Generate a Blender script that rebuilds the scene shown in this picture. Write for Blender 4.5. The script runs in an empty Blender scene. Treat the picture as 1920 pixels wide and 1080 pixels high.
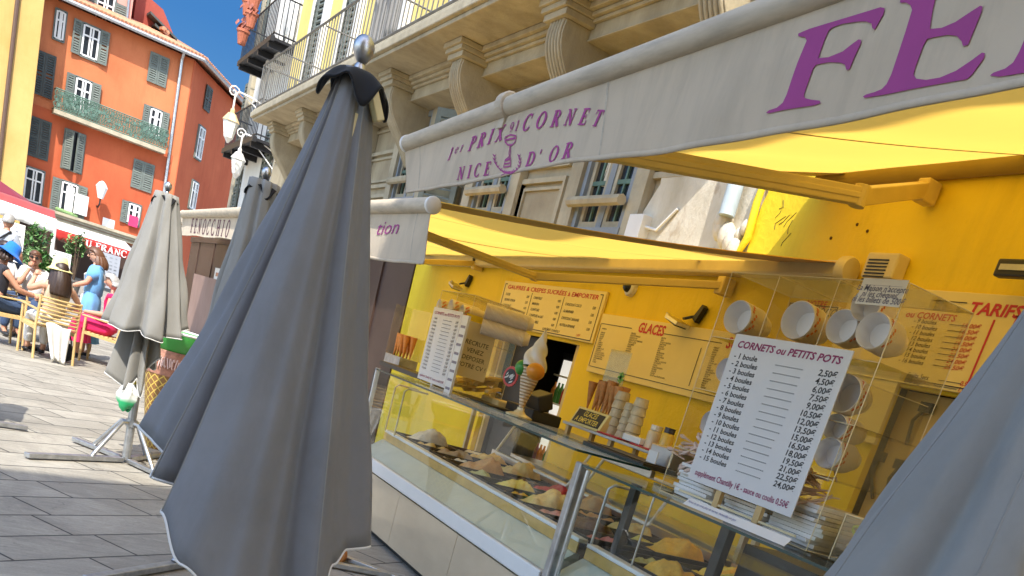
import bpy, bmesh, math, random
import numpy as np
from mathutils import Vector, Matrix
random.seed(7)
SC = bpy.context.scene
COL = SC.collection
pi, sin, cos = math.pi, math.sin, math.cos
R = math.radians

# ------------------------------------------------------------------ camera
EYE = Vector((0, 0, 1.6))
FPX, PCX, PCY = 1750.0, 960.0, 1280.0          # focal length and principal point of the uncropped portrait frame
yaw, pitch, roll = R(31.2), R(-17.5), R(16.9)
fw = Vector((sin(yaw)*cos(pitch), cos(yaw)*cos(pitch), sin(pitch)))
r0 = Vector((cos(yaw), -sin(yaw), 0)); u0 = r0.cross(fw)
rt = cos(roll)*r0 + sin(roll)*u0
up = -sin(roll)*r0 + cos(roll)*u0
cam = bpy.data.cameras.new('camera'); camo = bpy.data.objects.new('camera', cam); COL.objects.link(camo)
camo.matrix_world = Matrix(((rt.x, up.x, -fw.x, EYE.x), (rt.y, up.y, -fw.y, EYE.y), (rt.z, up.z, -fw.z, EYE.z), (0, 0, 0, 1)))
cam.sensor_fit = 'HORIZONTAL'; cam.sensor_width = 36; cam.lens = FPX/1920*36
cam.shift_x = 0; cam.shift_y = (PCY-540)/1920
cam.clip_start = 0.05; cam.clip_end = 2000
SC.camera = camo

# ------------------------------------------------------------------ light
TOSUN = Vector((-0.25, -0.56, 0.79)).normalized()
wd = bpy.data.worlds.new('World'); SC.world = wd; wd.use_nodes = True
nt = wd.node_tree; bg = nt.nodes['Background']
sky = nt.nodes.new('ShaderNodeTexSky'); sky.sky_type = 'NISHITA'; sky.sun_disc = False
sky.sun_elevation = math.asin(TOSUN.z); sky.sun_rotation = math.atan2(TOSUN.x, TOSUN.y)
sky.air_density = 1.0; sky.dust_density = 1.0; sky.ozone_density = 1.0; sky.altitude = 0
nt.links.new(sky.outputs[0], bg.inputs[0]); bg.inputs[1].default_value = 0.15
sl = bpy.data.lights.new('sun', 'SUN'); slo = bpy.data.objects.new('sun', sl); COL.objects.link(slo)
sl.energy = 2.2; sl.angle = R(0.5); sl.color = (1.0, 0.94, 0.84)
slo.rotation_euler = (-TOSUN).to_track_quat('-Z', 'Y').to_euler()
slo.location = (0, 0, 40)
SC.view_settings.view_transform = 'Standard'; SC.view_settings.look = 'None'
SC.view_settings.exposure = 1.7; SC.view_settings.gamma = 1
SC.cycles.max_bounces = 10; SC.cycles.diffuse_bounces = 5; SC.cycles.transparent_max_bounces = 40
SC.cycles.use_denoising = True; SC.cycles.caustics_reflective = False; SC.cycles.caustics_refractive = False
SC.cycles.sample_clamp_indirect = 6

# ------------------------------------------------------------------ pixel -> place on a real plane
def ray(u, v):
    return rt*((u-PCX)/FPX) + up*(-(v-PCY)/FPX) + fw
def atx(u, v, x): d = ray(u, v); return EYE + d*(x/d.x)
def aty(u, v, y): d = ray(u, v); return EYE + d*(y/d.y)
def atz(u, v, z): d = ray(u, v); return EYE + d*((z-EYE.z)/d.z)
def atp(u, v, p0, n): d = ray(u, v); return EYE + d*((Vector(p0)-EYE).dot(n)/d.dot(n))

# ------------------------------------------------------------------ things and parts
def put(o, label=None, cat=None, group=None, kind=None):
    if label: o['label'] = label
    if cat: o['category'] = cat
    if group: o['group'] = group
    if kind: o['kind'] = kind
    return o
def thing(name, label, cat, loc=(0, 0, 0), group=None, rz=0):
    o = bpy.data.objects.new(name, None); COL.objects.link(o)
    o.location = loc; o.rotation_euler = (0, 0, rz); o.empty_display_size = .1
    return put(o, label, cat, group)
def rootof(o):
    while o.parent: o = o.parent
    return o
def copy_tree(o, parent=None):
    c = o.copy(); COL.objects.link(c)
    if parent: c.parent = parent
    for ch in [x for x in o.children]: copy_tree(ch, c)
    return c
def dup(o, loc, label, rz=None, group=None, scale=None):
    c = copy_tree(o); c.location = loc; c['label'] = label
    if rz is not None: c.rotation_euler = (0, 0, rz)
    if group: c['group'] = group
    if scale: c.scale = (scale,)*3
    return c

class MB:
    def __init__(s): s.v = []; s.f = []; s.m = []
    def add(s, vs, fs, m=0):
        b = len(s.v); s.v += [tuple(p) for p in vs]
        for f in fs: s.f.append([i+b for i in f]); s.m.append(m)
        return s
    def poly(s, vs, m=0): return s.add(vs, [list(range(len(vs)))], m)
    def obox(s, c, a, b, d, m=0):
        c, a, b, d = Vector(c), Vector(a), Vector(b), Vector(d)
        vs = [c+a*i+b*j+d*k for k in (-1, 1) for j in (-1, 1) for i in (-1, 1)]
        return s.add(vs, [(0, 2, 3, 1), (4, 5, 7, 6), (0, 1, 5, 4), (2, 6, 7, 3), (0, 4, 6, 2), (1, 3, 7, 5)], m)
    def box(s, x0, x1, y0, y1, z0, z1, m=0):
        return s.obox(((x0+x1)/2, (y0+y1)/2, (z0+z1)/2), (abs(x1-x0)/2, 0, 0), (0, abs(y1-y0)/2, 0), (0, 0, abs(z1-z0)/2), m)
    def bar(s, p, q, w, h, upv=(0, 0, 1), m=0):
        p, q = Vector(p), Vector(q); d = q-p; n = d.normalized(); u = Vector(upv)
        sd = n.cross(u).normalized(); u2 = sd.cross(n)
        return s.obox((p+q)/2, d/2, sd*w/2, u2*h/2, m)
    def prism(s, pts, vec, m=0):
        n = len(pts); vec = Vector(vec); a = [Vector(p) for p in pts]
        vs = a+[p+vec for p in a]
        return s.add(vs, [list(range(n))[::-1], list(range(n, 2*n))]+[(i, (i+1) % n, n+(i+1) % n, n+i) for i in range(n)], m)
    def tube(s, pts, r, n=8, m=0, cap=True, closed=False):
        pts = [Vector(p) for p in pts]; N = len(pts); rr = r if isinstance(r, (list, tuple)) else [r]*N
        vs = []; fs = []; prev = None
        for i, p in enumerate(pts):
            if closed: t = (pts[(i+1) % N]-pts[i-1]).normalized()
            else: t = (pts[min(i+1, N-1)]-pts[max(i-1, 0)]).normalized()
            if prev is None:
                a = Vector((0, 0, 1)) if abs(t.z) < .9 else Vector((1, 0, 0)); e = t.cross(a).normalized()
            else:
                e = prev-t*prev.dot(t)
                e = e.normalized() if e.length > 1e-6 else t.orthogonal().normalized()
            prev = e; g = t.cross(e)
            vs += [p+(e*cos(2*pi*k/n)+g*sin(2*pi*k/n))*rr[i] for k in range(n)]
        for i in range(N if closed else N-1):
            j = (i+1) % N
            fs += [(i*n+k, i*n+(k+1) % n, j*n+(k+1) % n, j*n+k) for k in range(n)]
        if cap and not closed: fs += [list(range(n))[::-1], list(range((N-1)*n, N*n))]
        return s.add(vs, fs, m)
    def lathe(s, prof, o=(0, 0, 0), n=20, m=0, ax=None, cap=True):
        o = Vector(o)
        if ax is None: e, g, t = Vector((1, 0, 0)), Vector((0, 1, 0)), Vector((0, 0, 1))
        else:
            t = Vector(ax).normalized(); e = t.orthogonal().normalized(); g = t.cross(e)
        vs = []
        for r, z in prof: vs += [o+(e*cos(2*pi*k/n)+g*sin(2*pi*k/n))*r+t*z for k in range(n)]
        fs = []
        for i in range(len(prof)-1): fs += [(i*n+k, i*n+(k+1) % n, (i+1)*n+(k+1) % n, (i+1)*n+k) for k in range(n)]
        if cap: fs += [list(range(n))[::-1], list(range((len(prof)-1)*n, len(prof)*n))]
        return s.add(vs, fs, m)
    def ball(s, c, r, n=14, m=0, rows=8, rot=None):
        c = Vector(c); r = r if isinstance(r, (tuple, list)) else (r, r, r); vs = []; fs = []
        for i in range(rows+1):
            a = -pi/2+pi*i/rows
            for k in range(n):
                p = Vector((cos(a)*cos(2*pi*k/n)*r[0], cos(a)*sin(2*pi*k/n)*r[1], sin(a)*r[2]))
                if rot: p = rot @ p
                vs.append(c+p)
        for i in range(rows): fs += [(i*n+k, i*n+(k+1) % n, (i+1)*n+(k+1) % n, (i+1)*n+k) for k in range(n)]
        return s.add(vs, fs, m)
    def grid(s, fn, nu, nv, m=0, wrap=False):
        vs = [fn(i/nu, j/nv) for j in range(nv+1) for i in range(nu+(0 if wrap else 1))]
        w = nu if wrap else nu+1
        fs = [(j*w+i, j*w+(i+1) % w, (j+1)*w+(i+1) % w, (j+1)*w+i) for j in range(nv) for i in range(nu)]
        return s.add(vs, fs, m)
    def build(s, name, mats, parent=None, smooth=False, bevel=0, solid=0, org=None, sharp=50):
        me = bpy.data.meshes.new(name)
        if parent is not None: off = Vector(rootof(parent).location)
        elif org is not None: off = Vector(org)
        elif s.v:
            A = np.array(s.v); off = Vector(((A[:, 0].min()+A[:, 0].max())/2, (A[:, 1].min()+A[:, 1].max())/2, A[:, 2].min()))
        else: off = Vector((0, 0, 0))
        me.from_pydata([(x-off.x, y-off.y, z-off.z) for x, y, z in s.v], [], s.f)
        for mt in (mats if isinstance(mats, (list, tuple)) else [mats]): me.materials.append(mt)
        me.polygons.foreach_set('material_index', s.m)
        if smooth: me.polygons.foreach_set('use_smooth', [True]*len(me.polygons))
        bm = bmesh.new(); bm.from_mesh(me); bmesh.ops.remove_doubles(bm, verts=bm.verts, dist=1e-5) if smooth else None
        bmesh.ops.recalc_face_normals(bm, faces=bm.faces); bm.to_mesh(me); bm.free(); me.update()
        if smooth and hasattr(me, 'set_sharp_from_angle'): me.set_sharp_from_angle(angle=R(sharp))
        o = bpy.data.objects.new(name, me); COL.objects.link(o)
        if parent is not None: o.parent = parent
        else: o.location = off
        if solid:
            md = o.modifiers.new('thick', 'SOLIDIFY'); md.thickness = solid; md.offset = 0
        if bevel:
            md = o.modifiers.new('bevel', 'BEVEL'); md.width = bevel; md.segments = 2; md.limit_method = 'ANGLE'; md.angle_limit = R(40)
        return o

# ------------------------------------------------------------------ materials
def nodes_of(name):
    m = bpy.data.materials.new(name); m.use_nodes = True; t = m.node_tree
    return m, t, t.nodes['Principled BSDF'], t.nodes, t.links
def noise(N, L, scale, detail=5, rough=.55, vec=None, dist=0):
    n = N.new('ShaderNodeTexNoise'); n.inputs['Scale'].default_value = scale; n.inputs['Detail'].default_value = detail
    n.inputs['Roughness'].default_value = rough; n.inputs['Distortion'].default_value = dist
    if vec is not None: L.new(vec, n.inputs['Vector'])
    return n.outputs['Fac']
def ramp(N, L, src, stops):
    r = N.new('ShaderNodeValToRGB'); e = r.color_ramp.elements
    while len(e) > len(stops): e.remove(e[-1])
    while len(e) < len(stops): e.new(1)
    for i, (p, c) in enumerate(stops): e[i].position = p; e[i].color = (*c, 1) if len(c) == 3 else c
    L.new(src, r.inputs[0]); return r.outputs['Color']
def mix(N, L, fac, a, b, mode='MIX'):
    n = N.new('ShaderNodeMix'); n.data_type = 'RGBA'; n.blend_type = mode
    for s, val in ((n.inputs['Factor'], fac), (n.inputs['A'], a), (n.inputs['B'], b)):
        if isinstance(val, (int, float)): s.default_value = val
        elif isinstance(val, (tuple, list)): s.default_value = (*val[:3], 1)
        else: L.new(val, s)
    return n.outputs['Result']
def coords(N, L, world=False, scale=None, rot=None):
    if world:
        g = N.new('ShaderNodeNewGeometry'); o = g.outputs['Position']
    else:
        g = N.new('ShaderNodeTexCoord'); o = g.outputs['Object']
    if scale or rot:
        mp = N.new('ShaderNodeMapping'); L.new(o, mp.inputs[0])
        if scale: mp.inputs['Scale'].default_value = scale
        if rot: mp.inputs['Rotation'].default_value = rot
        o = mp.outputs[0]
    return o
def bump(N, L, src, bsdf, strength=.3, dist=.01):
    b = N.new('ShaderNodeBump'); b.inputs['Strength'].default_value = strength; b.inputs['Distance'].default_value = dist
    L.new(src, b.inputs['Height']); L.new(b.outputs[0], bsdf.inputs['Normal'])
def M(name, c, rough=.6, metal=0, var=.12, scale=6, bmp=.15, bscale=60, dirt=0, dirtc=(.05, .045, .04), coat=0, stretch=None, bdist=.004, spec=.5):
    m, t, b, N, L = nodes_of(name)
    v = coords(N, L, scale=stretch)
    lo = tuple(max(0, x*(1-var)) for x in c); hi = tuple(min(1, x*(1+var)) for x in c)
    col = ramp(N, L, noise(N, L, scale, 6, .6, v), [(.3, lo), (.7, hi)])
    if dirt:
        f = ramp(N, L, noise(N, L, scale*.6+.7, 8, .7, v, .4), [(.5, (0, 0, 0)), (.75, (dirt,)*3)])
        col = mix(N, L, f, col, dirtc)
    L.new(col, b.inputs['Base Color'])
    b.inputs['Roughness'].default_value = rough; b.inputs['Metallic'].default_value = metal
    b.inputs['Specular IOR Level'].default_value = spec
    if coat: b.inputs['Coat Weight'].default_value = coat
    if bmp: bump(N, L, noise(N, L, bscale, 4, .6, v), b, bmp, bdist)
    return m
def cloth(name, c, trans=.3, var=.06, weave=900, rough=.85, stain=.0, wrinkle=0, tcol=None):
    m, t, b, N, L = nodes_of(name)
    v = coords(N, L)
    lo = tuple(x*(1-var) for x in c); hi = tuple(min(1, x*(1+var)) for x in c)
    col = ramp(N, L, noise(N, L, 2.5, 7, .65, v), [(.3, lo), (.7, hi)])
    if stain:
        s2 = coords(N, L, scale=(1, 1, .25))
        f = ramp(N, L, noise(N, L, 5, 8, .7, s2, .6), [(.48, (0, 0, 0)), (.8, (stain,)*3)])
        col = mix(N, L, f, col, tuple(x*.55 for x in c))
    L.new(col, b.inputs['Base Color']); b.inputs['Roughness'].default_value = rough; b.inputs['Specular IOR Level'].default_value = .2
    b.inputs['Sheen Weight'].default_value = .15
    h = noise(N, L, weave, 2, .5, v)
    if wrinkle:
        ad = N.new('ShaderNodeMath'); ad.operation = 'MULTIPLY_ADD'; ad.inputs[1].default_value = wrinkle
        L.new(noise(N, L, 9, 3, .5, v, 1.0), ad.inputs[0]); L.new(h, ad.inputs[2]); h = ad.outputs[0]
    bump(N, L, h, b, .25, .004 if wrinkle else .001)
    if trans:
        tr = N.new('ShaderNodeBsdfTranslucent'); ms = N.new('ShaderNodeMixShader'); ms.inputs[0].default_value = trans
        if tcol: tr.inputs[0].default_value = (*tcol, 1)
        else: L.new(col, tr.inputs[0])
        L.new(b.outputs[0], ms.inputs[1]); L.new(tr.outputs[0], ms.inputs[2])
        L.new(ms.outputs[0], t.nodes['Material Output'].inputs[0])
    return m
def glass(name, tint=(.93, .98, .95), rough=0.0, opac=0.0, refl=1.0, ocol=(.8, .8, .75)):
    m, t, b, N, L = nodes_of(name)
    tr = N.new('ShaderNodeBsdfTransparent'); tr.inputs[0].default_value = (*tint, 1)
    gl = N.new('ShaderNodeBsdfGlossy'); gl.inputs['Roughness'].default_value = rough
    fr = N.new('ShaderNodeFresnel'); gb = N.new('ShaderNodeNewGeometry')
    io = N.new('ShaderNodeMath'); io.operation = 'MULTIPLY_ADD'; io.inputs[1].default_value = 1/1.48-1.48; io.inputs[2].default_value = 1.48
    L.new(gb.outputs['Backfacing'], io.inputs[0]); L.new(io.outputs[0], fr.inputs[0])
    ml = N.new('ShaderNodeMath'); ml.operation = 'MULTIPLY'; ml.inputs[1].default_value = refl; L.new(fr.outputs[0], ml.inputs[0])
    ms = N.new('ShaderNodeMixShader'); L.new(ml.outputs[0], ms.inputs[0]); L.new(tr.outputs[0], ms.inputs[1]); L.new(gl.outputs[0], ms.inputs[2])
    out = ms.outputs[0]
    if opac:
        v = coords(N, L); df = N.new('ShaderNodeBsdfDiffuse'); df.inputs[0].default_value = (*ocol, 1)
        f = ramp(N, L, noise(N, L, 3, 6, .6, v), [(.35, (opac*.4,)*3), (.7, (opac,)*3)])
        m2 = N.new('ShaderNodeMixShader'); L.new(f, m2.inputs[0]); L.new(out, m2.inputs[1]); L.new(df.outputs[0], m2.inputs[2]); out = m2.outputs[0]
    L.new(out, t.nodes['Material Output'].inputs[0]); return m
def wallmat(name, c, c2, scale=.8, rough=.9, streak=.4, bmp=.4, patch=0, patchc=(.6, .5, .35)):
    m, t, b, N, L = nodes_of(name); v = coords(N, L, world=True)
    col = ramp(N, L, noise(N, L, scale, 9, .62, v, .3), [(.3, c), (.72, c2)])
    vs = coords(N, L, world=True, scale=(1.3, 1.3, .18))
    f = ramp(N, L, noise(N, L, 1.6, 8, .7, vs), [(.5, (0, 0, 0)), (.8, (streak,)*3)])
    col = mix(N, L, f, col, tuple(x*.62 for x in c))
    f = ramp(N, L, noise(N, L, 14, 6, .7, v), [(.62, (0, 0, 0)), (.75, (streak*.6,)*3)])
    col = mix(N, L, f, col, tuple(x*.7 for x in c2))
    if patch:
        f = ramp(N, L, noise(N, L, 1.1, 10, .7, v, .8), [(.52, (0, 0, 0)), (.58, (patch,)*3)])
        col = mix(N, L, f, col, patchc)
    L.new(col, b.inputs['Base Color']); b.inputs['Roughness'].default_value = rough; b.inputs['Specular IOR Level'].default_value = .25
    bump(N, L, noise(N, L, 22, 8, .65, v), b, bmp, .02)
    return m

mt = {}
mt['orange'] = wallmat('orange_render', (.48, .135, .055), (.60, .21, .09), .35, streak=.35)
mt['orange2'] = wallmat('worn_orange_render', (.40, .082, .034), (.52, .13, .055), .4, streak=.45)
mt['pink'] = wallmat('pink_render', (.62, .27, .22), (.74, .36, .29), .6)
mt['darkred'] = wallmat('dark_red_render', (.30, .06, .045), (.38, .09, .06), .6)
mt['ochre'] = wallmat('ochre_render', (.46, .29, .09), (.58, .38, .14), .5)
mt['stone'] = wallmat('cream_stone', (.28, .23, .155), (.44, .38, .26), 1.3, streak=.6, bmp=.5)
mt['roughstone'] = wallmat('peeling_stone_wall', (.50, .44, .33), (.76, .71, .60), 1.8, streak=.55, bmp=.45, patch=.7, patchc=(.40, .31, .21))
mt['stonetrim'] = wallmat('cream_stone_trim', (.32, .28, .20), (.48, .425, .31), 2.5, streak=.7)
mt['white'] = wallmat('white_render', (.66, .64, .58), (.80, .78, .72), .8, streak=.45)
mt['paleyellow'] = wallmat('pale_yellow_render', (.70, .54, .16), (.80, .64, .24), .8)
mt['shopyellow'] = wallmat('shop_yellow_paint', (.76, .54, .02), (.86, .64, .03), .7, rough=.6, streak=.5, bmp=.35)
mt['brown'] = wallmat('brown_painted_panel', (.055, .032, .024), (.075, .045, .034), 1.5, rough=.5, streak=.2, bmp=.1)
mt['brown_sunlit'] = wallmat('sunlit_brown_panel', (.26, .17, .14), (.34, .23, .19), 1.2, rough=.7, streak=.2, bmp=.1)  # brown with sunlight put into the colour
mt['tile'] = None
mt['wood_gray'] = M('grey_green_shutter', (.13, .15, .13), .7, var=.2, scale=8, dirt=.3)
mt['shut_dark'] = M('dark_shutter', (.055, .065, .06), .7, var=.2)
mt['winwhite'] = M('white_window_paint', (.72, .71, .68), .5, var=.06)
mt['darkglass'] = M('dark_window_glass', (.02, .025, .03), .08, var=.3, bmp=0)
mt['curtain'] = cloth('pale_curtain', (.62, .58, .48), 0)
mt['iron'] = M('black_iron', (.025, .025, .028), .5, .4)
mt['greeniron'] = M('green_iron', (.10, .17, .13), .6, .2, var=.3)
mt['steel'] = M('galvanised_steel', (.42, .43, .44), .38, .8, var=.25, scale=14, bmp=.1)
mt['stainless'] = M('brushed_stainless', (.62, .60, .57), .28, 1.0, var=.10, scale=5, bmp=.05, stretch=(1, .1, 4))
mt['chrome'] = M('polished_metal', (.50, .50, .51), .38, 1.0, var=.2, bmp=.05)
mt['gray_cloth'] = cloth('grey_parasol_cloth', (.225, .228, .24), .12, .10, stain=.4, wrinkle=1.3)
mt['pale_cloth'] = cloth('pale_grey_parasol_cloth', (.28, .275, .255), .12, .08, stain=.35, wrinkle=1.0)  # paler grey; stands in for sun on the half hidden parasol
mt['black_cloth'] = cloth('black_cloth', (.012, .012, .014), .05)
mt['trim'] = cloth('white_binding', (.62, .62, .60), 0)
mt['awn_yellow'] = cloth('yellow_awning_cloth', (.80, .52, .10), .55, .05, weave=500, stain=.12, tcol=(.93, .60, .11))
mt['awn_shade_seam'] = cloth('shade_band_and_seam_cloth', (.42, .29, .05), .15, .06)  # dark yellow for seams, rear roller and the painted shade bands
mt['valance'] = cloth('grey_white_awning_cloth', (.62, .51, .37), .15, .06, weave=700, stain=.5, wrinkle=1.0)
mt['roller'] = M('grey_awning_cloth_roll', (.50, .42, .31), .75, var=.16, scale=4, dirt=.45, dirtc=(.2, .18, .16), stretch=(6, 1, 6))
mt['beige_metal'] = M('beige_painted_metal', (.62, .46, .13), .42, var=.06, bmp=.03)
mt['cream_metal'] = M('cream_painted_metal', (.66, .55, .28), .45, var=.06, bmp=.03)
mt['magenta'] = M('magenta_print', (.33, .04, .20), .7, var=.06, bmp=0)
mt['red'] = M('red_print', (.55, .02, .03), .5, var=.05, bmp=0)
mt['black'] = M('black_print', (.02, .018, .016), .5, var=.05, bmp=0)
mt['whiteplastic'] = M('white_plastic', (.72, .71, .68), .4, var=.04, bmp=.02)
mt['board'] = M('cream_sign_board', (.80, .66, .26), .5, var=.04, scale=2, bmp=.02)
mt['signwhite'] = M('white_sign_sheet', (.66, .65, .64), .45, var=.03, bmp=.01)
mt['paper'] = M('white_paper', (.74, .73, .70), .8, var=.04, bmp=.05)
mt['glass'] = glass('display_glass', (.975, .992, .985), refl=.45)
mt['glassedge'] = M('dark_green_glass_edge', (.012, .05, .045), .15, var=.1, bmp=0)
mt['acrylic'] = glass('clear_acrylic', (.97, .96, .90), opac=.05, ocol=(.8, .75, .6))
mt['acredge'] = M('bright_acrylic_edge', (.70, .60, .36), .2, var=.05, bmp=0)
mt['darksteel'] = M('dark_pan', (.035, .038, .04), .4, .5, var=.2)
mt['blackplastic'] = M('black_plastic', (.02, .02, .02), .45, var=.2)
mt['wood_pale'] = M('pale_varnished_wood', (.58, .40, .17), .5, var=.12, scale=10, stretch=(1, 1, .3))
mt['skin'] = M('skin', (.55, .30, .20), .55, var=.06, bmp=.03)
mt['skin_tan'] = M('tanned_skin', (.48, .24, .15), .55, var=.06, bmp=.03)
mt['leaf'] = M('green_leaf', (.06, .16, .04), .5, var=.5, scale=20)
mt['leaf2'] = M('pale_green_leaf', (.20, .32, .12), .5, var=.4, scale=20)

def tilemat():
    m, t, b, N, L = nodes_of('terracotta_tiles'); v = coords(N, L)
    col = ramp(N, L, noise(N, L, 3, 8, .75, v), [(.25, (.34, .13, .065)), (.5, (.52, .24, .13)), (.75, (.62, .36, .22))])
    L.new(col, b.inputs['Base Color']); b.inputs['Roughness'].default_value = .9
    bump(N, L, noise(N, L, 15, 6, .6, v), b, .5, .02); return m
mt['tile'] = tilemat()
def pavemat():
    m, t, b, N, L = nodes_of('grey_stone_paving')
    v = coords(N, L, world=True, rot=(0, 0, R(-36)))
    br = N.new('ShaderNodeTexBrick'); L.new(v, br.inputs['Vector'])
    br.inputs['Scale'].default_value = 1.0; br.inputs['Mortar Size'].default_value = .009; br.inputs['Mortar Smooth'].default_value = .15
    br.inputs['Bias'].default_value = 0; br.inputs['Brick Width'].default_value = .80; br.inputs['Row Height'].default_value = .385
    br.offset = .43; br.squash = 1.35; br.squash_frequency = 3
    br.inputs['Color1'].default_value = (.33, .305, .255, 1); br.inputs['Color2'].default_value = (.405, .378, .32, 1); br.inputs['Mortar'].default_value = (.06, .058, .055, 1)
    w = coords(N, L, world=True)
    ws = coords(N, L, world=True, rot=(0, 0, R(-36)), scale=(1, 7, 1))
    f = ramp(N, L, noise(N, L, 3.5, 9, .7, ws), [(.3, (.78,)*3), (.7, (1.12,)*3)])
    col = mix(N, L, 1.0, br.outputs['Color'], f, 'MULTIPLY')
    f2 = ramp(N, L, noise(N, L, .9, 6, .6, w, .5), [(.35, (.86,)*3), (.7, (1.1,)*3)])
    col = mix(N, L, 1.0, col, f2, 'MULTIPLY')
    f3 = ramp(N, L, noise(N, L, 60, 4, .7, w), [(.35, (.82,)*3), (.65, (1.1,)*3)])
    col = mix(N, L, .6, col, f3, 'MULTIPLY')
    f4 = ramp(N, L, noise(N, L, 7, 3, .5, w, 1.5), [(.66, (1,)*3), (.70, (.62,)*3)])
    col = mix(N, L, .7, col, f4, 'MULTIPLY')
    f5 = ramp(N, L, noise(N, L, 1.7, 7, .75, w, 1.0), [(.45, (.80,)*3), (.6, (1.06,)*3)])
    col = mix(N, L, .8, col, f5, 'MULTIPLY')
    L.new(col, b.inputs['Base Color']); b.inputs['Roughness'].default_value = .72
    ad = N.new('ShaderNodeMath'); ad.operation = 'MULTIPLY_ADD'; ad.inputs[1].default_value = .12
    iv = N.new('ShaderNodeMath'); iv.operation = 'SUBTRACT'; iv.inputs[0].default_value = 1; L.new(br.outputs['Fac'], iv.inputs[1])
    L.new(noise(N, L, 35, 6, .65, w), ad.inputs[0]); L.new(iv.outputs[0], ad.inputs[2])
    bump(N, L, ad.outputs[0], b, .5, .012); return m
mt['paving'] = pavemat()

# ------------------------------------------------------------------ lettering (built-in sans font, and a small set of drawn serif letters)
_tc = {}
def text2d(s, size=1, shear=0, bold=0, align='LEFT', squeeze=1):
    key = (s, shear, bold, align)
    if key not in _tc:
        cu = bpy.data.curves.new('lettering', 'FONT'); cu.body = s; cu.size = 1; cu.shear = shear; cu.offset = bold; cu.align_x = align
        cu.fill_mode = 'BOTH'; cu.resolution_u = 2
        o = bpy.data.objects.new('lettering', cu); COL.objects.link(o)
        bpy.context.view_layer.update()
        me = bpy.data.meshes.new_from_object(o.evaluated_get(bpy.context.evaluated_depsgraph_get()))
        _tc[key] = ([(v.co.x, v.co.y) for v in me.vertices], [tuple(p.vertices) for p in me.polygons])
        bpy.data.objects.remove(o); bpy.data.curves.remove(cu); bpy.data.meshes.remove(me)
    vs, fs = _tc[key]
    return [(x*size*squeeze, y*size) for x, y in vs], fs
def write(mb, s, at, ux, uy, size, m=0, shear=0, bold=0, align='LEFT', squeeze=1):
    at, ux, uy = Vector(at), Vector(ux), Vector(uy)
    vs, fs = text2d(s, size, shear, bold, align, squeeze)
    mb.add([at+ux*x+uy*y for x, y in vs], fs, m)

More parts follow.
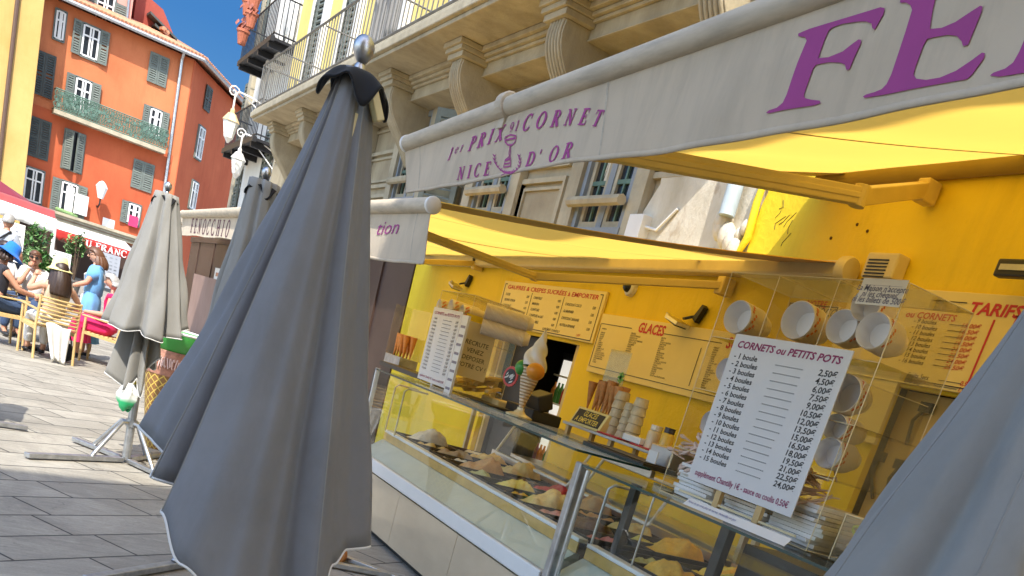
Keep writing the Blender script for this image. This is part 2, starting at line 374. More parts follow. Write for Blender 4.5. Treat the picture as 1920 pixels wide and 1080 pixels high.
# strokes: ('l',x0,y0,x1,y1,w) straight, ('a',cx,cy,rx,ry,a0,a1,wthick,wthin) arc; serifs are thin straight strokes
TK, TN = .17, .075
def ser(x, y, w=.16): return ('l', x-w, y, x+w, y, .05)
SERIF = {
 'I': (.36, [('l', .18, 0, .18, .7, TK), ser(.18, .025), ser(.18, .675)]),
 'P': (.58, [('l', .16, 0, .16, .7, TK), ser(.16, .025), ser(.10, .675, .1), ('a', .28, .51, .21, .165, -90, 90, TK, TN), ('l', .1, .672, .3, .672, TN), ('l', .16, .35, .3, .35, TN)]),
 'R': (.66, [('l', .16, 0, .16, .7, TK), ser(.16, .025), ser(.10, .675, .1), ('a', .28, .52, .2, .155, -90, 90, TK, TN), ('l', .1, .672, .3, .672, TN), ('l', .16, .37, .3, .37, TN), ('l', .30, .36, .55, .02, TK), ser(.56, .025, .09)]),
 'X': (.68, [('l', .12, .69, .54, .01, TK), ('l', .14, .01, .52, .69, TN), ser(.13, .025, .11), ser(.55, .025, .12), ser(.12, .675, .12), ser(.54, .675, .11)]),
 'C': (.66, [('a', .36, .35, .28, .335, 48, 318, TK, TN), ('l', .56, .48, .56, .7, .05), ('l', .56, .05, .58, .2, .04)]),
 'O': (.72, [('a', .36, .35, .28, .335, 0, 360, TK, TN)]),
 'N': (.72, [('l', .16, 0, .16, .69, TN), ('l', .14, .68, .56, .02, TK*.85), ('l', .57, 0, .57, .69, TN), ser(.16, .025, .12), ser(.12, .675, .1), ser(.57, .675, .12)]),
 'E': (.60, [('l', .17, 0, .17, .7, TK), ser(.12, .025, .1), ser(.12, .675, .1), ('l', .1, .672, .5, .672, TN), ('l', .1, .028, .52, .028, TN), ('l', .17, .36, .4, .36, TN), ('l', .5, .69, .5, .52, .05), ('l', .53, .01, .53, .2, .05), ('l', .4, .27, .4, .45, .045)]),
 'T': (.62, [('l', .31, 0, .31, .7, TK), ser(.31, .025), ('l', .06, .672, .56, .672, TN), ('l', .06, .69, .05, .5, .05), ('l', .56, .69, .57, .5, .05)]),
 'D': (.72, [('l', .17, 0, .17, .7, TK), ('l', .05, .672, .34, .672, TN), ('l', .05, .028, .34, .028, TN), ('a', .33, .35, .28, .325, -90, 90, TK, TN)]),
 'F': (.57, [('l', .17, 0, .17, .7, TK), ser(.17, .025), ser(.12, .675, .1), ('l', .1, .672, .5, .672, TN), ('l', .17, .36, .4, .36, TN), ('l', .5, .69, .5, .5, .05), ('l', .4, .27, .4, .45, .045)]),
 'H': (.74, [('l', .17, 0, .17, .7, TK), ('l', .57, 0, .57, .7, TK), ('l', .17, .36, .57, .36, TN), ser(.17, .025, .13), ser(.57, .025, .13), ser(.17, .675, .13), ser(.57, .675, .13)]),
 'A': (.70, [('l', .13, .01, .35, .7, TN), ('l', .35, .7, .57, .01, TK), ('l', .2, .23, .48, .23, TN), ser(.13, .025, .1), ser(.57, .025, .12)]),
 'L': (.58, [('l', .17, 0, .17, .7, TK), ser(.17, .675, .13), ('l', .05, .028, .5, .028, TN), ('l', .51, .01, .51, .2, .05)]),
 'U': (.70, [('l', .16, .25, .16, .7, TK), ('a', .35, .25, .19, .23, 180, 360, TK, TN), ('l', .54, .25, .54, .7, TN), ser(.16, .675, .12), ser(.54, .675, .11)]),
 '1': (.42, [('l', .22, 0, .22, .69, .12), ('l', .1, .56, .22, .67, .06), ser(.22, .025, .14)]),
 '9': (.52, [('a', .26, .48, .17, .19, 0, 360, .1, .06), ('a', .14, .42, .29, .4, -70, 10, .1, .06)]),
 'e': (.48, [('a', .24, .22, .17, .2, 20, 330, .1, .05), ('l', .08, .25, .4, .29, .05)]),
 'r': (.40, [('l', .14, 0, .14, .44, .1), ser(.14, .02, .11), ('l', .14, .34, .32, .43, .06)]),
 "'": (.24, [('l', .14, .72, .08, .52, .09)]), ' ': (.3, []),
}
def serif2d(s, size=1, slant=0, track=0):
    polys = []; x0 = 0
    for ch in s:
        w, st = SERIF[ch]
        for k in st:
            if k[0] == 'l':
                _, ax, ay, bx, by, wd = k; dx, dy = bx-ax, by-ay; l = math.hypot(dx, dy) or 1; nx, ny = -dy/l*wd/2, dx/l*wd/2
                polys.append([(ax+nx, ay+ny), (ax-nx, ay-ny), (bx-nx, by-ny), (bx+nx, by+ny)])
            else:
                _, cx, cy, rx, ry, a0, a1, wt, wn = k; n = max(6, int(abs(a1-a0)/18)); pr = None
                for i in range(n+1):
                    a = R(a0+(a1-a0)*i/n); hw = (wn+(wt-wn)*abs(cos(a)))/2
                    q = ((cx+(rx+hw)*cos(a), cy+(ry+wn/2)*sin(a)), (cx+(rx-hw)*cos(a), cy+(ry-wn/2)*sin(a)))
                    if pr: polys.append([pr[0], pr[1], q[1], q[0]])
                    pr = q
        polys = [[(x, y) for x, y in p] for p in polys]
        for p in polys:
            for i, (x, y) in enumerate(p): p[i] = (x, y)
        yield [[((x+x0+y*slant)*size, y*size) for x, y in p] for p in polys]
        polys = []; x0 += w+track
def serif_len(s, size=1, track=0): return sum(SERIF[c][0]+track for c in s)*size
# ------------------------------------------------------------------ ground
def skymat():
    m, t, b, N, L = nodes_of('clear_blue_sky'); N.remove(b); e = N.new('ShaderNodeEmission'); g = N.new('ShaderNodeTexCoord'); sp = N.new('ShaderNodeSeparateXYZ'); L.new(g.outputs['Object'], sp.inputs[0])
    ml = N.new('ShaderNodeMath'); ml.operation = 'MULTIPLY'; ml.inputs[1].default_value = 1/300; L.new(sp.outputs[2], ml.inputs[0])
    L.new(ramp(N, L, ml.outputs[0], [(0, (.055, .13, .22)), (.35, (.020, .075, .185)), (1, (.010, .045, .14))]), e.inputs[0]); L.new(e.outputs[0], t.nodes['Material Output'].inputs[0]); return m
w = MB(); w.grid(lambda s, tt: Vector((500*cos(R(140-100*s))*cos(R(50*tt)), 500*sin(R(140-100*s))*cos(R(50*tt)), 500*sin(R(50*tt)))), 40, 20)
put(w.build('sky', skymat(), smooth=True, org=(0, 0, 0)), kind='structure')
g = MB(); g.box(-120, 160, -60, 260, -.3, 0); put(g.build('paved_square', mt['paving'], org=(0, 0, 0)), kind='structure')

# ------------------------------------------------------------------ house behind the photographer (casts the shade of the foreground)
hb = thing('town_house', 'tall plain ochre house standing behind the viewpoint', 'house', (-6, -12, 0))
h = MB(); h.prism([(-20, -8.9, 0), (-.35, -1.05, 0), (-.35, -24, 0), (-20, -24, 0)], (0, 0, 14.35)); h.build('wall', mt['ochre'], hb)
h = MB(); h.prism([(-20, -9.0, 14.351), (-.35, -1.15, 14.351), (-.35, -24.3, 14.351), (-20, -24.3, 14.351)], (0, 0, .25)); h.build('roof', mt['tile'], hb)
for x in (-13, -9.5, -6, -2.6):
    for z in (1.0, 4.6, 8.2, 11.6):
        y = -1.05-(-.35-x)*.3995
        h = MB(); h.obox((x, y+.01, z+.85), (.5*.929, .5*.37, 0), (.37*.03, -.929*.03, 0), (0, 0, .85)); h.build('shutter', mt['wood_gray'], hb)

# ------------------------------------------------------------------ orange house at the end of the square
FY = 56.0; FN = Vector((.1063, -.9943, 0)); FU = Vector((.9943, .1063, 0)); F0 = Vector((2, FY, 0)); UZ = Vector((0, 0, 1))
def fac(u, v, off=0): return atp(u, v, F0+FN*off, FN)
def fs(p): return (p-F0).dot(FU)
ze = fac(250, 62).z; sc_ = fs(fac(344, 240)); sl_ = fs(fac(0, 300))-8
pc = F0+FU*sc_
pe = atz(430, 180, ze); SD = (pe-pc); SD.z = 0; SD.normalize(); SN = Vector((SD.y, -SD.x, 0))
if SN.y > 0: SN = -SN
zc = fac(160, 421).z
oh = thing('orange_house', 'tall orange rendered house with grey shutters and a long green balcony', 'house', (pc.x-3, pc.y, 0))
w = MB()
a = F0+FU*sl_; b = pc; c = pc+SD*16; d = a-FN*16
w.prism([a, b, c, d], (0, 0, ze)); w.build('wall', [mt['orange']], oh)
w = MB()
for o_, n_, l_ in ((b, SD, 15),):
    w.obox(o_+SD*l_/2+SN*.02+UZ*(ze-.02)/2, SD*(l_/2-.02), SN*.02, UZ*(ze-.03)/2)
w.build('side_wall', mt['orange2'], oh)
# lower storeys are redder: worn render band between the balcony and the cornice
w = MB(); w.obox(F0+FU*((sl_+sc_)/2)+FN*.015+UZ*(zc+(fac(203, 247).z-zc)/2), FU*((sc_-sl_)/2-.3), FN*.012, UZ*((fac(203, 247).z-zc)/2)); w.build('lower_render', mt['orange2'], oh)
w = MB()
for k, (dz, pr) in enumerate(((0, .22), (.13, .32), (-.16, .14))): w.obox(F0+FU*((sl_+sc_)/2)+FN*pr/2+UZ*(zc+dz), FU*((sc_-sl_)/2+.1), FN*pr/2, UZ*.065)
w.build('cornice', mt['stonetrim'], oh)
w = MB(); w.obox(F0+FU*((sl_+sc_)/2)+FN*.05+UZ*((zc-.3)/2), FU*((sc_-sl_)/2-.3), FN*.06, UZ*((zc-.3)/2)); w.build('cafe_shade_panel', mt['brown'], oh)  # dark panel stands in for the shaded openings of the cafes
# eaves, roof and downpipe
w = MB(); ov = .55
e0, e1, e2 = a+FN*ov, pc+FN*ov+SN*.35, pc+SD*16+SN*ov
i0, i1, i2 = a-FN*2.2, pc-FN*2.2-SN*2.2, pc+SD*16-SN*2.2
for p, q, r_, s_ in ((e0, e1, i1, i0), (e1, e2, i2, i1)):
    w.add([p+UZ*ze, q+UZ*ze, r_+UZ*(ze+.95), s_+UZ*(ze+.95), p+UZ*(ze+.14), q+UZ*(ze+.14), r_+UZ*(ze+1.1), s_+UZ*(ze+1.1)],
          [(0, 1, 2, 3), (4, 5, 6, 7), (0, 1, 5, 4), (2, 3, 7, 6), (1, 2, 6, 5), (0, 3, 7, 4)])
n = 90
for k in range(n):                       # rows of rounded tiles
    p = e0.lerp(e1, (k+.5)/n); q = i0.lerp(i1, (k+.5)/n); w.tube([p+UZ*(ze+.15)+FN*.05, q+UZ*(ze+1.11)], .085, 5)
for k in range(60):
    p = e1.lerp(e2, (k+.5)/60); q = i1.lerp(i2, (k+.5)/60); w.tube([p+UZ*(ze+.15), q+UZ*(ze+1.11)], .085, 5)
w.build('roof', mt['tile'], oh)
w = MB(); w.tube([e0+UZ*(ze+.02)+FN*.06, e1+UZ*(ze+.02)+FN*.06], .09, 6); w.tube([e1+UZ*(ze+.02), e2+UZ*(ze+.02)], .09, 6); w.build('gutter', mt['steel'], oh)
w = MB(); p = fac(341, 112, .12); q = fac(311, 333, .12); q2 = q+(q-p)*.45; w.tube([p+FN*.35+UZ*.4, p, q, q2], .075, 8); w.build('downpipe', mt['steel'], oh)

def shutter(mb, ctr, uu, nn, w_, h_, ang=0):
    """louvred leaf: frame and slats, centred, turned by ang about its vertical axis"""
    ax = (uu*cos(ang)+nn*sin(ang)).normalized(); ay = ax.cross(UZ)
    for s_ in (-1, 1): mb.obox(ctr+ax*s_*(w_/2-.04), ax*.04, ay*.025, UZ*h_/2)
    for zz in (-h_/2+.05, 0, h_/2-.05): mb.obox(ctr+UZ*zz, ax*(w_/2-.08), ay*.025, UZ*.05)
    k = max(6, int(h_/.11))
    for i in range(k):
        zz = -h_/2+.1+(h_-.2)*(i+.5)/k
        if abs(zz) < .06: continue
        mb.obox(ctr+UZ*zz, ax*(w_/2-.08), ay*.012+UZ*.012, UZ*.035-ay*.02)
def window(parent, ctr, uu, nn, w_, h_, glassm, shut='', frame=True, ang=.12, sm=None):
    sm = sm or mt['wood_gray']
    f = MB()
    if shut != 'closed':
        f.obox(ctr+nn*.03, uu*w_/2, nn*.03, UZ*h_/2, 0)
        for s_ in (-1, 1): f.obox(ctr+uu*s_*(w_/2+.02)+nn*.04, uu*.025, nn*.05, UZ*(h_/2+.03), 2)
        for zz in (-h_/2-.02, h_/2+.02): f.obox(ctr+UZ*zz+nn*.04, uu*(w_/2), nn*.05, UZ*.025, 2)
        if frame:
            for xx in (-w_*.05, w_*.10): f.obox(ctr+uu*xx+nn*.09, uu*.035, nn*.03, UZ*(h_/2-.05), 1)
            for xx in (-w_/2+.06, w_/2-.06): f.obox(ctr+uu*xx+nn*.085, uu*.04, nn*.03, UZ*(h_/2-.05), 1)
            for zz in (-h_/2+.06, h_/2-.06, h_*.16): f.obox(ctr+UZ*zz+nn*.08, uu*(w_/2-.1), nn*.025, UZ*.035, 1)
        f.build('window', [glassm, mt['winwhite'], mt['wood_gray']], parent)
    if shut == 'closed':
        for s_ in (-1, 1):
            q = MB(); shutter(q, ctr+uu*s_*w_/4+nn*.07, uu, nn, w_/2-.01, h_); q.build('shutter', sm, parent)
    if 'L' in shut:
        q = MB(); shutter(q, ctr-uu*(w_/2+w_*.27)+nn*.12, uu, nn, w_*.5, h_*1.04, -ang); q.build('shutter', sm, parent)
    if 'R' in shut:
        q = MB(); shutter(q, ctr+uu*(w_/2+w_*.27)+nn*.12, uu, nn, w_*.5, h_*1.04, ang); q.build('shutter', sm, parent)
    if shut == 'ajar':
        for s_ in (-1, 1):
            q = MB(); shutter(q, ctr+uu*s_*(w_*.29)+nn*.28, uu, nn, w_*.46, h_, -s_*.55); q.build('shutter', sm, parent)
PM_ = 1/36.5*FY/56
for (u, v, pw, ph, sh, dark, fr) in ((112, 48, 16, 44, '', 1, 1), (169, 80, 28, 49, 'LR', 0, 1), (296, 131, 33, 47, 'closed', 0, 1),
        (82, 140, 32, 66, 'closed', 1, 0), (154, 180, 27, 52, 'LR', 0, 1), (290, 230, 22, 44, 'LR', 0, 1),
        (73, 260, 34, 62, 'closed', 1, 0), (137, 284, 32, 62, 'ajar', 0, 0), (267, 330, 37, 48, 'closed', 0, 0),
        (62, 348, 30, 54, '', 1, 1), (128, 372, 28, 52, 'LR', 0, 1), (250, 402, 22, 36, 'L', 0, 1)):
    window(oh, fac(u, v), FU, FN, pw*PM_, ph*PM_, mt['darkglass'], sh, fr, sm=mt['shut_dark'] if dark else None)  # shade put into the colour: shutters in the shaded part are darker
for (u, v, pw, ph) in ((388, 185, 1.0, 1.15), (373, 268, 1.0, 1.55), (361, 366, 1.0, 1.4)):
    p = atp(u, v, pc+SN*.04, SN); window(oh, p, SD, SN, pw, ph, mt['darkglass'], 'closed' if v < 200 else '', True, sm=mt['shut_dark'])
# long balcony
pl, pr = fac(97, 208), fac(307, 288); s0, s1 = fs(pl), fs(pr)-.1; zb = (pl.z+pr.z)/2
bal = MB(); bal.obox(F0+FU*(s0+s1)/2+FN*.4+UZ*zb, FU*(s1-s0)/2, FN*.42, UZ*.09); bo = bal.build('balcony', mt['stonetrim'], oh)
rl = MB()
for zz in (.12, .95): rl.tube([F0+FU*s0+FN*.05+UZ*(zb+zz), F0+FU*s0+FN*.78+UZ*(zb+zz), F0+FU*s1+FN*.78+UZ*(zb+zz), F0+FU*s1+FN*.05+UZ*(zb+zz)], .028, 5)
random.seed(3); k = 44
for i in range(k+1):
    x = s0+(s1-s0)*i/k; rl.tube([F0+FU*x+FN*.78+UZ*(zb+.1), F0+FU*x+FN*.78+UZ*(zb+.95)], .016, 4, cap=False)
    if i < k:
        for cz, rr in ((.3, .11), (.55, .1), (.78, .11)):
            cx_ = x+(s1-s0)/k*(.5+random.uniform(-.15, .15))
            rl.tube([F0+FU*(cx_+rr*cos(t))+FN*.78+UZ*(zb+cz+rr*1.05*sin(t)) for t in [j*pi/4+random.random()*.5 for j in range(8)]], .02, 4, closed=True)
        rl.obox(F0+FU*(x+.06)+FN*.79+UZ*(zb+random.uniform(.2, .8)), FU*.05+UZ*.03, FN*.008, UZ*.06-FU*.02)
rl.build('railing', mt['greeniron'], bo)
w = MB(); w.obox(fac(203, 420, .02), FU*.28, FN*.02, UZ*.24); w.build('street_plate', mt['whiteplastic'], oh)
w = MB(); w.obox(fac(250, 415, .2), FU*.22, FN*.03, UZ*.25); w.build('hanging_laundry', M('pink_laundry', (.6, .03, .12)), oh)
w = MB(); w.obox(fac(152, 384, .35), FU*.30, FN*.04, UZ*.45); w.obox(fac(130, 375, .12), FU*.18, FN*.02, UZ*.6); w.build('hanging_sheet', mt['paper'], oh)
w = MB()
for k in range(9): w.ball(fac(108+k*4.2, 392+k*1.6, .25), (.12, .1, .1), 7, 0, 5)
w.build('flower_box', mt['leaf2'], oh)

# attic house above the orange roof
ah = thing('attic_house', 'pink attic storey with white framed window above the orange roof', 'house', (pc.x-4, pc.y+4, 0))
def onp(u, v, off): return atp(u, v, F0-FN*off, FN)
x0, x1 = fs(onp(75, 0, 1.6)), fs(onp(246, 30, 1.6))
w = MB(); w.obox(F0+FU*(x0+x1)/2-FN*4.6+UZ*(ze+2.6), FU*(x1-x0)/2, FN*3, UZ*2.6); w.build('wall', mt['pink'], ah)
for (u, v, pw, ph, sh) in ((196, 18, 30, 46, ''),):
    window(ah, onp(u, v, 1.6), FU, FN, pw*PM_*1.03, ph*PM_*1.03, mt['darkglass'], sh, True)
for u, v, ww in ((168, 14, .55), (225, 34, .6)):
    q = MB(); shutter(q, onp(u, v, 1.45), FU, FN, ww, 1.15); q.build('shutter', mt['wood_gray'], ah)
w = MB(); w.tube([onp(239, 0, 1.45)+UZ*1, onp(236, 52, 1.45)], .06, 7); w.build('downpipe', mt['steel'], ah)
x2, x3 = fs(onp(250, 40, 3.0)), fs(onp(325, 70, 3.0))
zt0, zt1, zt2 = onp(250, 0, 3).z, onp(306, 18, 3).z, onp(325, 66, 3).z
w = MB(); P = lambda x, z: F0+FU*x-FN*3.0+UZ*z
w.prism([P(x2, ze), P(x3+.1, ze), P(x3, zt2), P(fs(onp(306, 18, 3)), zt1), P(x2, zt0+.6)], -FN*5); w.build('gable_wall', mt['darkred'], ah)
w = MB(); p = onp(318, 62, 2.6); w.obox(p+UZ*.1-FU*.4, FU*.7-UZ*.32, FN*.5, UZ*.05); w.obox(p-UZ*.25-FU*.2, FU*.6-UZ*.28, FN*.4, UZ*.05); w.build('dormer_roof', mt['shut_dark'], ah)

# pink house behind on the right with a tiled roof
rh = thing('pink_roof_house', 'pink upper storey under a weathered terracotta roof beside the attic', 'house', (pc.x+2, pc.y+5, 0))
A_, B_, = atp(322, 75, F0-FN*3.2, FN), atp(400, 130, pc-SN*1.6, SN)
q1 = pc-SN*1.8-FN*1.2
w = MB(); s_a = Vector((A_.x, A_.y, 0)); w.prism([s_a+UZ*ze, q1+UZ*ze, q1+SD*13+UZ*ze, s_a+SD*13+FU*2+UZ*ze], (0, 0, .85)); w.build('wall', mt['pink'], rh)
w = MB(); zt = ze+.85
e0_, e1_, e2_ = s_a+FN*.5-FU*.4, q1+FN*.5+SN*.3, q1+SD*13+SN*.5
m0, m1 = s_a+SD*6, q1+SD*7-SN*4
for p, q, r_, t_ in ((e0_, e1_, m1, m0), (e1_, e2_, m1+SD*4, m1)):
    w.add([p+UZ*zt, q+UZ*zt, r_+UZ*(zt+.75), t_+UZ*(zt+.75), p+UZ*(zt+.15), q+UZ*(zt+.15), r_+UZ*(zt+.9), t_+UZ*(zt+.9)], [(0, 1, 2, 3), (4, 5, 6, 7), (0, 1, 5, 4), (1, 2, 6, 5), (0, 3, 7, 4), (2, 3, 7, 6)])
    for k in range(34): w.tube([p.lerp(q, (k+.5)/34)+UZ*(zt+.17), t_.lerp(r_, (k+.5)/34)+UZ*(zt+.92)], .1, 5)
w.build('roof', mt['tile'], rh)
w = MB(); p = pc-SN*1.76+SD*4+UZ*(ze+.45); window(rh, p, SD, SN, .6, .6, mt['darkglass'], '', True)

# ------------------------------------------------------------------ ochre house at the left edge
YY = 53.4
xe = (aty(80, 0, YY).x+aty(43, 360, YY).x)/2+.03
yh = thing('ochre_house', 'tall sunlit ochre yellow house with a brown downpipe at the left edge', 'house', (xe-4, YY+1, 0))
w = MB(); w.box(xe-14, xe, YY, YY+2.0, 0, 17); w.build('wall', mt['ochre'], yh)
p, q = aty(33, 0, YY-.12), aty(0, 290, YY-.12)
w = MB(); w.tube([p+(p-q)*.6, p, q, q+(q-p)*.3], .09, 8); w.build('downpipe', M('brown_downpipe', (.10, .055, .035), .5), yh)
w = MB(); w.box(xe-14.2, xe+.4, YY-.4, YY+2.0, 17, 17.4); w.build('roof', mt['tile'], yh)

# ------------------------------------------------------------------ white house beyond the cream one
WX = 5.3
wh = thing('white_house', 'sunlit white house with small iron balconies behind the lanterns', 'house', (WX+3, 31, 0))
w = MB(); w.box(WX, WX+9, 25.3, 33.1, 0, 19); w.build('wall', mt['white'], wh)
w = MB(); w.box(WX-.12, WX-.002, 32.6, 33.1, 0, 18.9); w.box(WX-.08, WX-.002, 25.6, 26.0, 0, 18.9); w.build('pilaster', mt['stonetrim'], wh)
def small_balcony(pa, pb, zf, rail=True):
    y0, y1 = min(pa.y, pb.y), max(pa.y, pb.y); X0 = pa.x
    b_ = MB(); b_.box(X0, WX-.003, y0, y1, zf, zf+.06)
    for t in (.06, .35, .65, .94): b_.box(X0, WX-.003, y0+(y1-y0)*t-.06, y0+(y1-y0)*t+.06, zf-.14, zf-.002)
    b_.box(X0-.02, X0+.08, y0-.02, y1+.02, zf-.03, zf+.09)
    o_ = b_.build('balcony', mt['iron'], wh)
    r_ = MB()
    for zz in (.15, .95): r_.tube([(WX, y0, zf+zz), (X0+.05, y0, zf+zz), (X0+.05, y1, zf+zz), (WX, y1, zf+zz)], .02, 5)
    k = 22
    for i in range(k+1): r_.tube([(X0+.05, y0+(y1-y0)*i/k, zf+.06), (X0+.05, y0+(y1-y0)*i/k, zf+.95)], .012, 4, cap=False)
    for i in range(6): r_.tube([(X0+.05+(WX-X0)*i/6, y0, zf+.06), (X0+.05+(WX-X0)*i/6, y0, zf+.95)], .012, 4, cap=False)
    r_.build('railing', mt['iron'], o_); return o_
BX = 4.6
pa, pb = atx(446, 120, BX), atx(508, 74, BX); small_balcony(pa, pb, (pa.z+pb.z)/2)
b1 = (pa, pb)
pa, pb = atx(417, 281, BX), atx(474, 266, BX); small_balcony(pa, pb, (pa.z+pb.z)/2)
for (u, v, hh) in ((497, 35, 1.6), (462, 215, 1.7), (447, 345, 1.6), (505, 300, 1.4)):
    p = atx(u, v, WX); window(wh, p, Vector((0, -1, 0)), Vector((-1, 0, 0)), 1.0, hh, mt['darkglass'], 'closed', True)
w = MB(); p = atx(545, 22, WX-.1); w.ball(p, (.12, .55, .6), 12, 0, 8)
for s_ in (-1, 1): w.tube([p+Vector((0, s_*.6*cos(t)*1.2, .9*sin(t)-.2)) for t in [j*.3-1.4 for j in range(10)]], .1, 6)
w.box(WX-.3, WX-.003, p.y-1.1, p.y+1.1, p.z-1.15, p.z-.95); w.build('stucco_ornament', mt['white'], wh)
pot_m = M('terracotta_pot', (.42, .13, .07), .8)
for i, (u, v) in enumerate(((452, 84), (468, 52), (462, 30), (474, 20))):
    p = atx(u, v, BX-.12)
    t = thing('flower_pot', ['terracotta pot of geraniums hanging lowest outside the upper white balcony', 'terracotta pot hanging second from the bottom outside the upper white balcony', 'red geranium pot hanging third up outside the upper white balcony', 'terracotta pot hanging topmost outside the upper white balcony'][i], 'flower pot', p, 'flower pots on the upper balcony')
    w = MB(); w.lathe([(.1, 0), (.16, .3), (.18, .3), (.18, .36)], p, 12); w.build('pot', pot_m, t)
    w = MB()
    for k in range(22):
        c = p+Vector((random.gauss(0, .09), random.gauss(0, .10), .42+random.gauss(0, .07))); w.obox(c, (random.uniform(-.06, .06), .05, .03), (.03, -.02, .05), (.004, .004, .004))
    w.build('flowers', M('dry_flowers_%d' % i, (.30, .10, .07), .8, var=.5), t)

# ------------------------------------------------------------------ cream palace: wall, openings, balcony on brackets
CX = 4.8
ch = thing('cream_palace', 'cream stone palace with a long balcony on scrolled brackets above the awnings', 'building', (CX+4, 15, 0))
w = MB(); w.box(CX, CX+9, 6.35, 13.65, 2.72, 5.1); w.box(CX, CX+9, 13.651, 25.2, 0, 5.1); w.build('wall', mt['stone'], ch)
w = MB(); w.box(CX, CX+9, -12, 25.2, 5.1, 15); w.build('upper_wall', mt['paleyellow'], ch)
# rough stretch by the shop: slightly proud, uneven edge
random.seed(11); w = MB()
pts = [(6.36, 2.6)]+[(6.36, 5.0)]+[(8.05, 5.0), (8.0, 4.6), (7.95, 4.2), (8.02, 3.9), (7.9, 3.5), (8.1, 3.2), (8.2, 3.0), (8.6, 2.9), (8.8, 2.6)]
w.prism([(CX-.045, y, z) for y, z in pts], (.04, 0, 0)); w.build('bare_masonry', mt['roughstone'], ch)
# balcony
BY0, BY1, BXf, BZ = 6.6, 23.0, 3.8, 4.97
w = MB(); w.box(BXf, CX-.003, BY0, BY1, BZ, BZ+.05); w.box(BXf-.05, CX-.003, BY0-.05, BY1+.05, BZ+.05, BZ+.15); w.box(BXf-.02, CX-.003, BY0-.02, BY1+.02, BZ+.15, BZ+.2)
slab = w.build('balcony_slab', mt['stonetrim'], ch, bevel=.012)
rl = MB(); n = 88
for i in range(n+1):
    y = BY0+(BY1-BY0)*i/n; rl.tube([(BXf+.04, y, BZ+.2), (BXf+.04, y, BZ+1.05)], .009, 4, cap=False)
for i in range(9): x = BXf+.04+(CX-BXf)*i/9; rl.tube([(x, BY1-.03, BZ+.2), (x, BY1-.03, BZ+1.05)], .011, 4, cap=False)
for zz in (.27, 1.05): rl.tube([(CX, BY1-.03, BZ+zz), (BXf+.04, BY1-.03, BZ+zz), (BXf+.04, BY0, BZ+zz)], .02, 5)
for y in (9, 12, 15, 18, 21): rl.tube([(BXf+.06, y, BZ+1.0), (CX-.01, y, BZ+1.0)], .014, 5)
rl.build('railing', M('weathered_grey_iron', (.16, .155, .145), .6, .2, var=.3), slab)
w = MB()
BRK = [7.0, 9.55, 12.1, 14.65, 17.2, 19.75, 22.3]
w.box(4.42, CX-.003, BY0, BY1, 4.70, BZ-.003)
for xa, za, zb in ((4.29, 4.915, BZ-.003), (4.34, 4.875, 4.912), (4.38, 4.84, 4.872), (4.405, 4.70, 4.715)): w.box(xa, 4.419, BY0, BY1, za, zb)
w.box(CX-.03, CX-.003, 6.4, 25, 4.60, 4.64)
w.build('cornice_moulding', mt['stonetrim'], ch, bevel=.015)
for y in BRK:
    b_ = MB(); hw = .16
    prof = []
    for i in range(15):                 # S-shaped front edge of the bracket
        t = i/14; z = 4.80-t*.86; x = 4.15+.50*t*t*.9+.05*t-.04*sin(2*pi*t)
        prof.append((x, z))
    side = [(CX-.003, 4.80)]+prof+[(CX-.003, 3.94)]
    b_.prism([(x, y-hw, z) for x, z in side], (0, 2*hw, 0))
    for k in range(5):                 # fluted face
        yy = y-hw*.78+k*hw*.39; b_.tube([(x-.005, yy, z) for x, z in prof], .021, 6)
    for (xa, z0_, z1_, wy) in ((4.02, 4.91, BZ-.003, .28), (4.05, 4.86, 4.91, .26), (4.085, 4.80, 4.86, .235)): b_.box(xa, 4.419, y-wy, y+wy, z0_, z1_)
    b_.build('bracket', mt['stonetrim'], ch, bevel=.008)
# panels with moulded frames on the first floor
def panel(y0, y1, z0, z1):
    m_ = MB()
    for k, (i, pr, th) in enumerate(((0, .05, .05), (.09, .03, .03))):
        a0, a1, b0, b1 = y0+i, y1-i, z0+i, z1-i; x0_, x1_ = CX-pr, CX-.002
        m_.box(x0_, x1_, a0, a1, b0, b0+th); m_.box(x0_, x1_, a0, a1, b1-th, b1); m_.box(x0_, x1_, a0, a0+th, b0+th, b1-th); m_.box(x0_, x1_, a1-th, a1, b0+th, b1-th)
    m_.build('wall_panel', mt['stonetrim'], ch)
for y0, y1 in ((9.75, 10.85), (12.75, 13.9), (15.75, 17.6), (19.4, 21.5)):
    for z0, z1 in ((2.95, 3.65), (3.75, 4.3)): panel(y0, y1, z0, z1)
for y0, y1 in ((7.2, 8.1),):
    for z0, z1 in ((3.55, 3.9), (4.0, 4.4)): panel(y0, y1, z0, z1)
frame_m = M('blue_grey_window_paint', (.22, .25, .28), .5, var=.12, dirt=.25)
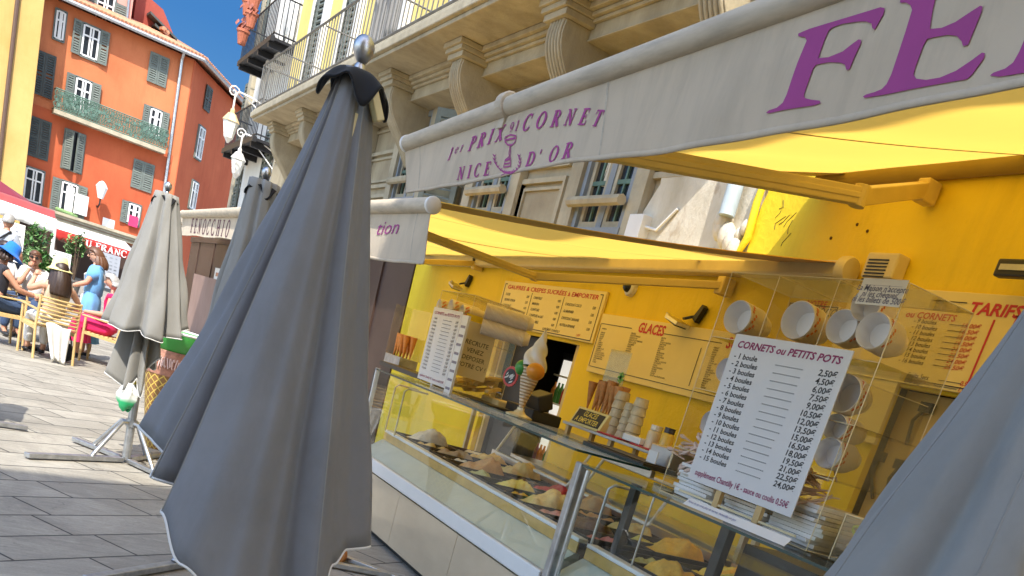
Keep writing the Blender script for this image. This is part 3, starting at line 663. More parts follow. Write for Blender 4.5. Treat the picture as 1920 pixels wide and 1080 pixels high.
def palace_window(y0, y1, z0, z1, label=None):
    m_ = MB()
    m_.box(CX-.02, CX-.004, y0, y1, z0, z1, 1)
    m_.box(CX-.09, CX-.003, y0-.07, y0, z0-.05, z1+.07, 0); m_.box(CX-.09, CX-.003, y1, y1+.07, z0-.05, z1+.07, 0)
    m_.box(CX-.09, CX-.003, y0, y1, z1, z1+.07, 0); m_.box(CX-.11, CX-.003, y0-.07, y1+.07, z0-.1, z0, 0)
    ym = (y0+y1)/2
    m_.box(CX-.06, CX-.021, ym-.05, ym+.05, z0, z1, 0)
    for a0, a1 in ((y0, ym-.05), (ym+.05, y1)):
        m_.box(CX-.05, CX-.021, a0, a0+.06, z0, z1, 2); m_.box(CX-.05, CX-.021, a1-.06, a1, z0, z1, 2); m_.box(CX-.05, CX-.021, a0+.06, a1-.06, z0, z0+.07, 2)
        for zz in (z0+(z1-z0)*.36, z0+(z1-z0)*.68): m_.box(CX-.045, CX-.021, a0+.06, a1-.06, zz-.02, zz+.02, 3)
        m_.box(CX-.042, CX-.021, (a0+a1)/2-.015, (a0+a1)/2+.015, z0+.07, z1, 3)
    o_ = m_.build('window', [frame_m, mt['darkglass'], mt['stonetrim'], mt['greeniron']], ch)
    c_ = MB()
    c_.grid(lambda s, t: (CX-.026+.012*sin(s*22), ym-.02+(y1-ym)*.34*(s)+(1-t)*.12*s, z0+.4+(z1-z0-.4)*t), 14, 6); c_.build('curtain', mt['curtain'], o_, smooth=True)
    b_ = MB(); b_.tube([(CX-.17, y1+.08, z0+.22), (CX-.17, y0-.08, z0+.22)], .05, 8); b_.build('rail', mt['stonetrim'], o_)
    j_ = MB(); j_.box(CX-.13, CX-.003, y1+.075, y1+.32, z0-.1, z1+.1); j_.build('jamb', mt['stonetrim'], o_); j_ = MB(); j_.box(CX-.1, CX-.003, y0-.3, y0-.075, z0-.1, z1+.1); j_.build('jamb', mt['stonetrim'], o_)
palace_window(8.35, 9.2, 3.12, 4.3); palace_window(11.1, 12.0, 3.3, 4.35); palace_window(14.35, 15.3, 3.55, 4.62)
q = MB(); shutter(q, Vector((CX-.3, 12.75, 3.75)), Vector((-.6, .8, 0)), Vector((-.8, -.6, 0)), .55, 1.4); q.build('shutter', mt['wood_gray'], ch)
# french windows with shutters on the balcony
for y in (7.6, 11.0, 14.0, 17.3, 20.2, 22.9):
    m_ = MB(); m_.box(CX-.03, CX-.003, y-.45, y+.45, 5.2, 7.6, 0)
    for yy in (y-.55, y+.55): m_.box(CX-.12, CX-.003, yy-.1, yy+.1, 5.2, 7.7, 1)
    m_.box(CX-.12, CX-.003, y-.65, y+.65, 7.7, 7.9, 1); o_ = m_.build('french_window', [mt['darkglass'], mt['winwhite']], ch)
    for s_ in (-1, 1):
        q = MB(); shutter(q, Vector((CX-.1, y+s_*.24, 6.42)), Vector((0, -1, 0)), Vector((-1, 0, 0)), .46, 2.35, s_*.1); q.build('shutter', mt['wood_gray'] if y != 11 else mt['shut_dark'], o_)
w = MB(); w.grid(lambda s, t: (BXf+.1+.03*sin(s*14), 15.4-1.2*s, BZ+1.02-(.75)*t+.05*sin(s*9)), 16, 6); tw = w.build('hanging_blanket', cloth('grey_blanket', (.30, .28, .25), 0), None, smooth=True, solid=.012)
put(tw, 'grey blanket hung over the iron rail of the long balcony', 'blanket')
# drainpipe with a lumpy mortar joint, pale cable box
dp = thing('drain_pipe', 'pale blue drainpipe with lumpy mortared joint on the bare stone wall', 'drainpipe', (CX, 7, 2.8))
a_, b_ = atx(1388, 318, CX-.14), atx(1362, 405, CX-.14)
w = MB(); w.tube([a_+(a_-b_)*1.3, a_, b_], .065, 12); w.build('pipe', M('pale_blue_pipe', (.42, .50, .54), .5), dp, smooth=True)
w = MB()
for u, v, r_ in ((1362, 402, .085), (1357, 414, .095), (1353, 428, .085), (1362, 442, .085), (1370, 455, .08), (1376, 468, .075), (1398, 427, .05), (1386, 440, .045)):
    w.ball(atx(u, v, CX-.09), (r_*.8, r_*.8, r_*1.2), 12, 0, 8)
w.build('joint', mt['roughstone'], dp, smooth=True)
cb = MB(); p = atx(1195, 436, CX-.08); cb.box(p.x-.06, p.x+.06, p.y-.12, p.y+.12, p.z-.14, p.z+.14); cb.tube([p+Vector((0, -.1, .05)), p+Vector((0, -.3, .02)), p+Vector((.02, -.5, .2))], .015, 6)
put(cb.build('junction_box', mt['whiteplastic'], bevel=.01), 'small white junction box on the stone wall below the window', 'junction box')
# lantern brackets on the far corner
lam_m = M('lantern_glass', (.72, .72, .68), .3, var=.05, bmp=0); lam_top = M('aged_brass', (.70, .52, .27), .5, .3)
def lantern(u, v, X, s, label, topm, wallx):
    p = atx(u, v, X)
    t = thing('wall_lantern', label, 'lantern', p-Vector((0, 0, .45*s)), 'lanterns on the far corner')
    w = MB(); w.lathe([(.16*s, -.32*s), (.27*s, .22*s)], p, 6); w.build('lamp_glass', lam_m, t)
    w = MB(); w.lathe([(.31*s, .22*s), (.28*s, .27*s), (.14*s, .48*s), (.08*s, .5*s), (.08*s, .6*s), (.03*s, .68*s)], p, 6); w.build('cap', topm, t)
    w = MB(); w.lathe([(.03*s, -.5*s), (.09*s, -.42*s), (.17*s, -.32*s)], p, 6)
    for k in range(6): a = 2*pi*k/6; w.tube([p+Vector((.16*s*cos(a), .16*s*sin(a), -.32*s)), p+Vector((.27*s*cos(a), .27*s*sin(a), .22*s))], .007*s, 4)
    w.build('cage', mt['winwhite'], t)
    w = MB(); top = p+Vector((0, 0, .68*s)); w.tube([top, top+Vector((0, 0, .35*s)), top+Vector((.1*s, 0, .55*s)), top+Vector((.5*s, -.1, .5*s)), Vector((wallx, p.y-.3, top.z+.15*s))], .035*s, 6)
    w.tube([top+Vector((.02+.22*s*(1-k/14)*cos(k*.7)-.1*s, 0, .5*s+.22*s*(1-k/14)*sin(k*.7))) for k in range(14)], .025*s, 5); w.tube([top+Vector((.3*s, 0, .5*s)), Vector((wallx, p.y-.3, top.z-.5*s))], .025*s, 5)
    w.build('scroll_bracket', mt['winwhite'], t)
lantern(431, 240, 3.9, .66, 'larger white lantern with brass cap on a scrolled bracket', lam_top, 5.28)
lantern(445, 310, 4.4, .62, 'smaller white lantern below the iron balcony', mt['winwhite'], 5.28)
# ------------------------------------------------------------------ closed parasols
def cat_rom(ctrl, a):
    """smooth periodic interpolation of [(deg, r, z)]"""
    a %= 360; n = len(ctrl)
    for i in range(n):
        p, q = ctrl[i], ctrl[(i+1) % n]; d = (q[0]-p[0]) % 360; x = (a-p[0]) % 360
        if x <= d:
            t = x/d; t = t*t*(3-2*t); return p[1]+(q[1]-p[1])*t, p[2]+(q[2]-p[2])*t
def fan_dirs(ax, ay):
    d = Vector((-ax, -ay, 0)).normalized(); return d, Vector((-d.y, d.x, 0))
def canopy(mb, ax, ay, ztop, ctrl, rtop, p=1.15, nu=240, nv=26, pleat=.25, twist=0, fine=0):
    dv, rv = fan_dirs(ax, ay); rm = sum(c[1] for c in ctrl)/len(ctrl)
    def fn(s, t):
        a = 360*s; r_, zh = cat_rom(ctrl, a); z = ztop+(zh-ztop)*t
        rt_ = rtop*(1+pleat*(r_/rm-1))
        r = rt_+(r_-rt_)*t**p
        r += fine*t*(1-.3*t)*.012*sin(R(a)*5+t*9+1.3*sin(t*5+R(a)*2))+fine*.006*sin(R(a)*11+t*14)*t
        ph = R(a+twist*(1-t)); return Vector((ax, ay, z))+dv*(r*cos(ph))+rv*(r*sin(ph))
    mb.grid(fn, nu, nv, wrap=True)
    global last_canopy; last_canopy = (fn, dv, rv)
    return [fn(i/nu, 1.0) for i in range(nu)]
def finial(mb, ax, ay, z, s=1):
    mb.lathe([(.030*s, -.07*s), (.034*s, -.03*s), (.03*s, -.015*s), (.022*s, 0), (.03*s, .012*s), (.046*s, .035*s), (.055*s, .062*s), (.055*s, .085*s), (.047*s, .108*s), (.03*s, .126*s), (.008*s, .136*s)], (ax, ay, z), 22)
def cap_cloth(mb, ax, ay, z, r0_, drop, ph0=0):
    dv, rv = fan_dirs(ax, ay)
    def fn(s, t):
        a = 2*pi*s+ph0; rr = .03+(r0_-.03)*t**.8; rr *= 1+.10*sin(4*a)*t
        return Vector((ax, ay, z-drop*t**1.5*(1+.5*sin(4*a+.6)*t+.25*sin(7*a))))+dv*rr*cos(a)+rv*rr*sin(a)
    mb.grid(fn, 64, 10, wrap=True)
def stand(t, ax, ay, ztop, bars, m_pole, ang0):
    w = MB(); w.lathe([(.024, .03), (.024, ztop)], (ax, ay, 0), 14); w.build('pole', m_pole, t, smooth=True)
    w = MB(); w.lathe([(.034, .03), (.034, .75)], (ax, ay, 0), 14); w.lathe([(.045, .31), (.045, .37)], (ax, ay, 0), 12); w.build('sleeve', mt['steel'], t, smooth=True)
    w = MB(); w.lathe([(.0355, .66), (.0355, .70)], (ax, ay, 0), 14); w.build('yellow_tape', M('yellow_tape', (.75, .6, .05), .5), t)
    for a, L_ in bars:
        a = R(a); d = Vector((cos(a), sin(a), 0)); o = Vector((ax, ay, 0))
        w = MB(); w.bar(o+d*.05+UZ*.03, o+d*L_+UZ*.03, .06, .035); w.build('foot_bar', mt['steel'], t, bevel=.004)
        w = MB(); w.tube([o+d*.04+UZ*.34, o+d*.10+UZ*.34, o+d*.36+UZ*.06, o+d*.37+UZ*.04], .017, 8); w.build('strut', mt['steel'], t, smooth=True)
def parasol(label, ax, ay, ctrl, ztop, zfin, mcloth, rtop, ang0, bars, group='closed grey parasols', pole=True, cap=True, p=1.15, pleat=.4, fine=1, low=None, seams=(0, 90, 200, 300)):
    t = thing('parasol', label, 'parasol', (ax, ay, 0), group)
    stand(t, ax, ay, zfin-.05, bars, mt['steel'], ang0)
    w = MB(); hem = canopy(w, ax, ay, ztop, ctrl, rtop, p, pleat=pleat, fine=fine); cn = w.build('canopy', mcloth, t, smooth=True, solid=.003)
    w = MB(); w.tube(hem, .0045, 5, closed=True); w.build('hem_binding', mt['trim'], cn)
    for a in seams:
        fn, dv, rv = last_canopy; w = MB(); o = dv*cos(R(a))+rv*sin(R(a)); w.tube([fn(a/360, k/24)+o*.0012 for k in range(1, 25)], .0022, 5); w.build('seam', mt['pale_cloth'], cn, smooth=True)
    w = MB(); finial(w, ax, ay, zfin, .53); w.build('finial', mt['chrome'], t, smooth=True)
    if cap:
        w = MB(); cap_cloth(w, ax, ay, zfin-.02, .12 if cap is True else cap, .055); w.build('top_flap', mt['black_cloth'], t, smooth=True, solid=.006)
    w = MB(); dv, rv = fan_dirs(ax, ay)
    for k in range(8):
        a = 2*pi*k/8+.2; d = dv*cos(a)+rv*sin(a); o = Vector((ax, ay, 0))
        w.bar(o+d*.045+UZ*(zfin-.13), o+d*(.085)+UZ*(zfin-.62), .018, .026)
    w.build('rib', mt['cream_metal'], t)
    if low:
        w = MB(); h2 = canopy(w, ax, ay, low[0], low[1], low[2], 1.0, nu=120, nv=10, pleat=.8); lo = w.build('lower_flap', mcloth, t, smooth=True, solid=.003)
        w = MB(); w.tube(h2, .006, 5, closed=True); w.build('hem_binding', mt['trim'], lo)
    return t
P1 = (.742, 2.955)
c1 = [(-95, .415, 1.146), (-83, .37, 1.125), (-72, .33, 1.10), (-61, .385, 1.045), (-52, .25, 1.03), (-42, .425, .98), (-26, .45, .87), (-10, .42, .79), (4, .36, .76), (15, .285, .765), (30, .36, .83), (46, .30, .92), (60, .285, .96), (76, .34, .975), (90, .325, .965), (105, .25, 1.0), (125, .33, 1.06), (150, .24, 1.1), (175, .36, 1.12), (200, .25, 1.14), (225, .38, 1.15), (247, .27, 1.14)]
t1 = parasol('large dark grey closed parasol in the shade at the front, with a steel finial', P1[0], P1[1], c1, 2.245, 2.268, mt['gray_cloth'], .046, 0, [(k, .8) for k in (20, 110, 200, 290)], p=1.16, pleat=.45, cap=.095, fine=.5, seams=(-42, -61, 30, 76))
w = MB(); w.bar(aty(697, 168, 2.89), aty(710, 228, 2.89), .048, .022); w.build('rib', mt['cream_metal'], t1, bevel=.003)
P2 = (.90, 8.65)
c2 = [(-95, .33, 1.09), (-75, .20, 1.10), (-55, .34, 1.085), (-30, .33, 1.07), (-12, .20, 1.10), (2, .36, 1.07), (20, .37, 1.06), (34, .22, 1.10), (50, .35, 1.12), (66, .22, 1.14), (88, .33, 1.2), (110, .2, 1.15), (140, .32, 1.1), (170, .2, 1.12), (205, .33, 1.1), (235, .2, 1.1)]
l2 = [(-100, .12, .80), (-70, .27, .70), (-50, .12, .62), (-30, .20, .60), (-8, .08, .72), (12, .17, .58), (30, .08, .8), (55, .17, .92), (90, .1, .9), (140, .16, .8), (200, .1, .9)]
t2 = parasol('pale sunlit closed parasol standing near the wooden chairs on a steel cross base', P2[0], P2[1], c2, 2.15, 2.165, mt['pale_cloth'], .082, 0, [(221, 1.0), (300, .8), (60, .8), (130, .6)], p=1.05, cap=.10, low=(1.16, l2, .10))
P3 = (1.19, 6.4)
c3 = [(a, r_*.74, z) for a, r_, z in c2]
t3 = parasol('dark grey closed parasol half hidden behind the big front parasol', P3[0], P3[1], c3, 2.25, 2.26, mt['pale_cloth'], .085, 0, [(40, .6), (320, .5)], cap=.10)  # paler cloth puts the sun on its top into the colour
o = Vector((.43, 5.06, .03)); e_ = Vector((1.08, 5.76, .03)); d = (e_-o).normalized()
w = MB(); w.bar(o, o+d*1.7, .06, .035); w.bar(Vector((1.19, 6.4, .029)), o+d*1.55, .07, .02); w.build('foot_bar', mt['steel'], t3, bevel=.004)
w = MB(); w.tube([o+d*.72+UZ*.02, o+d*.75+UZ*.05, o+d*1.0+UZ*.30, Vector((1.17, 6.37, .34))], .017, 8); w.build('strut', mt['steel'], t3, smooth=True)
w = MB(); w.bar((1.55, 6.3, .03), (2.62, 6.2, .03), .06, .035); w.bar((2.2, 6.55, .029), (2.62, 6.1, .029), .06, .03); w.build('foot_bar', mt['steel'], t3, bevel=.004)
w = MB(); w.lathe([(.05, -.015), (.06, -.01), (.06, .01), (.05, .015)], (2.2, 6.46, .062), 16, ax=(1, .3, 0)); w.build('castor', M('orange_castor', (.45, .16, .03), .4), t3)
P4 = (1.78, 1.27)
c4 = [(-100, .385, 1.12), (-78, .36, 1.10), (-60, .385, 1.08), (-44, .37, 1.05), (-24, .30, 1.06), (-8, .40, 1.0), (12, .42, .98), (30, .28, 1.02), (52, .40, 1.05), (80, .30, 1.1), (110, .40, 1.12), (150, .3, 1.15), (190, .41, 1.15), (230, .3, 1.15)]
t4 = parasol('grey closed parasol at the right edge, nearest to the camera', P4[0], P4[1], c4, 2.22, 2.24, mt['pale_cloth'], .075, 0, [(k, .6) for k in (30, 120, 210, 300)])
t5 = dup(t2, (-.61, 8.9, 0), 'pale closed parasol outside the left edge that throws the round shadow', rz=R(80))
# plastic bag hung on the pale parasol
w = MB(); pb = aty(238, 745, 8.52)
w.grid(lambda s, t: pb+Vector(((.070+.014*sin(s*25+t*5)+.012*sin(s*44+t*9))*sin(pi*(.06+.9*t))**.5*cos(2*pi*s)*(.75+.4*t), .045*sin(pi*(.08+.9*t))**.6*sin(2*pi*s), .12-.22*t-.02*sin(s*12)*t)), 24, 10, wrap=True)
def bagmat():
    m, t, b, N, L = nodes_of('white_green_bag'); v = coords(N, L); sp = N.new('ShaderNodeSeparateXYZ'); L.new(v, sp.inputs[0])
    L.new(ramp(N, L, sp.outputs[2], [(.08, (.03, .42, .16)), (.12, (.72, .75, .72))]), b.inputs['Base Color']); b.inputs['Roughness'].default_value = .35; return m
put(w.build('plastic_bag', bagmat(), smooth=True), 'white and green plastic bag hung on the pale parasol pole', 'bag')

# ------------------------------------------------------------------ brown shop front beyond the yellow shop, with its awning
bf = thing('brown_shop_front', 'dark brown panelled shop front beyond the yellow wall', 'shop front', (4.9, 20, 0))
w = MB(); w.box(4.72, 4.795, 13.62, 25.15, 0, 2.78); w.box(4.72, 5.29, 25.35, 36, 0, 2.85); w.build('wall_panel', mt['brown'], bf)
w = MB()
for y in (15.0, 16.6, 19, 22, 25.3, 28, 31, 34): w.box(4.69, 4.719, y-.05, y+.05, 0, 2.7)
w.box(4.68, 4.719, 13.62, 36, 2.7, 2.85); w.build('post', mt['brown'], bf)
w = MB(); p = atx(412, 505, 4.6); w.box(4.64, 4.68, p.y-1.0, p.y+1.0, .75, 2.05); w.build('menu_board', mt['paper'], bf)
w = MB()
for k in range(5): w.box(4.635, 4.639, p.y-.75, p.y+.75, .95+k*.22, 1.05+k*.22)
w.build('menu_photos', M('menu_photos', (.5, .22, .12), .6, var=.6, scale=3), bf)
w = MB(); w.box(4.62, 4.68, 29.2, 33.5, 0, 1.75); w.build('sunlit_patch', mt['brown_sunlit'], bf)  # sunlit part of the brown wall put in as a paler panel
def awning(nm, label, barL, barR, rad, valL, valR, wallL, wallR, hem=True, mfab=None, sag=.06):
    """barL/barR front roller ends (L = far), valL/valR valance foot, wallL/wallR rear edge"""
    t = thing(nm, label, 'awning', (barR.x, barR.y, 0))
    w = MB(); w.tube([barL, barR], rad, 18, cap=True); ro = w.build('roller', mt['roller'], t, smooth=True)
    w = MB()
    for q, d in ((barL, (barL-barR).normalized()), (barR, (barR-barL).normalized())): w.lathe([(rad*1.06, -.02), (rad*1.06, .012), (rad*.8, .02)], q, 18, ax=d)
    w.build('end_cap', mt['whiteplastic'], ro, smooth=True)
    def vf(s, tt):
        a = barL.lerp(barR, s)+Vector((-.004, 0, -rad*.8)); b = valL.lerp(valR, s)
        p = a.lerp(b, tt); p.x += -.006*tt+.006*sin(s*31+.8*sin(s*13)+tt)*tt+.003*sin(s*83+tt*2)*tt+.004*sin(s*17+3*tt)*sin(pi*tt); p.z -= .010*sin(s*pi*5)*tt; return p
    w = MB(); w.grid(vf, 300, 16); va = w.build('valance', mt['valance'], t, smooth=True, solid=.003)
    for k in (.04, .38, .96):
        w = MB(); w.grid(lambda s, tt: vf(k+.0022*s, tt)+Vector((-.0028, 0, 0)), 1, 16); w.build('seam', mt['roller'], va, smooth=True)
    w = MB(); w.grid(lambda s, tt: vf(s, .94+.06*tt)+Vector((-.003, 0, 0)), 300, 2); w.build('hem', mt['valance'], va, smooth=True, solid=.002)
    def ff(s, tt):
        p = (barL+UZ*rad*.6).lerp(barR+UZ*rad*.6, s).lerp(wallL.lerp(wallR, s), tt); p.z -= sag*sin(pi*tt)*(.5+.5*sin(pi*s))+.012*sin(s*40)*sin(pi*tt); return p
    w = MB(); w.grid(ff, 60, 14); fb = w.build('fabric', mfab or mt['awn_yellow'], t, smooth=True)
    if hem:  # hem turns on the painted side shade bands
        for k, wd_ in ((1-.075, .075), (0, .05)): w = MB(); w.grid(lambda s, tt: ff(k+wd_*s, tt)-UZ*.006, 4, 14); w.build('side_shade_band', mt['awn_shade_seam'], fb, smooth=True)  # shade along the fabric edges put in as darker strips
        for k in (.28, .55, .8): w = MB(); w.grid(lambda s, tt: ff(k+.006*s, tt)-UZ*.005, 1, 14); w.build('seam', mt['awn_shade_seam'], fb, smooth=True)
    return t, va, vf
AX1 = 1.9
bl = atx(764, 270, AX1); br_ = atx(1400, 40, AX1); ext = (br_-bl); br2 = br_+ext*.95
vl = atx(761, 362, AX1); vr0 = atx(1920, 176, AX1); k = (br2.y-vl.y)/(vr0.y-vl.y); vr = vl.lerp(vr0, k); vr.y = br2.y
wl = atx(1540, 338, 4.7); wr = atx(1920, 303, 4.7); k = (-.1-wl.y)/(wr.y-wl.y); wr2 = wl.lerp(wr, k)
a1, va1, vf1 = awning('awning', 'upper grey and yellow awning with large magenta lettering on its valance', bl, br2, .045, vl, vr, wl+UZ*.03, wr2+UZ*.03)
w = MB(); w.tube([wl, wr2], .06, 14); w.build('rear_roller', mt['awn_shade_seam'], a1, smooth=True)
w = MB(); kp = atx(953, 200, AX1); w.lathe([(.055, -.035), (.062, -.03), (.062, .03), (.055, .035)], kp, 16, ax=(br2-bl)); w.box(kp.x-.02, kp.x+.03, kp.y-.03, kp.y+.03, kp.z-.1, kp.z-.03); w.build('roller_bracket', mt['roller'], a1, bevel=.004)
def armset(t, J, E_, Bk, wd, ht, mtl):
    w = MB(); w.bar(J, E_, wd, ht); w.bar(J+UZ*.0, E_, wd*1.15, ht*.35); w.build('arm', mtl, t, bevel=.006)
    w = MB(); w.bar(E_, Bk, wd, ht); w.build('arm', mtl, t, bevel=.006)
    w = MB(); w.lathe([(wd*.62, -ht*.62), (wd*.62, ht*.62)], E_, 14); w.build('elbow', mtl, t, bevel=.004)
    w = MB(); w.box(Bk.x-.02, Bk.x+.10, Bk.y-.045, Bk.y+.045, Bk.z-.065, Bk.z+.065); w.build('wall_bracket', mtl, t, bevel=.01)
J1 = atx(1000, 258, 2.02); E1 = atx(1612, 368, 3.75); K1 = atx(1730, 356, 4.62)
armset(a1, J1, E1, K1, .07, .085, mt['beige_metal'])
J1b = Vector((2.0, .9, 2.85)); armset(a1, J1b, Vector((3.75, .3, 3.1)), Vector((4.62, .5, 3.4)), .07, .085, mt['beige_metal'])
AX2 = 2.2
bR = atx(812, 385, AX2); bLx = atx(713, 390, AX2); dd = (bLx-bR); bL = bR+dd*(6.2/dd.length); bL.z = bR.z+.05
vR = atx(795, 496, AX2); vL = Vector((AX2, bL.y, vR.z+.04))
cR = atx(1585, 508, 4.66); cL = atx(800, 488, 4.66)
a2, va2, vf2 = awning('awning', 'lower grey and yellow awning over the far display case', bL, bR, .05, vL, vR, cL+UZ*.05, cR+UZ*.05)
w = MB(); w.bar(cL, cR, .12, .11); w.build('cassette', mt['cream_metal'], a2, bevel=.02)
w = MB(); w.lathe([(.0, -.03), (.075, -.025), (.085, 0), (.085, .05)], cR+Vector((-.02, -.05, 0)), 18, ax=(0, 1, 0)); w.build('cassette_end', mt['cream_metal'], a2, smooth=True)
armset(a2, atx(795, 440, 2.26), atx(1002, 518, 3.5), atx(1352, 535, 4.62), .05, .055, mt['beige_metal'])
armset(a2, Vector((2.3, bL.y-.4, bL.z-.02)), atx(785, 490, 3.9), atx(890, 494, 4.62), .05, .055, mt['beige_metal'])
AX3 = 3.2
b3L = atx(344, 402, AX3); b3R = atx(470, 398, AX3); v3L = atx(350, 441, AX3); v3R = atx(470, 452, AX3); v3L.y = b3L.y; v3R.y = b3R.y
a3, va3, vf3 = awning('awning', 'white awning with dark lettering over the brown shop front', b3L, b3R, .09, v3L, v3R, Vector((4.69, b3L.y, b3L.z+.1)), Vector((4.69, b3R.y, b3R.z+.1)), hem=False, mfab=mt['valance'])
p = atx(338, 412, 3.4); w = MB(); w.box(p.x-.1, p.x+1.2, p.y-1.2, p.y+1.6, p.z-.12, p.z+.12)
put(w.build('folded_awning', mt['roller'], bevel=.03), 'folded white awning cassette left of the lettered white awning', 'awning')

# ------------------------------------------------------------------ lettering of the awnings
def drape(mb, vf, barL, barR, rad, valL, valR, step=.02, off=.005):
    """lay flat lettering on the rippled valance"""
    bm = bmesh.new(); vs = [bm.verts.new(p) for p in mb.v]
    for f in mb.f:
        try: bm.faces.new([vs[i] for i in f])
        except ValueError: pass
    bm.normal_update(); bmesh.ops.triangulate(bm, faces=bm.faces)
    ys = [v.co.y for v in bm.verts]; zs_ = [v.co.z for v in bm.verts]
    for ax_, lo, hi in ((1, min(ys), max(ys)), (2, min(zs_), max(zs_))):
        k = math.ceil(lo/step)*step
        while k < hi:
            no = Vector((0, 1, 0)) if ax_ == 1 else UZ; co = Vector((0, k, 0)) if ax_ == 1 else Vector((0, 0, k))
            bmesh.ops.bisect_plane(bm, geom=bm.verts[:]+bm.edges[:]+bm.faces[:], plane_co=co, plane_no=no, dist=1e-5); k += step
    for v in bm.verts:
        s = (v.co.y-barL.y)/(barR.y-barL.y); t_ = 0
        for _ in range(4):
            za = barL.lerp(barR, s).z-rad*.8; zb = valL.lerp(valR, s).z; t_ = (v.co.z-za)/(zb-za)
            s += (v.co.y-vf(s, t_).y)/(barR.y-barL.y)
        v.co.x = vf(s, t_).x-off
    o = MB(); bm.verts.index_update(); o.v = [tuple(v.co) for v in bm.verts]; o.f = [[v.index for v in f.verts] for f in bm.faces]; o.m = [0]*len(o.f); bm.free(); return o
def wr_line(mb, X, s, p0, p1, hpx, slant=.22, serif=True, m=0, bold=0, dx=-.019):
    """one line of letters on the plane x = X from pixel p0 (baseline start) to p1 (baseline end)"""
    a, b = atx(*p0, X), atx(*p1, X); ux = (b-a); L_ = ux.length; ux.normalize(); uy = Vector((0, -ux.z, ux.y)); uy = uy if uy.z > 0 else -uy
    h = (atx(p0[0], p0[1]-hpx, X)-a).z; a = a+Vector((dx, 0, 0))
    if serif:
        size = h/.7; nat = sum(SERIF[c][0] for c in s)*size; kx = min(1.3, L_/nat); tr = (L_/kx/size-sum(SERIF[c][0] for c in s))/max(1, len(s))
        for polys in serif2d(s, size, slant/kx, tr):
            for q in polys: mb.poly([a+ux*x*kx+uy*y for x, y in q], m)
    else:
        vs, fs_ = text2d(s, h/.73, slant, bold); wv = max(x for x, y in vs); kx = L_/wv
        mb.add([a+ux*x*kx+uy*y for x, y in vs], fs_, m)
l1 = MB()
wr_line(l1, AX1, '1', (842, 304), (856, 299), 24); wr_line(l1, AX1, 'er', (855, 291), (874, 284), 19)
wr_line(l1, AX1, 'PRIX', (880, 286), (951, 262), 26); wr_line(l1, AX1, '91', (955, 252), (977, 245), 19)
for s, p0, p1 in (('C', (980, 249), (1004, 243)), ('O', (1005, 244), (1032, 239)), ('R', (1033, 240), (1058, 237)), ('N', (1058, 237), (1086, 236)), ('E', (1086, 236), (1109, 236)), ('T', (1110, 238), (1134, 240))): wr_line(l1, AX1, s, p0, p1, 29)
wr_line(l1, AX1, 'NICE', (859, 339), (926, 328), 23, .1); wr_line(l1, AX1, "D'", (987, 314), (1018, 308), 26, .05); wr_line(l1, AX1, 'OR', (1029, 307), (1087, 296), 29, .05)
def px_line(mb, X, pts, r_, n=4, closed=False, dx=-.014):
    P_ = [atx(u, v, X) for u, v in pts]; rr = r_ if isinstance(r_, list) else [r_*1.05]*len(P_)
    for i in range(len(P_)-1):
        d = P_[i+1]-P_[i]; nn = Vector((0, -d.z, d.y)).normalized(); mb.poly([P_[i]+nn*rr[i], P_[i]-nn*rr[i], P_[i+1]-nn*rr[i+1], P_[i+1]+nn*rr[i+1]])
px_line(l1, AX1, [(950, 259), (950, 267), (955, 273), (963, 273), (969, 267), (971, 256)], .0035); px_line(l1, AX1, [(950, 259), (960, 254), (971, 256)], .003); px_line(l1, AX1, [(951, 264), (960, 262), (970, 260)], .004)
px_line(l1, AX1, [(959, 273), (956, 288), (957, 294), (948, 301), (945, 314)], .003); px_line(l1, AX1, [(959, 273), (959, 288), (958, 294), (959, 300), (959, 312), (945, 314)], .003)
px_line(l1, AX1, [(948, 301), (959, 299)], .0045); px_line(l1, AX1, [(946, 308), (959, 306)], .003)
for sgn in (-1, 1):
    arc = []
    for k in range(9):
        a = R(250+k*16) if sgn > 0 else R(290-k*16-0); cx_, cy_ = 954, 302
        arc.append((cx_+24*cos(a)-(.13*24*sin(a)), cy_-23*sin(a)*1.05))
    px_line(l1, AX1, arc, .002)
    for (u, v) in arc:
        for s2 in (-1, 1): px_line(l1, AX1, [(u, v), (u+s2*3.2, v-4.5)], [.0045, .001], 4)
px_line(l1, AX1, [(940, 329), (958, 322)], .002); px_line(l1, AX1, [(945, 322), (964, 326)], .002)
drape(l1, vf1, bl, br2, .045, vl, vr).build('small_lettering', mt['magenta'], va1)
def px_poly(mb, X, pts, dx=-.013): mb.poly([atx(1300+x/2.7, y/2.7, X)+Vector((dx, 0, 0)) for x, y in pts])
l2_ = MB()
px_poly(l2_, AX1, [(385, 580), (400, 568), (440, 555), (470, 530), (490, 490), (545, 330), (590, 215), (580, 197), (545, 192), (545, 178), (600, 155), (800, 95), (960, 45), (982, 50), (975, 80), (930, 160), (918, 150), (915, 128), (890, 118), (850, 118), (770, 130), (720, 148), (700, 165), (680, 215), (650, 305), (700, 300), (770, 270), (820, 230), (850, 208), (862, 210), (862, 225), (825, 300), (800, 358), (785, 360), (780, 335), (755, 325), (700, 325), (640, 338), (625, 355), (595, 435), (575, 490), (580, 505), (610, 512), (650, 515), (652, 528), (620, 540), (480, 565), (400, 583)])
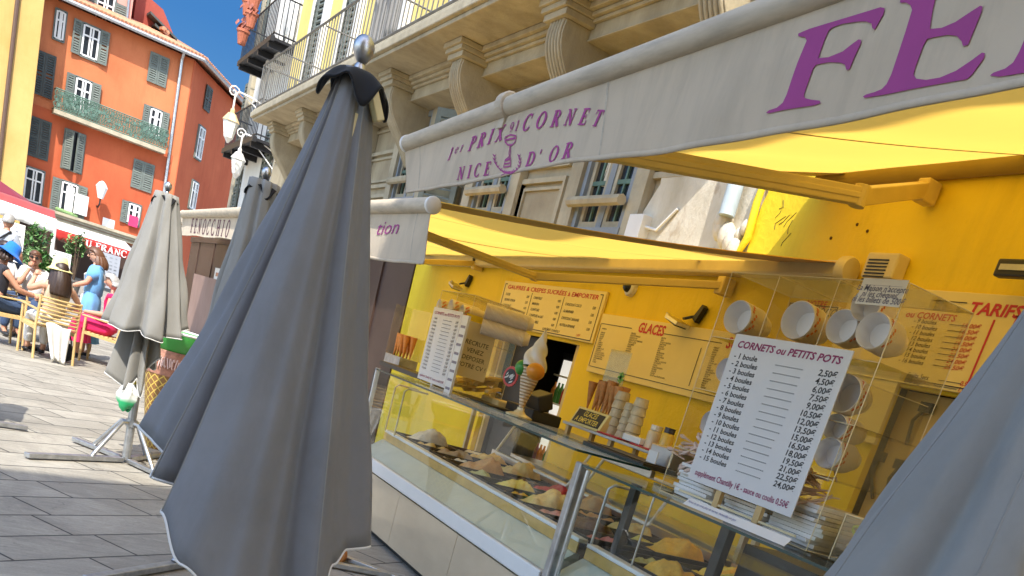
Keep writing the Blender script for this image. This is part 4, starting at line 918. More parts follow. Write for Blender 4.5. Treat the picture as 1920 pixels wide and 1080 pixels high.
px_poly(l2_, AX1, [(862, 490), (880, 480), (920, 470), (960, 455), (985, 430), (1010, 380), (1085, 170), (1120, 60), (1112, 35), (1090, 22), (1058, 22), (1060, 5), (1090, -10), (1540, -160), (1560, -150), (1510, -60), (1490, -62), (1470, -85), (1420, -90), (1330, -62), (1265, -45), (1245, -20), (1225, 60), (1210, 155), (1270, 150), (1340, 120), (1400, 80), (1465, 38), (1477, 42), (1470, 70), (1400, 235), (1375, 240), (1368, 215), (1345, 190), (1300, 185), (1240, 195), (1195, 205), (1175, 240), (1135, 345), (1125, 385), (1140, 405), (1190, 412), (1260, 400), (1340, 365), (1420, 310), (1470, 272), (1485, 275), (1480, 300), (1420, 385), (1395, 408), (1300, 425), (1000, 480), (870, 498)])
px_poly(l2_, AX1, [(1512, 390), (1530, 375), (1590, 355), (1630, 325), (1660, 270), (1790, -60), (1880, -90), (1730, 330), (1745, 352), (1790, 352), (1790, 368), (1560, 397)])
drape(l2_, vf1, bl, br2, .045, vl, vr).build('large_lettering', mt['magenta'], va1)
l3 = MB(); wr_line(l3, AX2, 'tion', (705, 441), (748, 439), 27, .2, False, 0, .0, dx=-.016); drape(l3, vf2, bL, bR, .05, vL, vR).build('lettering', mt['magenta'], va2)
l4 = MB(); wr_line(l4, AX3, 'FENOCCHIO N', (357, 436), (452, 449), 26, .05, dx=-.02); drape(l4, vf3, b3L, b3R, .09, v3L, v3R).build('lettering', M('dark_plum_print', (.10, .025, .05), .7), va3)
# ------------------------------------------------------------------ ice cream shop: yellow wall, openings, back room
SX = 4.74
shop = thing('ice_cream_shop', 'bright yellow ice cream shop front with two dark openings under the awnings', 'shop', (5.5, 6, 0))
w = MB()
D1 = (8.45, 10.3, 2.05); D2 = (1.2, 4.46, 2.2)
for y0, y1, z0, z1 in ((-4, D2[0], 0, 2.93), (D2[0], D2[1], D2[2], 2.93), (D2[1], D1[0], 0, 2.93), (D1[0], D1[1], D1[2], 2.93), (D1[1], 13.61, 0, 2.72)): w.box(SX, 4.796, y0, y1, z0, z1)
random.seed(5)
edge = [(6.36, 2.93)]+[(6.34+random.uniform(-.05, .05)+.02*math.sin(k), 2.93+k*.09) for k in range(1, 12)]
w.prism([(SX, -4, 2.931)]+[(SX, y, z) for y, z in edge]+[(SX, 6.3, 3.95), (SX, -4, 3.95)], (.056, 0, 0))
w.build('wall', mt['shopyellow'], shop)
w = MB(); w.tube([(SX-.03, 6.38, 3.6), (SX-.03, 6.40, 3.3), (SX-.035, 6.36, 3.05), (SX-.02, 6.44, 2.93)], [.02, .03, .033, .022], 8)
w.build('painted_pipe', mt['shopyellow'], shop, smooth=True)
w = MB()
for k in range(8):
    p0 = Vector((SX-.001, 6.2-random.random()*.35, 3.0+random.random()*.42)); w.tube([p0, p0+Vector((0, random.uniform(-.05, .02), random.uniform(.01, .05))), p0+Vector((0, random.uniform(-.09, .0), random.uniform(.05, .1)))], .003, 4)
for k in range(3): w.ball((SX-.003, 5.5-k*.12-random.random()*.1, 3.15-random.random()*.12), .011, 6, 0, 4)
w.build('plaster_cracks', M('grey_crack', (.12, .07, .02), .9), shop)
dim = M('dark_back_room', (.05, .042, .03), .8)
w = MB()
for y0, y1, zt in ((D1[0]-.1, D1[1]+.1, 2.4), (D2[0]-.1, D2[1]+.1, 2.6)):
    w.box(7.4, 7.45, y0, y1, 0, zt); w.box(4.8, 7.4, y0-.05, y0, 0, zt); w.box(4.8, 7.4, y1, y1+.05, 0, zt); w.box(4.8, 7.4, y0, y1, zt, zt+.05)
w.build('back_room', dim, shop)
w = MB(); w.box(4.80, 4.86, D1[0], D1[0]+.16, 0, D1[2]); w.box(4.80, 4.86, D1[1]-.05, D1[1], 0, D1[2]); w.build('door_jamb', M('cream_door_jamb', (.62, .5, .24), .6), shop)
w = MB(); w.box(4.9, 4.94, D1[1]-.75, D1[1]-.1, 0, D1[2]); w.build('door_leaf', mt['blackplastic'], shop)
w = MB(); w.box(4.86, 4.96, 3.72, D2[1], 0, 2.2); w.build('beige_pillar', wallmat('beige_plaster', (.50, .36, .14), (.60, .45, .2), 1.0, streak=.2, bmp=.2), shop)
w = MB()
for u, v, u2, v2 in ((1648, 855, 1636, 935), (1690, 872, 1660, 942), (1738, 765, 1700, 830)):
    p, q = atx(u, v, 4.84), atx(u2, v2, 4.84); w.box(p.x-.02, p.x+.02, p.y-.045, p.y+.045, p.z-.03, p.z+.03); w.tube([p, p.lerp(q, .4)+Vector((-.02, .03, 0)), q], .012, 6)
w.build('plug_lead', mt['blackplastic'], shop)

# drinks fridge inside the first opening
fr = thing('drinks_fridge', 'tall drinks fridge with lit shelves seen through the shop doorway', 'fridge', (5.6, 8.95, 0))
fa, fb_ = atx(1042, 655, 5.3), atx(1098, 735, 5.3); y0, y1 = 8.9, 9.85
w = MB(); w.box(5.35, 5.95, y0, y1, 0, 2.0); w.build('body', M('fridge_body', (.03, .03, .032), .4), fr)
lit = M('lit_fridge_interior', (.75, .76, .74), .5); lb = lit.node_tree.nodes['Principled BSDF']; lb.inputs['Emission Color'].default_value = (1, .95, .85, 1); lb.inputs['Emission Strength'].default_value = .22
w = MB(); w.box(5.335, 5.349, y0+.08, y1-.08, .5, 1.92); w.build('lit_interior', lit, fr)
for z in (.75, 1.1, 1.45, 1.75):
    w = MB(); w.box(5.26, 5.334, y0+.08, y1-.08, z-.02, z); w.build('shelf', mt['winwhite'], fr)
cols = [M('bottle_%s' % n_, c_, .3) for n_, c_ in (('red', (.35, .03, .02)), ('green', (.05, .2, .04)), ('orange', (.6, .22, .03)), ('plum', (.2, .03, .1)))]
for z in (.75, 1.1, 1.45):
    for k in range(9):
        w = MB(); y = y0+.15+k*.083; w.lathe([(.03, 0), (.032, .13), (.012, .19), (.012, .22)], (5.29, y, z), 10); w.build('bottle', cols[(k//2+int(z*10)) % 4], fr)

# ------------------------------------------------------------------ sign boards on the wall
def board(label, pl, X, depth=.03, quad=None, m=mt['board'], nm='menu_board'):
    """flat board whose corners lie at four pixels on the plane x=X: TL TR BR BL -> (thing, place function)"""
    tl, tr, br__, bl_ = [atx(u, v, X) for u, v in quad]
    zt_, zb_ = (tl.z+tr.z)/2, (br__.z+bl_.z)/2; yl, yr = (tl.y+bl_.y)/2, (tr.y+br__.y)/2
    t = thing(nm, label, pl, (X, (yl+yr)/2, zb_))
    w = MB(); w.box(X, X+depth, yr, yl, zb_, zt_); w.build('panel', m, t, bevel=.004)
    W_, H_ = yl-yr, zt_-zb_
    def P(x, y, off=.0025): return Vector((X-off, yl-x*W_, zb_+y*H_))
    return t, P, W_, H_
UX, UY = Vector((0, -1, 0)), Vector((0, 0, 1))
def frame_lines(mb, P, x0, x1, y0, y1, gap=None, th=.006, m=0):
    def ln(a, b, c, d): p, q = P(a, b), P(c, d); mb.box(p.x-.0012, p.x+.001, min(p.y, q.y)-th/2, max(p.y, q.y)+th/2, min(p.z, q.z)-th/2, max(p.z, q.z)+th/2, m)
    ln(x0, y0, x1, y0); ln(x0, y0, x0, y1); ln(x1, y0, x1, y1)
    if gap: ln(x0, y1, gap[0], y1); ln(gap[1], y1, x1, y1)
    else: ln(x0, y1, x1, y1)
    return ln
b1_, P, W_, H_ = board('cream menu board headed GAUFRES & CREPES above the doorway', 'menu board', SX-.035, quad=[(943, 527), (1139, 545), (1110, 643), (930, 608)])
rd, bk = MB(), MB()
write(rd, 'GAUFRES & CREPES SUCRÉES à EMPORTER', P(.05, .83), UX, UY, .125*H_, 0, .12, .02, squeeze=W_*.9/(text2d('GAUFRES & CREPES SUCRÉES à EMPORTER', .125*H_, .12, .02)[0] and max(x for x, y in text2d('GAUFRES & CREPES SUCRÉES à EMPORTER', .125*H_, .12, .02)[0])))
frame_lines(bk, P, .02, .98, .04, .93, (.04, .96), .008)
def rows(mb, P, x, xp, y, dy, items, size, prices=None, sh=.2, bold=.012, pm=None):
    for i, s in enumerate(items):
        write(mb, s, P(x, y-dy*i), UX, UY, size, 0, sh, bold)
        if prices: write(pm or mb, prices[i] if not isinstance(prices, str) else prices, P(xp, y-dy*i), UX, UY, size*.95, 0, sh, bold, 'RIGHT')
rows(bk, P, .05, .31, .68, .125, ['SUCRE', 'BEURRE CITRON', 'CHOCOLAT', 'NUTELLA', 'MIEL'], .075*H_*1.05, ['3,00', '3,50', '4,00', '4,00', '4,00'])
rows(bk, P, .36, .63, .68, .125, ['CHANTILLY', 'MARRON', 'CONFITURE', 'CONFITURE de LAIT', "SIROP d'ERABLE"], .075*H_*1.05, '4,00')
rows(bk, P, .68, .95, .64, .14, ['CHOCOLAT-COCO', 'Gd MARNIER', 'CHOCOLAT BANANE', 'NUTELLA BANANE'], .075*H_*1.05, '5,00')
write(bk, 'SUPPLÉMENT GLACE', P(.12, .075), UX, UY, .072*H_, 0, .2, .012); write(rd, '2,50€', P(.40, .075), UX, UY, .072*H_, 0, .2, .012); write(bk, 'SUPPLÉMENT CHANTILLY', P(.53, .075), UX, UY, .072*H_, 0, .2, .012); write(rd, '1,00€', P(.85, .075), UX, UY, .072*H_, 0, .2, .012)
for x in (.335, .655): p = P(x, .15); q = P(x, .8); bk.box(p.x-.001, p.x+.001, p.y-.003, p.y+.003, p.z, q.z)
rd.build('red_lettering', mt['red'], b1_); bk.build('black_lettering', mt['black'], b1_)

b2_, P, W_, H_ = board('long cream menu board headed GLACES and SORBETS on the yellow wall', 'menu board', SX-.035, quad=[(1131, 592), (1700, 665), (1640, 838), (1098, 692)])
W2, H2 = W_, H_
def Pm(u, v):
    p = atx(u, v, SX-.035); return Vector((p.x-.0025, p.y, p.z))
rd, bk = MB(), MB()
hs = .05*1.9
write(rd, 'GLACES', Pm(1195, 622), UX, UY, .115, 0, .15, .03); write(rd, 'SORBETS', Pm(1360, 652), UX, UY, .115, 0, .15, .03)
def hline(mb, p, q, th=.005): mb.obox((p+q)/2, (q-p)/2, (0, 0, th/2), (.0012, 0, 0))
zt_ = Pm(1150, 610).z; zb_ = Pm(1106, 688).z+.01
for ya, yb in ((Pm(1130, 604).y, Pm(1186, 612).y), (Pm(1246, 624).y, Pm(1355, 640).y)): hline(bk, Vector((SX-.0375, ya, zt_)), Vector((SX-.0375, yb, zt_)))
hline(bk, Vector((SX-.0375, Pm(1130, 604).y, zb_)), Vector((SX-.0375, Pm(1500, 760).y, zb_)))
for u, v in ((1128, 606),): y = Pm(u, v).y; bk.box(SX-.0387, SX-.0365, y-.003, y+.003, zb_, zt_)
y = Pm(1303, 690).y; bk.box(SX-.0387, SX-.0365, y-.003, y+.003, zb_+.03, zt_-.06)
lists = [(1129, 617, ['AMARENA', '', 'AMANDE', 'BANANE', 'BOUNTY', 'BISCUIT', 'CAFE', 'CALISSON', 'CANNELLE', 'CARAMEL', 'CARAMEL AU SEL', 'CHOCOLAT', 'CHOCOLAT BLANC', 'CHOCOLAT ORANGE', 'CHOCOLAT NOIR', 'CITRON MERINGUE', 'COCO', 'COOKIE']),
         (1183, 626, ['DRAGEES', "FLEUR D'ORANGER", 'FLEUR DE LAIT', 'FLEUR DE LAIT AMARENA', 'FIOR DI LATTE', 'GINGEMBRE', 'KINDER', 'LAVANDE', 'MARRON']),
         (1240, 635, ['MENTHE', 'NOIX', 'NOUGAT ARDECHE', 'PANETTONE', 'PISTACHE', 'RIZ AU LAIT', 'ROSE', 'RHUM RAISINS', 'SPECULOOS', 'STRACCIATELLA', 'TIRAMISU', 'TOMATE ou OLIVETTES', 'TUTTI FRUTTI', 'VANILLE', 'VANILLE BOURBON', 'VERVEINE', 'VIOLETTE', 'YAOURT', 'YAOURT aux FRUITS ROUGES']),
         (1338, 653, ['ABRICOT', 'ANANAS', 'BASILIC', 'CACAO', 'CASSIS', 'CERISE', 'CITRON', 'CITRON VERT', 'FIGUE', 'FRAISE', 'FRAMBOISE', 'FRUIT PASSION', 'GOYAVE', 'LITCHI', 'MANDARINE', 'MANGUE', 'MELON', 'MURE', 'ORANGE'])]
for u, v, it in lists:
    p = Pm(u, v); n_ = max(len(it), 17); dz = (p.z-zb_-.02)/n_
    for i, s in enumerate(it):
        if s: write(bk, s, p-Vector((0, 0, dz*i)), UX, UY, dz*1.02, 0, .2, .012)
rd.build('red_lettering', mt['red'], b2_); bk.build('black_lettering', mt['black'], b2_)

b3_, P, W_, H_ = board('cream price board headed TARIFS beside the beige pillar', 'menu board', SX-.05, quad=[(1600, 532), (2010, 563), (1940, 762), (1545, 692)])
def Pt(u, v):
    p = atx(u, v, SX-.05); return Vector((p.x-.0025, p.y, p.z))
rd, bk = MB(), MB()
write(rd, 'TARIFS', Pt(1813, 588), UX, UY, .092, 0, .15, .03, squeeze=1.25); write(rd, 'ou CORNETS', Pt(1697, 594), UX, UY, .052, 0, .15, .02, squeeze=1.25)
write(rd, 'T', Pt(1896, 606), UX, UY, .06, 0, .2, .02)
hline(bk, Pt(1748, 563), Vector((SX-.0525, Pt(1812, 572).y, Pt(1748, 563).z)))
y = Pt(1838, 665).y; z1, z0 = Pt(1866, 600).z, Pt(1810, 729).z; rd.box(SX-.0537, SX-.0515, y-.006, y+.006, z0, z1)
pr = ['15,00€', '16,50€', '18,00€', '19,50€', '21,00€', '22,50€', '24,00€', '25,50€']; yl = Pt(1712, 606).y; yr = Pt(1838, 616).y; zz0, zz1 = Pt(1820, 616).z, Pt(1790, 694).z
for i, s in enumerate(pr):
    z = zz0+(zz1-zz0)*i/7; o = Vector((SX-.0525, 0, z))
    write(bk, '- %d boules' % (9+i), Vector((SX-.0525, yl, z)), UX, UY, .036, 0, .2, .01, squeeze=1.2); write(rd, s, Vector((SX-.0525, Pt(1838, 616).y, z)), UX, UY, .035, 0, .2, .01, 'RIGHT', 1.35)
    hline(bk, Vector((SX-.0525, yl-.27, z+.01)), Vector((SX-.0525, yl-.40, z+.01)), .003)
zf = Pt(1585, 697).z; hline(bk, Vector((SX-.0525, Pt(1560, 690).y, zf+.02)), Vector((SX-.0525, Pt(1950, 760).y, zf+.02)), .006)
for s, s2, u, v, u2 in (('Meringue', '0,50€', 1590, 690, 1662), ('Fruits Secs', '0,50€', 1700, 706, 1800), ('Chantilly', '1,00€', 1693, 716, 1796)):
    write(bk, s, Pt(u, v), UX, UY, .038, 0, .2, .012); write(rd, s2, Vector((SX-.0525, Pt(u2, v).y-.02, Pt(u, v).z)), UX, UY, .038, 0, .2, .012)
    hline(bk, Pt(u, v)+Vector((0, -.24, .01)), Pt(u, v)+Vector((0, -.40, .01)), .003)
rd.build('red_lettering', mt['red'], b3_); bk.build('black_lettering', mt['black'], b3_)
# small framed card between the boards
b4_, P, W_, H_ = board('small cream card with rounded black frame reading CHOCOLAT CHAUD', 'sign', SX-.06, quad=[(1478, 567), (1574, 573), (1562, 618), (1466, 612)])
rd, bk = MB(), MB(); frame_lines(bk, P, .03, .97, .06, .94, None, .008); write(rd, 'NOTRE', P(.35, .88), UX, UY, .06, 0, .15, .02); write(bk, 'CHOCOLAT', P(.42, .55), UX, UY, .075, 0, .2, .005); write(bk, 'CHAUD', P(.5, .2), UX, UY, .075, 0, .2, .005)
rd.build('red_lettering', mt['red'], b4_); bk.build('black_lettering', mt['black'], b4_)

# wall fittings
def wall_lamp(u, v, label):
    p = atx(u, v, SX-.12); t = thing('wall_lamp', label, 'lamp', (SX, p.y, p.z-.1), 'folding wall lamps on the yellow wall')
    w = MB(); w.bar((SX-.003, p.y-.05, p.z+.06), (SX-.10, p.y-.02, p.z+.01), .07, .02); w.build('arm', mt['darksteel'], t, bevel=.003)
    w = MB(); w.bar(p+Vector((0, .12, .0)), p+Vector((-.02, -.1, -.05)), .13, .03); w.bar(p+Vector((0, .2, .03)), p+Vector((0, .12, 0)), .03, .015); w.build('head', mt['stainless'], t, bevel=.004)
    w = MB(); w.bar(p+Vector((-.01, .1, -.018)), p+Vector((-.03, -.08, -.067)), .11, .008); w.build('glass', mt['darkglass'], t)
    w = MB(); w.prism([(SX-.06, p.y-.07, p.z+.03), (SX-.06, p.y-.15, p.z+.14), (SX-.06, p.y-.18, p.z+.12), (SX-.06, p.y-.12, p.z+.0)], (.05, 0, 0)); w.build('bracket', mt['darksteel'], t)
wall_lamp(857, 533, 'small folding wall lamp left of the GAUFRES board'); wall_lamp(1275, 598, 'small folding wall lamp above the GLACES board')
p = atx(1187, 541, SX); t = thing('dome_camera', 'small white dome camera on the yellow wall under the awning arm', 'camera', (SX-.05, p.y, p.z-.07))
w = MB(); w.lathe([(.075, 0), (.075, .04), (.06, .055)], (SX, p.y, p.z), 18, ax=(-1, 0, 0)); w.build('housing', mt['whiteplastic'], t, smooth=True)
w = MB(); w.ball((SX-.055, p.y, p.z), .05, 14); w.build('lens_dome', mt['darkglass'], t, smooth=True)
def wallquad(quad, X):
    q = [atx(u, v, X) for u, v in quad]; return (q[1].y+q[2].y)/2, (q[0].y+q[3].y)/2, (q[2].z+q[3].z)/2, (q[0].z+q[1].z)/2
y0, y1, z0, z1 = wallquad([(1632, 474), (1690, 474), (1673, 522), (1612, 520)], SX-.1)
t = thing('alarm_box', 'cream alarm box with louvred face high on the yellow wall', 'alarm box', (SX-.05, (y0+y1)/2, z0))
w = MB(); w.box(SX-.11, SX-.003, y0, y1, z0, z1); w.build('case', mt['cream_metal'], t, bevel=.012)
w = MB()
for k in range(10): z = z1-.05-k*.02; w.box(SX-.116, SX-.111, y1-.2, y1-.03, z, z+.008)
w.build('louvre', mt['darksteel'], t)
w = MB(); w.tube([(SX-.02, y0+.03, z0), (SX-.02, y0+.02, z0-.1), (SX-.02, y0+.06, z0-.25)], .012, 6); w.build('cable', mt['blackplastic'], t)
y0, y1, z0, z1 = wallquad([(1868, 484), (1960, 490), (1955, 522), (1873, 520)], SX-.22)
t = thing('floodlight', 'black framed floodlight on the yellow wall at the right', 'floodlight', (SX-.2, (y0+y1)/2, z0))
w = MB(); w.box(SX-.24, SX-.18, y0, y1, z0, z1); w.build('frame', mt['blackplastic'], t, bevel=.01)
w = MB(); w.box(SX-.246, SX-.241, y0+.03, y1-.03, z0+.03, z1-.03); w.build('glass', M('floodlight_glass', (.55, .55, .5), .15), t)
w = MB(); w.bar((SX-.003, (y0+y1)/2, z1+.08), (SX-.2, (y0+y1)/2, z1-.02), .12, .02); w.build('bracket', mt['cream_metal'], t)
w = MB(); w.tube([(SX-.03, (y0+y1)/2, z1+.07), (SX-.09, (y0+y1)/2+.05, z1+.1), (SX-.1, (y0+y1)/2+.1, z1)], .012, 6); w.build('cable', mt['blackplastic'], t)

# ------------------------------------------------------------------ display cases
FX = 2.75
reflectpanel = M('steel_panel_reflection', (.56, .45, .31), .22, var=.16, scale=1.5, bmp=.02, coat=.3, stretch=(1, .35, 1))  # beige reflection on the steel front panels put into the colour
whitemetal = M('white_enamel', (.70, .71, .70), .3, var=.03, bmp=.02)
goldstrip = M('gold_strip', (.55, .38, .12), .35, .5, var=.15)
aqua = M('pale_aqua_liner', (.37, .44, .41), .3, var=.06, bmp=.02)
def display_case(label, y0, y1, zt):
    t = thing('display_case', label, 'display case', (FX+.55, (y0+y1)/2, 0), 'ice cream display cases')
    def pt(nm, m_, *boxes, parent=t, bevel=0):
        w = MB()
        for b in boxes: w.box(*b)
        return w.build(nm, m_, parent, bevel=bevel)
    pt('plinth', mt['blackplastic'], (FX+.08, FX+1.0, y0+.03, y1-.03, 0, .06))
    n_ = 3; L_ = (y1-y0)/n_
    for k in range(n_): pt('front_panel', reflectpanel, (FX+.015, FX+.05, y0+k*L_+.003, y0+(k+1)*L_-.003, .06, .49))
    pt('body', mt['stainless'], (FX+.06, FX+1.35, y0+.005, y1-.005, .061, .599))
    pt('rail', whitemetal, (FX-.005, FX+.059, y0, y1, .505, .612), bevel=.01)
    w = MB(); w.prism([(FX+.03, y0+.02, .615), (FX+.20, y0+.02, .745), (FX+.24, y0+.02, .745), (FX+.24, y0+.02, .615)], (0, y1-y0-.04, 0)); w.build('liner', aqua, t)
    pt('gold_strip', goldstrip, (FX+.205, FX+.215, y0+.02, y1-.02, .747, .812))
    pt('lip', whitemetal, (FX+.2, FX+.27, y0+.02, y1-.02, .814, .838), bevel=.004)
    pt('tub_deck', mt['darksteel'], (FX+.245, FX+1.36, y0+.02, y1-.02, .60, .70))
    pt('front_glass', mt['glass'], (FX+.004, FX+.010, y0+.04, y1-.04, .614, zt-.014))
    tg = pt('top_glass', mt['glass'], (FX+.002, FX+.52, y0+.01, y1-.01, zt-.012, zt))
    pt('glass_edge', mt['glassedge'], (FX-.004, FX+.0015, y0+.01, y1-.01, zt-.0125, zt+.0005), (FX+.5205, FX+.526, y0+.01, y1-.01, zt-.0125, zt+.0005), (FX+.002, FX+.52, y0+.004, y0+.0095, zt-.0125, zt), parent=tg)
    pt('rear_frame', mt['stainless'], (FX+1.30, FX+1.36, y0, y1, .70, .90), (FX+.53, FX+.56, y0, y1, zt-.05, zt-.01))
    for y in (y0+.012, y1-.012):
        pt('end_glass', mt['glass'], (FX+.02, FX+1.0, y-.003, y+.003, .62, 1.0), (FX+.02, FX+.52, y-.003, y+.003, 1.001, zt-.02))
    return t, pt
yA0, yA1, yB0, yB1 = 4.60, 8.3, .55, 4.54
cA, ptA = display_case('far glass ice cream case below the lower awning', yA0, yA1, 1.325)
ptA('corner_post', whitemetal, (FX-.004, FX+.03, yA1-.03, yA1, .613, 1.33)); ptA('corner_trim', mt['blackplastic'], (FX-.006, FX+.03, yA1+.001, yA1+.03, .613, 1.32))
w = MB()
for y in (8.1, 7.85): w.tube([(FX+.14, y, .84), (FX+.14, y, 1.22), (FX+.17, y, 1.25), (FX+.35, y, 1.25)], .008, 8)
w.build('glass_stay', mt['cream_metal'], cA, smooth=True)
cB, ptB = display_case('near glass ice cream case with steel corner post in the foreground', yB0, yB1, 1.262)
ptB('corner_post', mt['steel'], (FX-.012, FX+.05, yB1-.045, yB1+.02, .0, 1.268), bevel=.012)
w = MB(); w.tube([(FX+.02, yB1-.09, .62), (FX+.02, yB1-.09, 1.24)], .014, 10); w.build('glass_stay', mt['chrome'], cB, smooth=True)
w = MB(); yy = atx(1115, 1000, 3.0).y; w.tube([(3.0, yy, .8), (3.0, yy, 1.16), (3.02, yy-.02, 1.19), (3.25, yy-.05, 1.19)], .009, 8); w.build('glass_stay', mt['chrome'], cB, smooth=True)
w = MB(); yy = atx(1165, 1000, 3.05).y; w.box(3.03, 3.07, yy-.03, yy+.03, .75, 1.24); w.build('inner_post', mt['darksteel'], cB, bevel=.004)
w = MB(); yy = atx(1210, 1000, 3.0).y; w.tube([(2.98, yy, .75), (2.98, yy, 1.24)], .006, 8); w.build('glass_stay', mt['chrome'], cB, smooth=True)
w = MB(); yy = atx(1355, 1020, 3.2).y; w.box(3.18, 3.23, yy-.035, yy+.035, .75, 1.24); w.box(3.18, 3.23, yB0+.1, yy, 1.20, 1.24); w.build('inner_post', mt['blackplastic'], cB, bevel=.004)
w = MB(); w.box(3.3, 3.9, yB0+.05, yy-.05, .75, 1.15); w.build('dark_insert', mt['blackplastic'], cB)
w = MB(); w.box(FX+.06, FX+.5, yB0+.03, yB1-.1, 1.12, 1.126); w.build('inner_shelf', mt['glass'], cB)
# sliding rear lid leaning inside the far case
for ya_, yb2 in ((5.3, 6.3), (6.5, 7.9)):
    w = MB(); w.bar((3.96, ya_, 1.06), (3.96, yb2, 1.06), .006, .30, upv=(.45, 0, 1)); rl_ = w.build('rear_lid', mt['glass'], cA)
    w = MB()
    for sgn in (-1, 1): w.bar((3.96+sgn*.066, ya_, 1.06+sgn*.146), (3.96+sgn*.066, yb2, 1.06+sgn*.146), .02, .022, upv=(.45, 0, 1))
    for yy in (ya_, yb2): w.bar((3.96-.066, yy, 1.06-.146), (3.96+.066, yy, 1.06+.146), .02, .02, upv=(0, 1, 0))
    w.build('lid_frame', whitemetal, rl_, bevel=.004)

w = MB(); bc = thing('added_back_counter', 'added dark counter with steel top, darkening the view behind the cases', 'counter', (4.5, 6.2, 0))  # counter put in to darken the view through the cases
w.box(4.34, SX-.004, 4.55, 8.40, 0, .86); w.build('added_cabinet', M('added_dark_olive_cabinet', (.06, .055, .035), .5), bc)
w = MB(); w.box(4.31, SX-.004, 4.54, 8.41, .861, .90); w.build('added_worktop', mt['stainless'], bc, bevel=.004)
# tubs of ice cream: one thing each, ice cream mound as its part
GC = {'pale yellow': (.84, .60, .22), 'white': (.82, .76, .62), 'raspberry red': (.52, .04, .05), 'peach orange': (.78, .40, .16), 'pistachio green': (.50, .52, .22), 'pink': (.70, .33, .28), 'chocolate brown': (.12, .05, .025), 'caramel': (.62, .34, .12), 'lemon yellow': (.84, .70, .16), 'mango yellow': (.86, .50, .06), 'strawberry pink': (.66, .20, .17), 'coffee beige': (.55, .38, .22)}
def icemat(nm, c):
    m, t, b, N, L = nodes_of(nm.replace(' ', '_')+'_ice_cream'); v = coords(N, L)
    L.new(ramp(N, L, noise(N, L, 22, 7, .7, v, .5), [(.3, tuple(x*.74 for x in c)), (.65, c)]), b.inputs['Base Color'])
    b.inputs['Roughness'].default_value = .5; b.inputs['Subsurface Weight'].default_value = .0; bump(N, L, noise(N, L, 60, 6, .7, v), b, .6, .01); return m
GM = {k: icemat(k, c) for k, c in GC.items()}
from mathutils import noise as mn
def tub(x, y, colour, label, seed, high, wy=.285, wx=.48):
    z0 = .702; zt_ = .848
    t = thing('ice_cream_tub', label, 'ice cream tub', (x, y, z0), 'tubs of ice cream in the display cases')
    w = MB()
    for (xa, xb, ya, yb) in ((-wx/2, wx/2, -wy/2, -wy/2+.006), (-wx/2, wx/2, wy/2-.006, wy/2), (-wx/2, -wx/2+.006, -wy/2+.006, wy/2-.006), (wx/2-.006, wx/2, -wy/2+.006, wy/2-.006)): w.box(x+xa, x+xb, y+ya, y+yb, z0, zt_)
    w.box(x-wx/2-.008, x+wx/2+.008, y-wy/2-.008, y-wy/2-.001, zt_-.012, zt_); w.box(x-wx/2-.008, x+wx/2+.008, y+wy/2+.001, y+wy/2+.008, zt_-.012, zt_)
    w.build('pan', mt['darksteel'], t)
    def fn(s, tt):
        px_, py_ = (s-.5)*(wx-.014), (tt-.5)*(wy-.014)
        e = max(0, 1-(2*(s-.5))**6)*max(0, 1-(2*(tt-.5))**6)
        h = mn.fractal(Vector((px_*11+seed*3.1, py_*11, seed)), 1.0, 2.0, 5)*.028+(.5+.5*sin(px_*46+py_*22*sin(seed)+seed+mn.noise(Vector((px_*7, py_*9, seed)))*3.0))*.020
        pk = high*math.exp(-((s-.55-.25*sin(seed*1.7))**2*5+(tt-.5)**2*.5))
        return Vector((x+px_, y+py_, z0+.055+e*(.03+h+pk)))
    w = MB(); w.grid(fn, 34, 26); w.build('mound', GM[colour], t, smooth=True, sharp=170)
    return t
random.seed(21)
seqA = {0: ['strawberry pink', 'chocolate brown', 'pink', 'pale yellow', 'mango yellow', 'lemon yellow', 'pistachio green', 'caramel', 'white', 'coffee beige', 'pale yellow', 'white'],
        1: ['mango yellow', 'lemon yellow', 'pale yellow', 'peach orange', 'caramel', 'mango yellow', 'raspberry red', 'chocolate brown', 'pale yellow', 'lemon yellow', 'pale yellow', 'white']}
ORD = ['first', 'second', 'third', 'fourth', 'fifth', 'sixth', 'seventh', 'eighth', 'ninth', 'tenth', 'eleventh', 'twelfth', 'thirteenth']
for r_ in (0, 1):
    for k in range(12):
        c_ = seqA[r_][k]; tub(3.275+r_*.505, 4.80+k*.297, c_, '%s ice cream in far case, %s row, %s tub past the steel post' % (c_, ('front', 'rear')[r_], ORD[k]), 1.7*k+r_*5.3, (.03, .09, .05, .15)[(k+r_*3) % 4])
seqB = {0: ['pistachio green', 'mango yellow', 'lemon yellow', 'pistachio green', 'caramel', 'caramel', 'pink', 'white'], 1: ['lemon yellow', 'mango yellow', 'pale yellow', 'mango yellow', 'peach orange', 'coffee beige', 'lemon yellow', 'raspberry red']}
for r_ in (0, 1):
    for k in range(8):
        c_ = seqB[r_][k]; tub(3.275+r_*.505, 4.33-k*.297, c_, '%s ice cream in near case, %s row, %s tub from the post' % (c_, ('front', 'rear')[r_], ORD[k]), 2.3*k+r_*4.1+30, (.05, .10, .16, .06)[(k+r_) % 4])
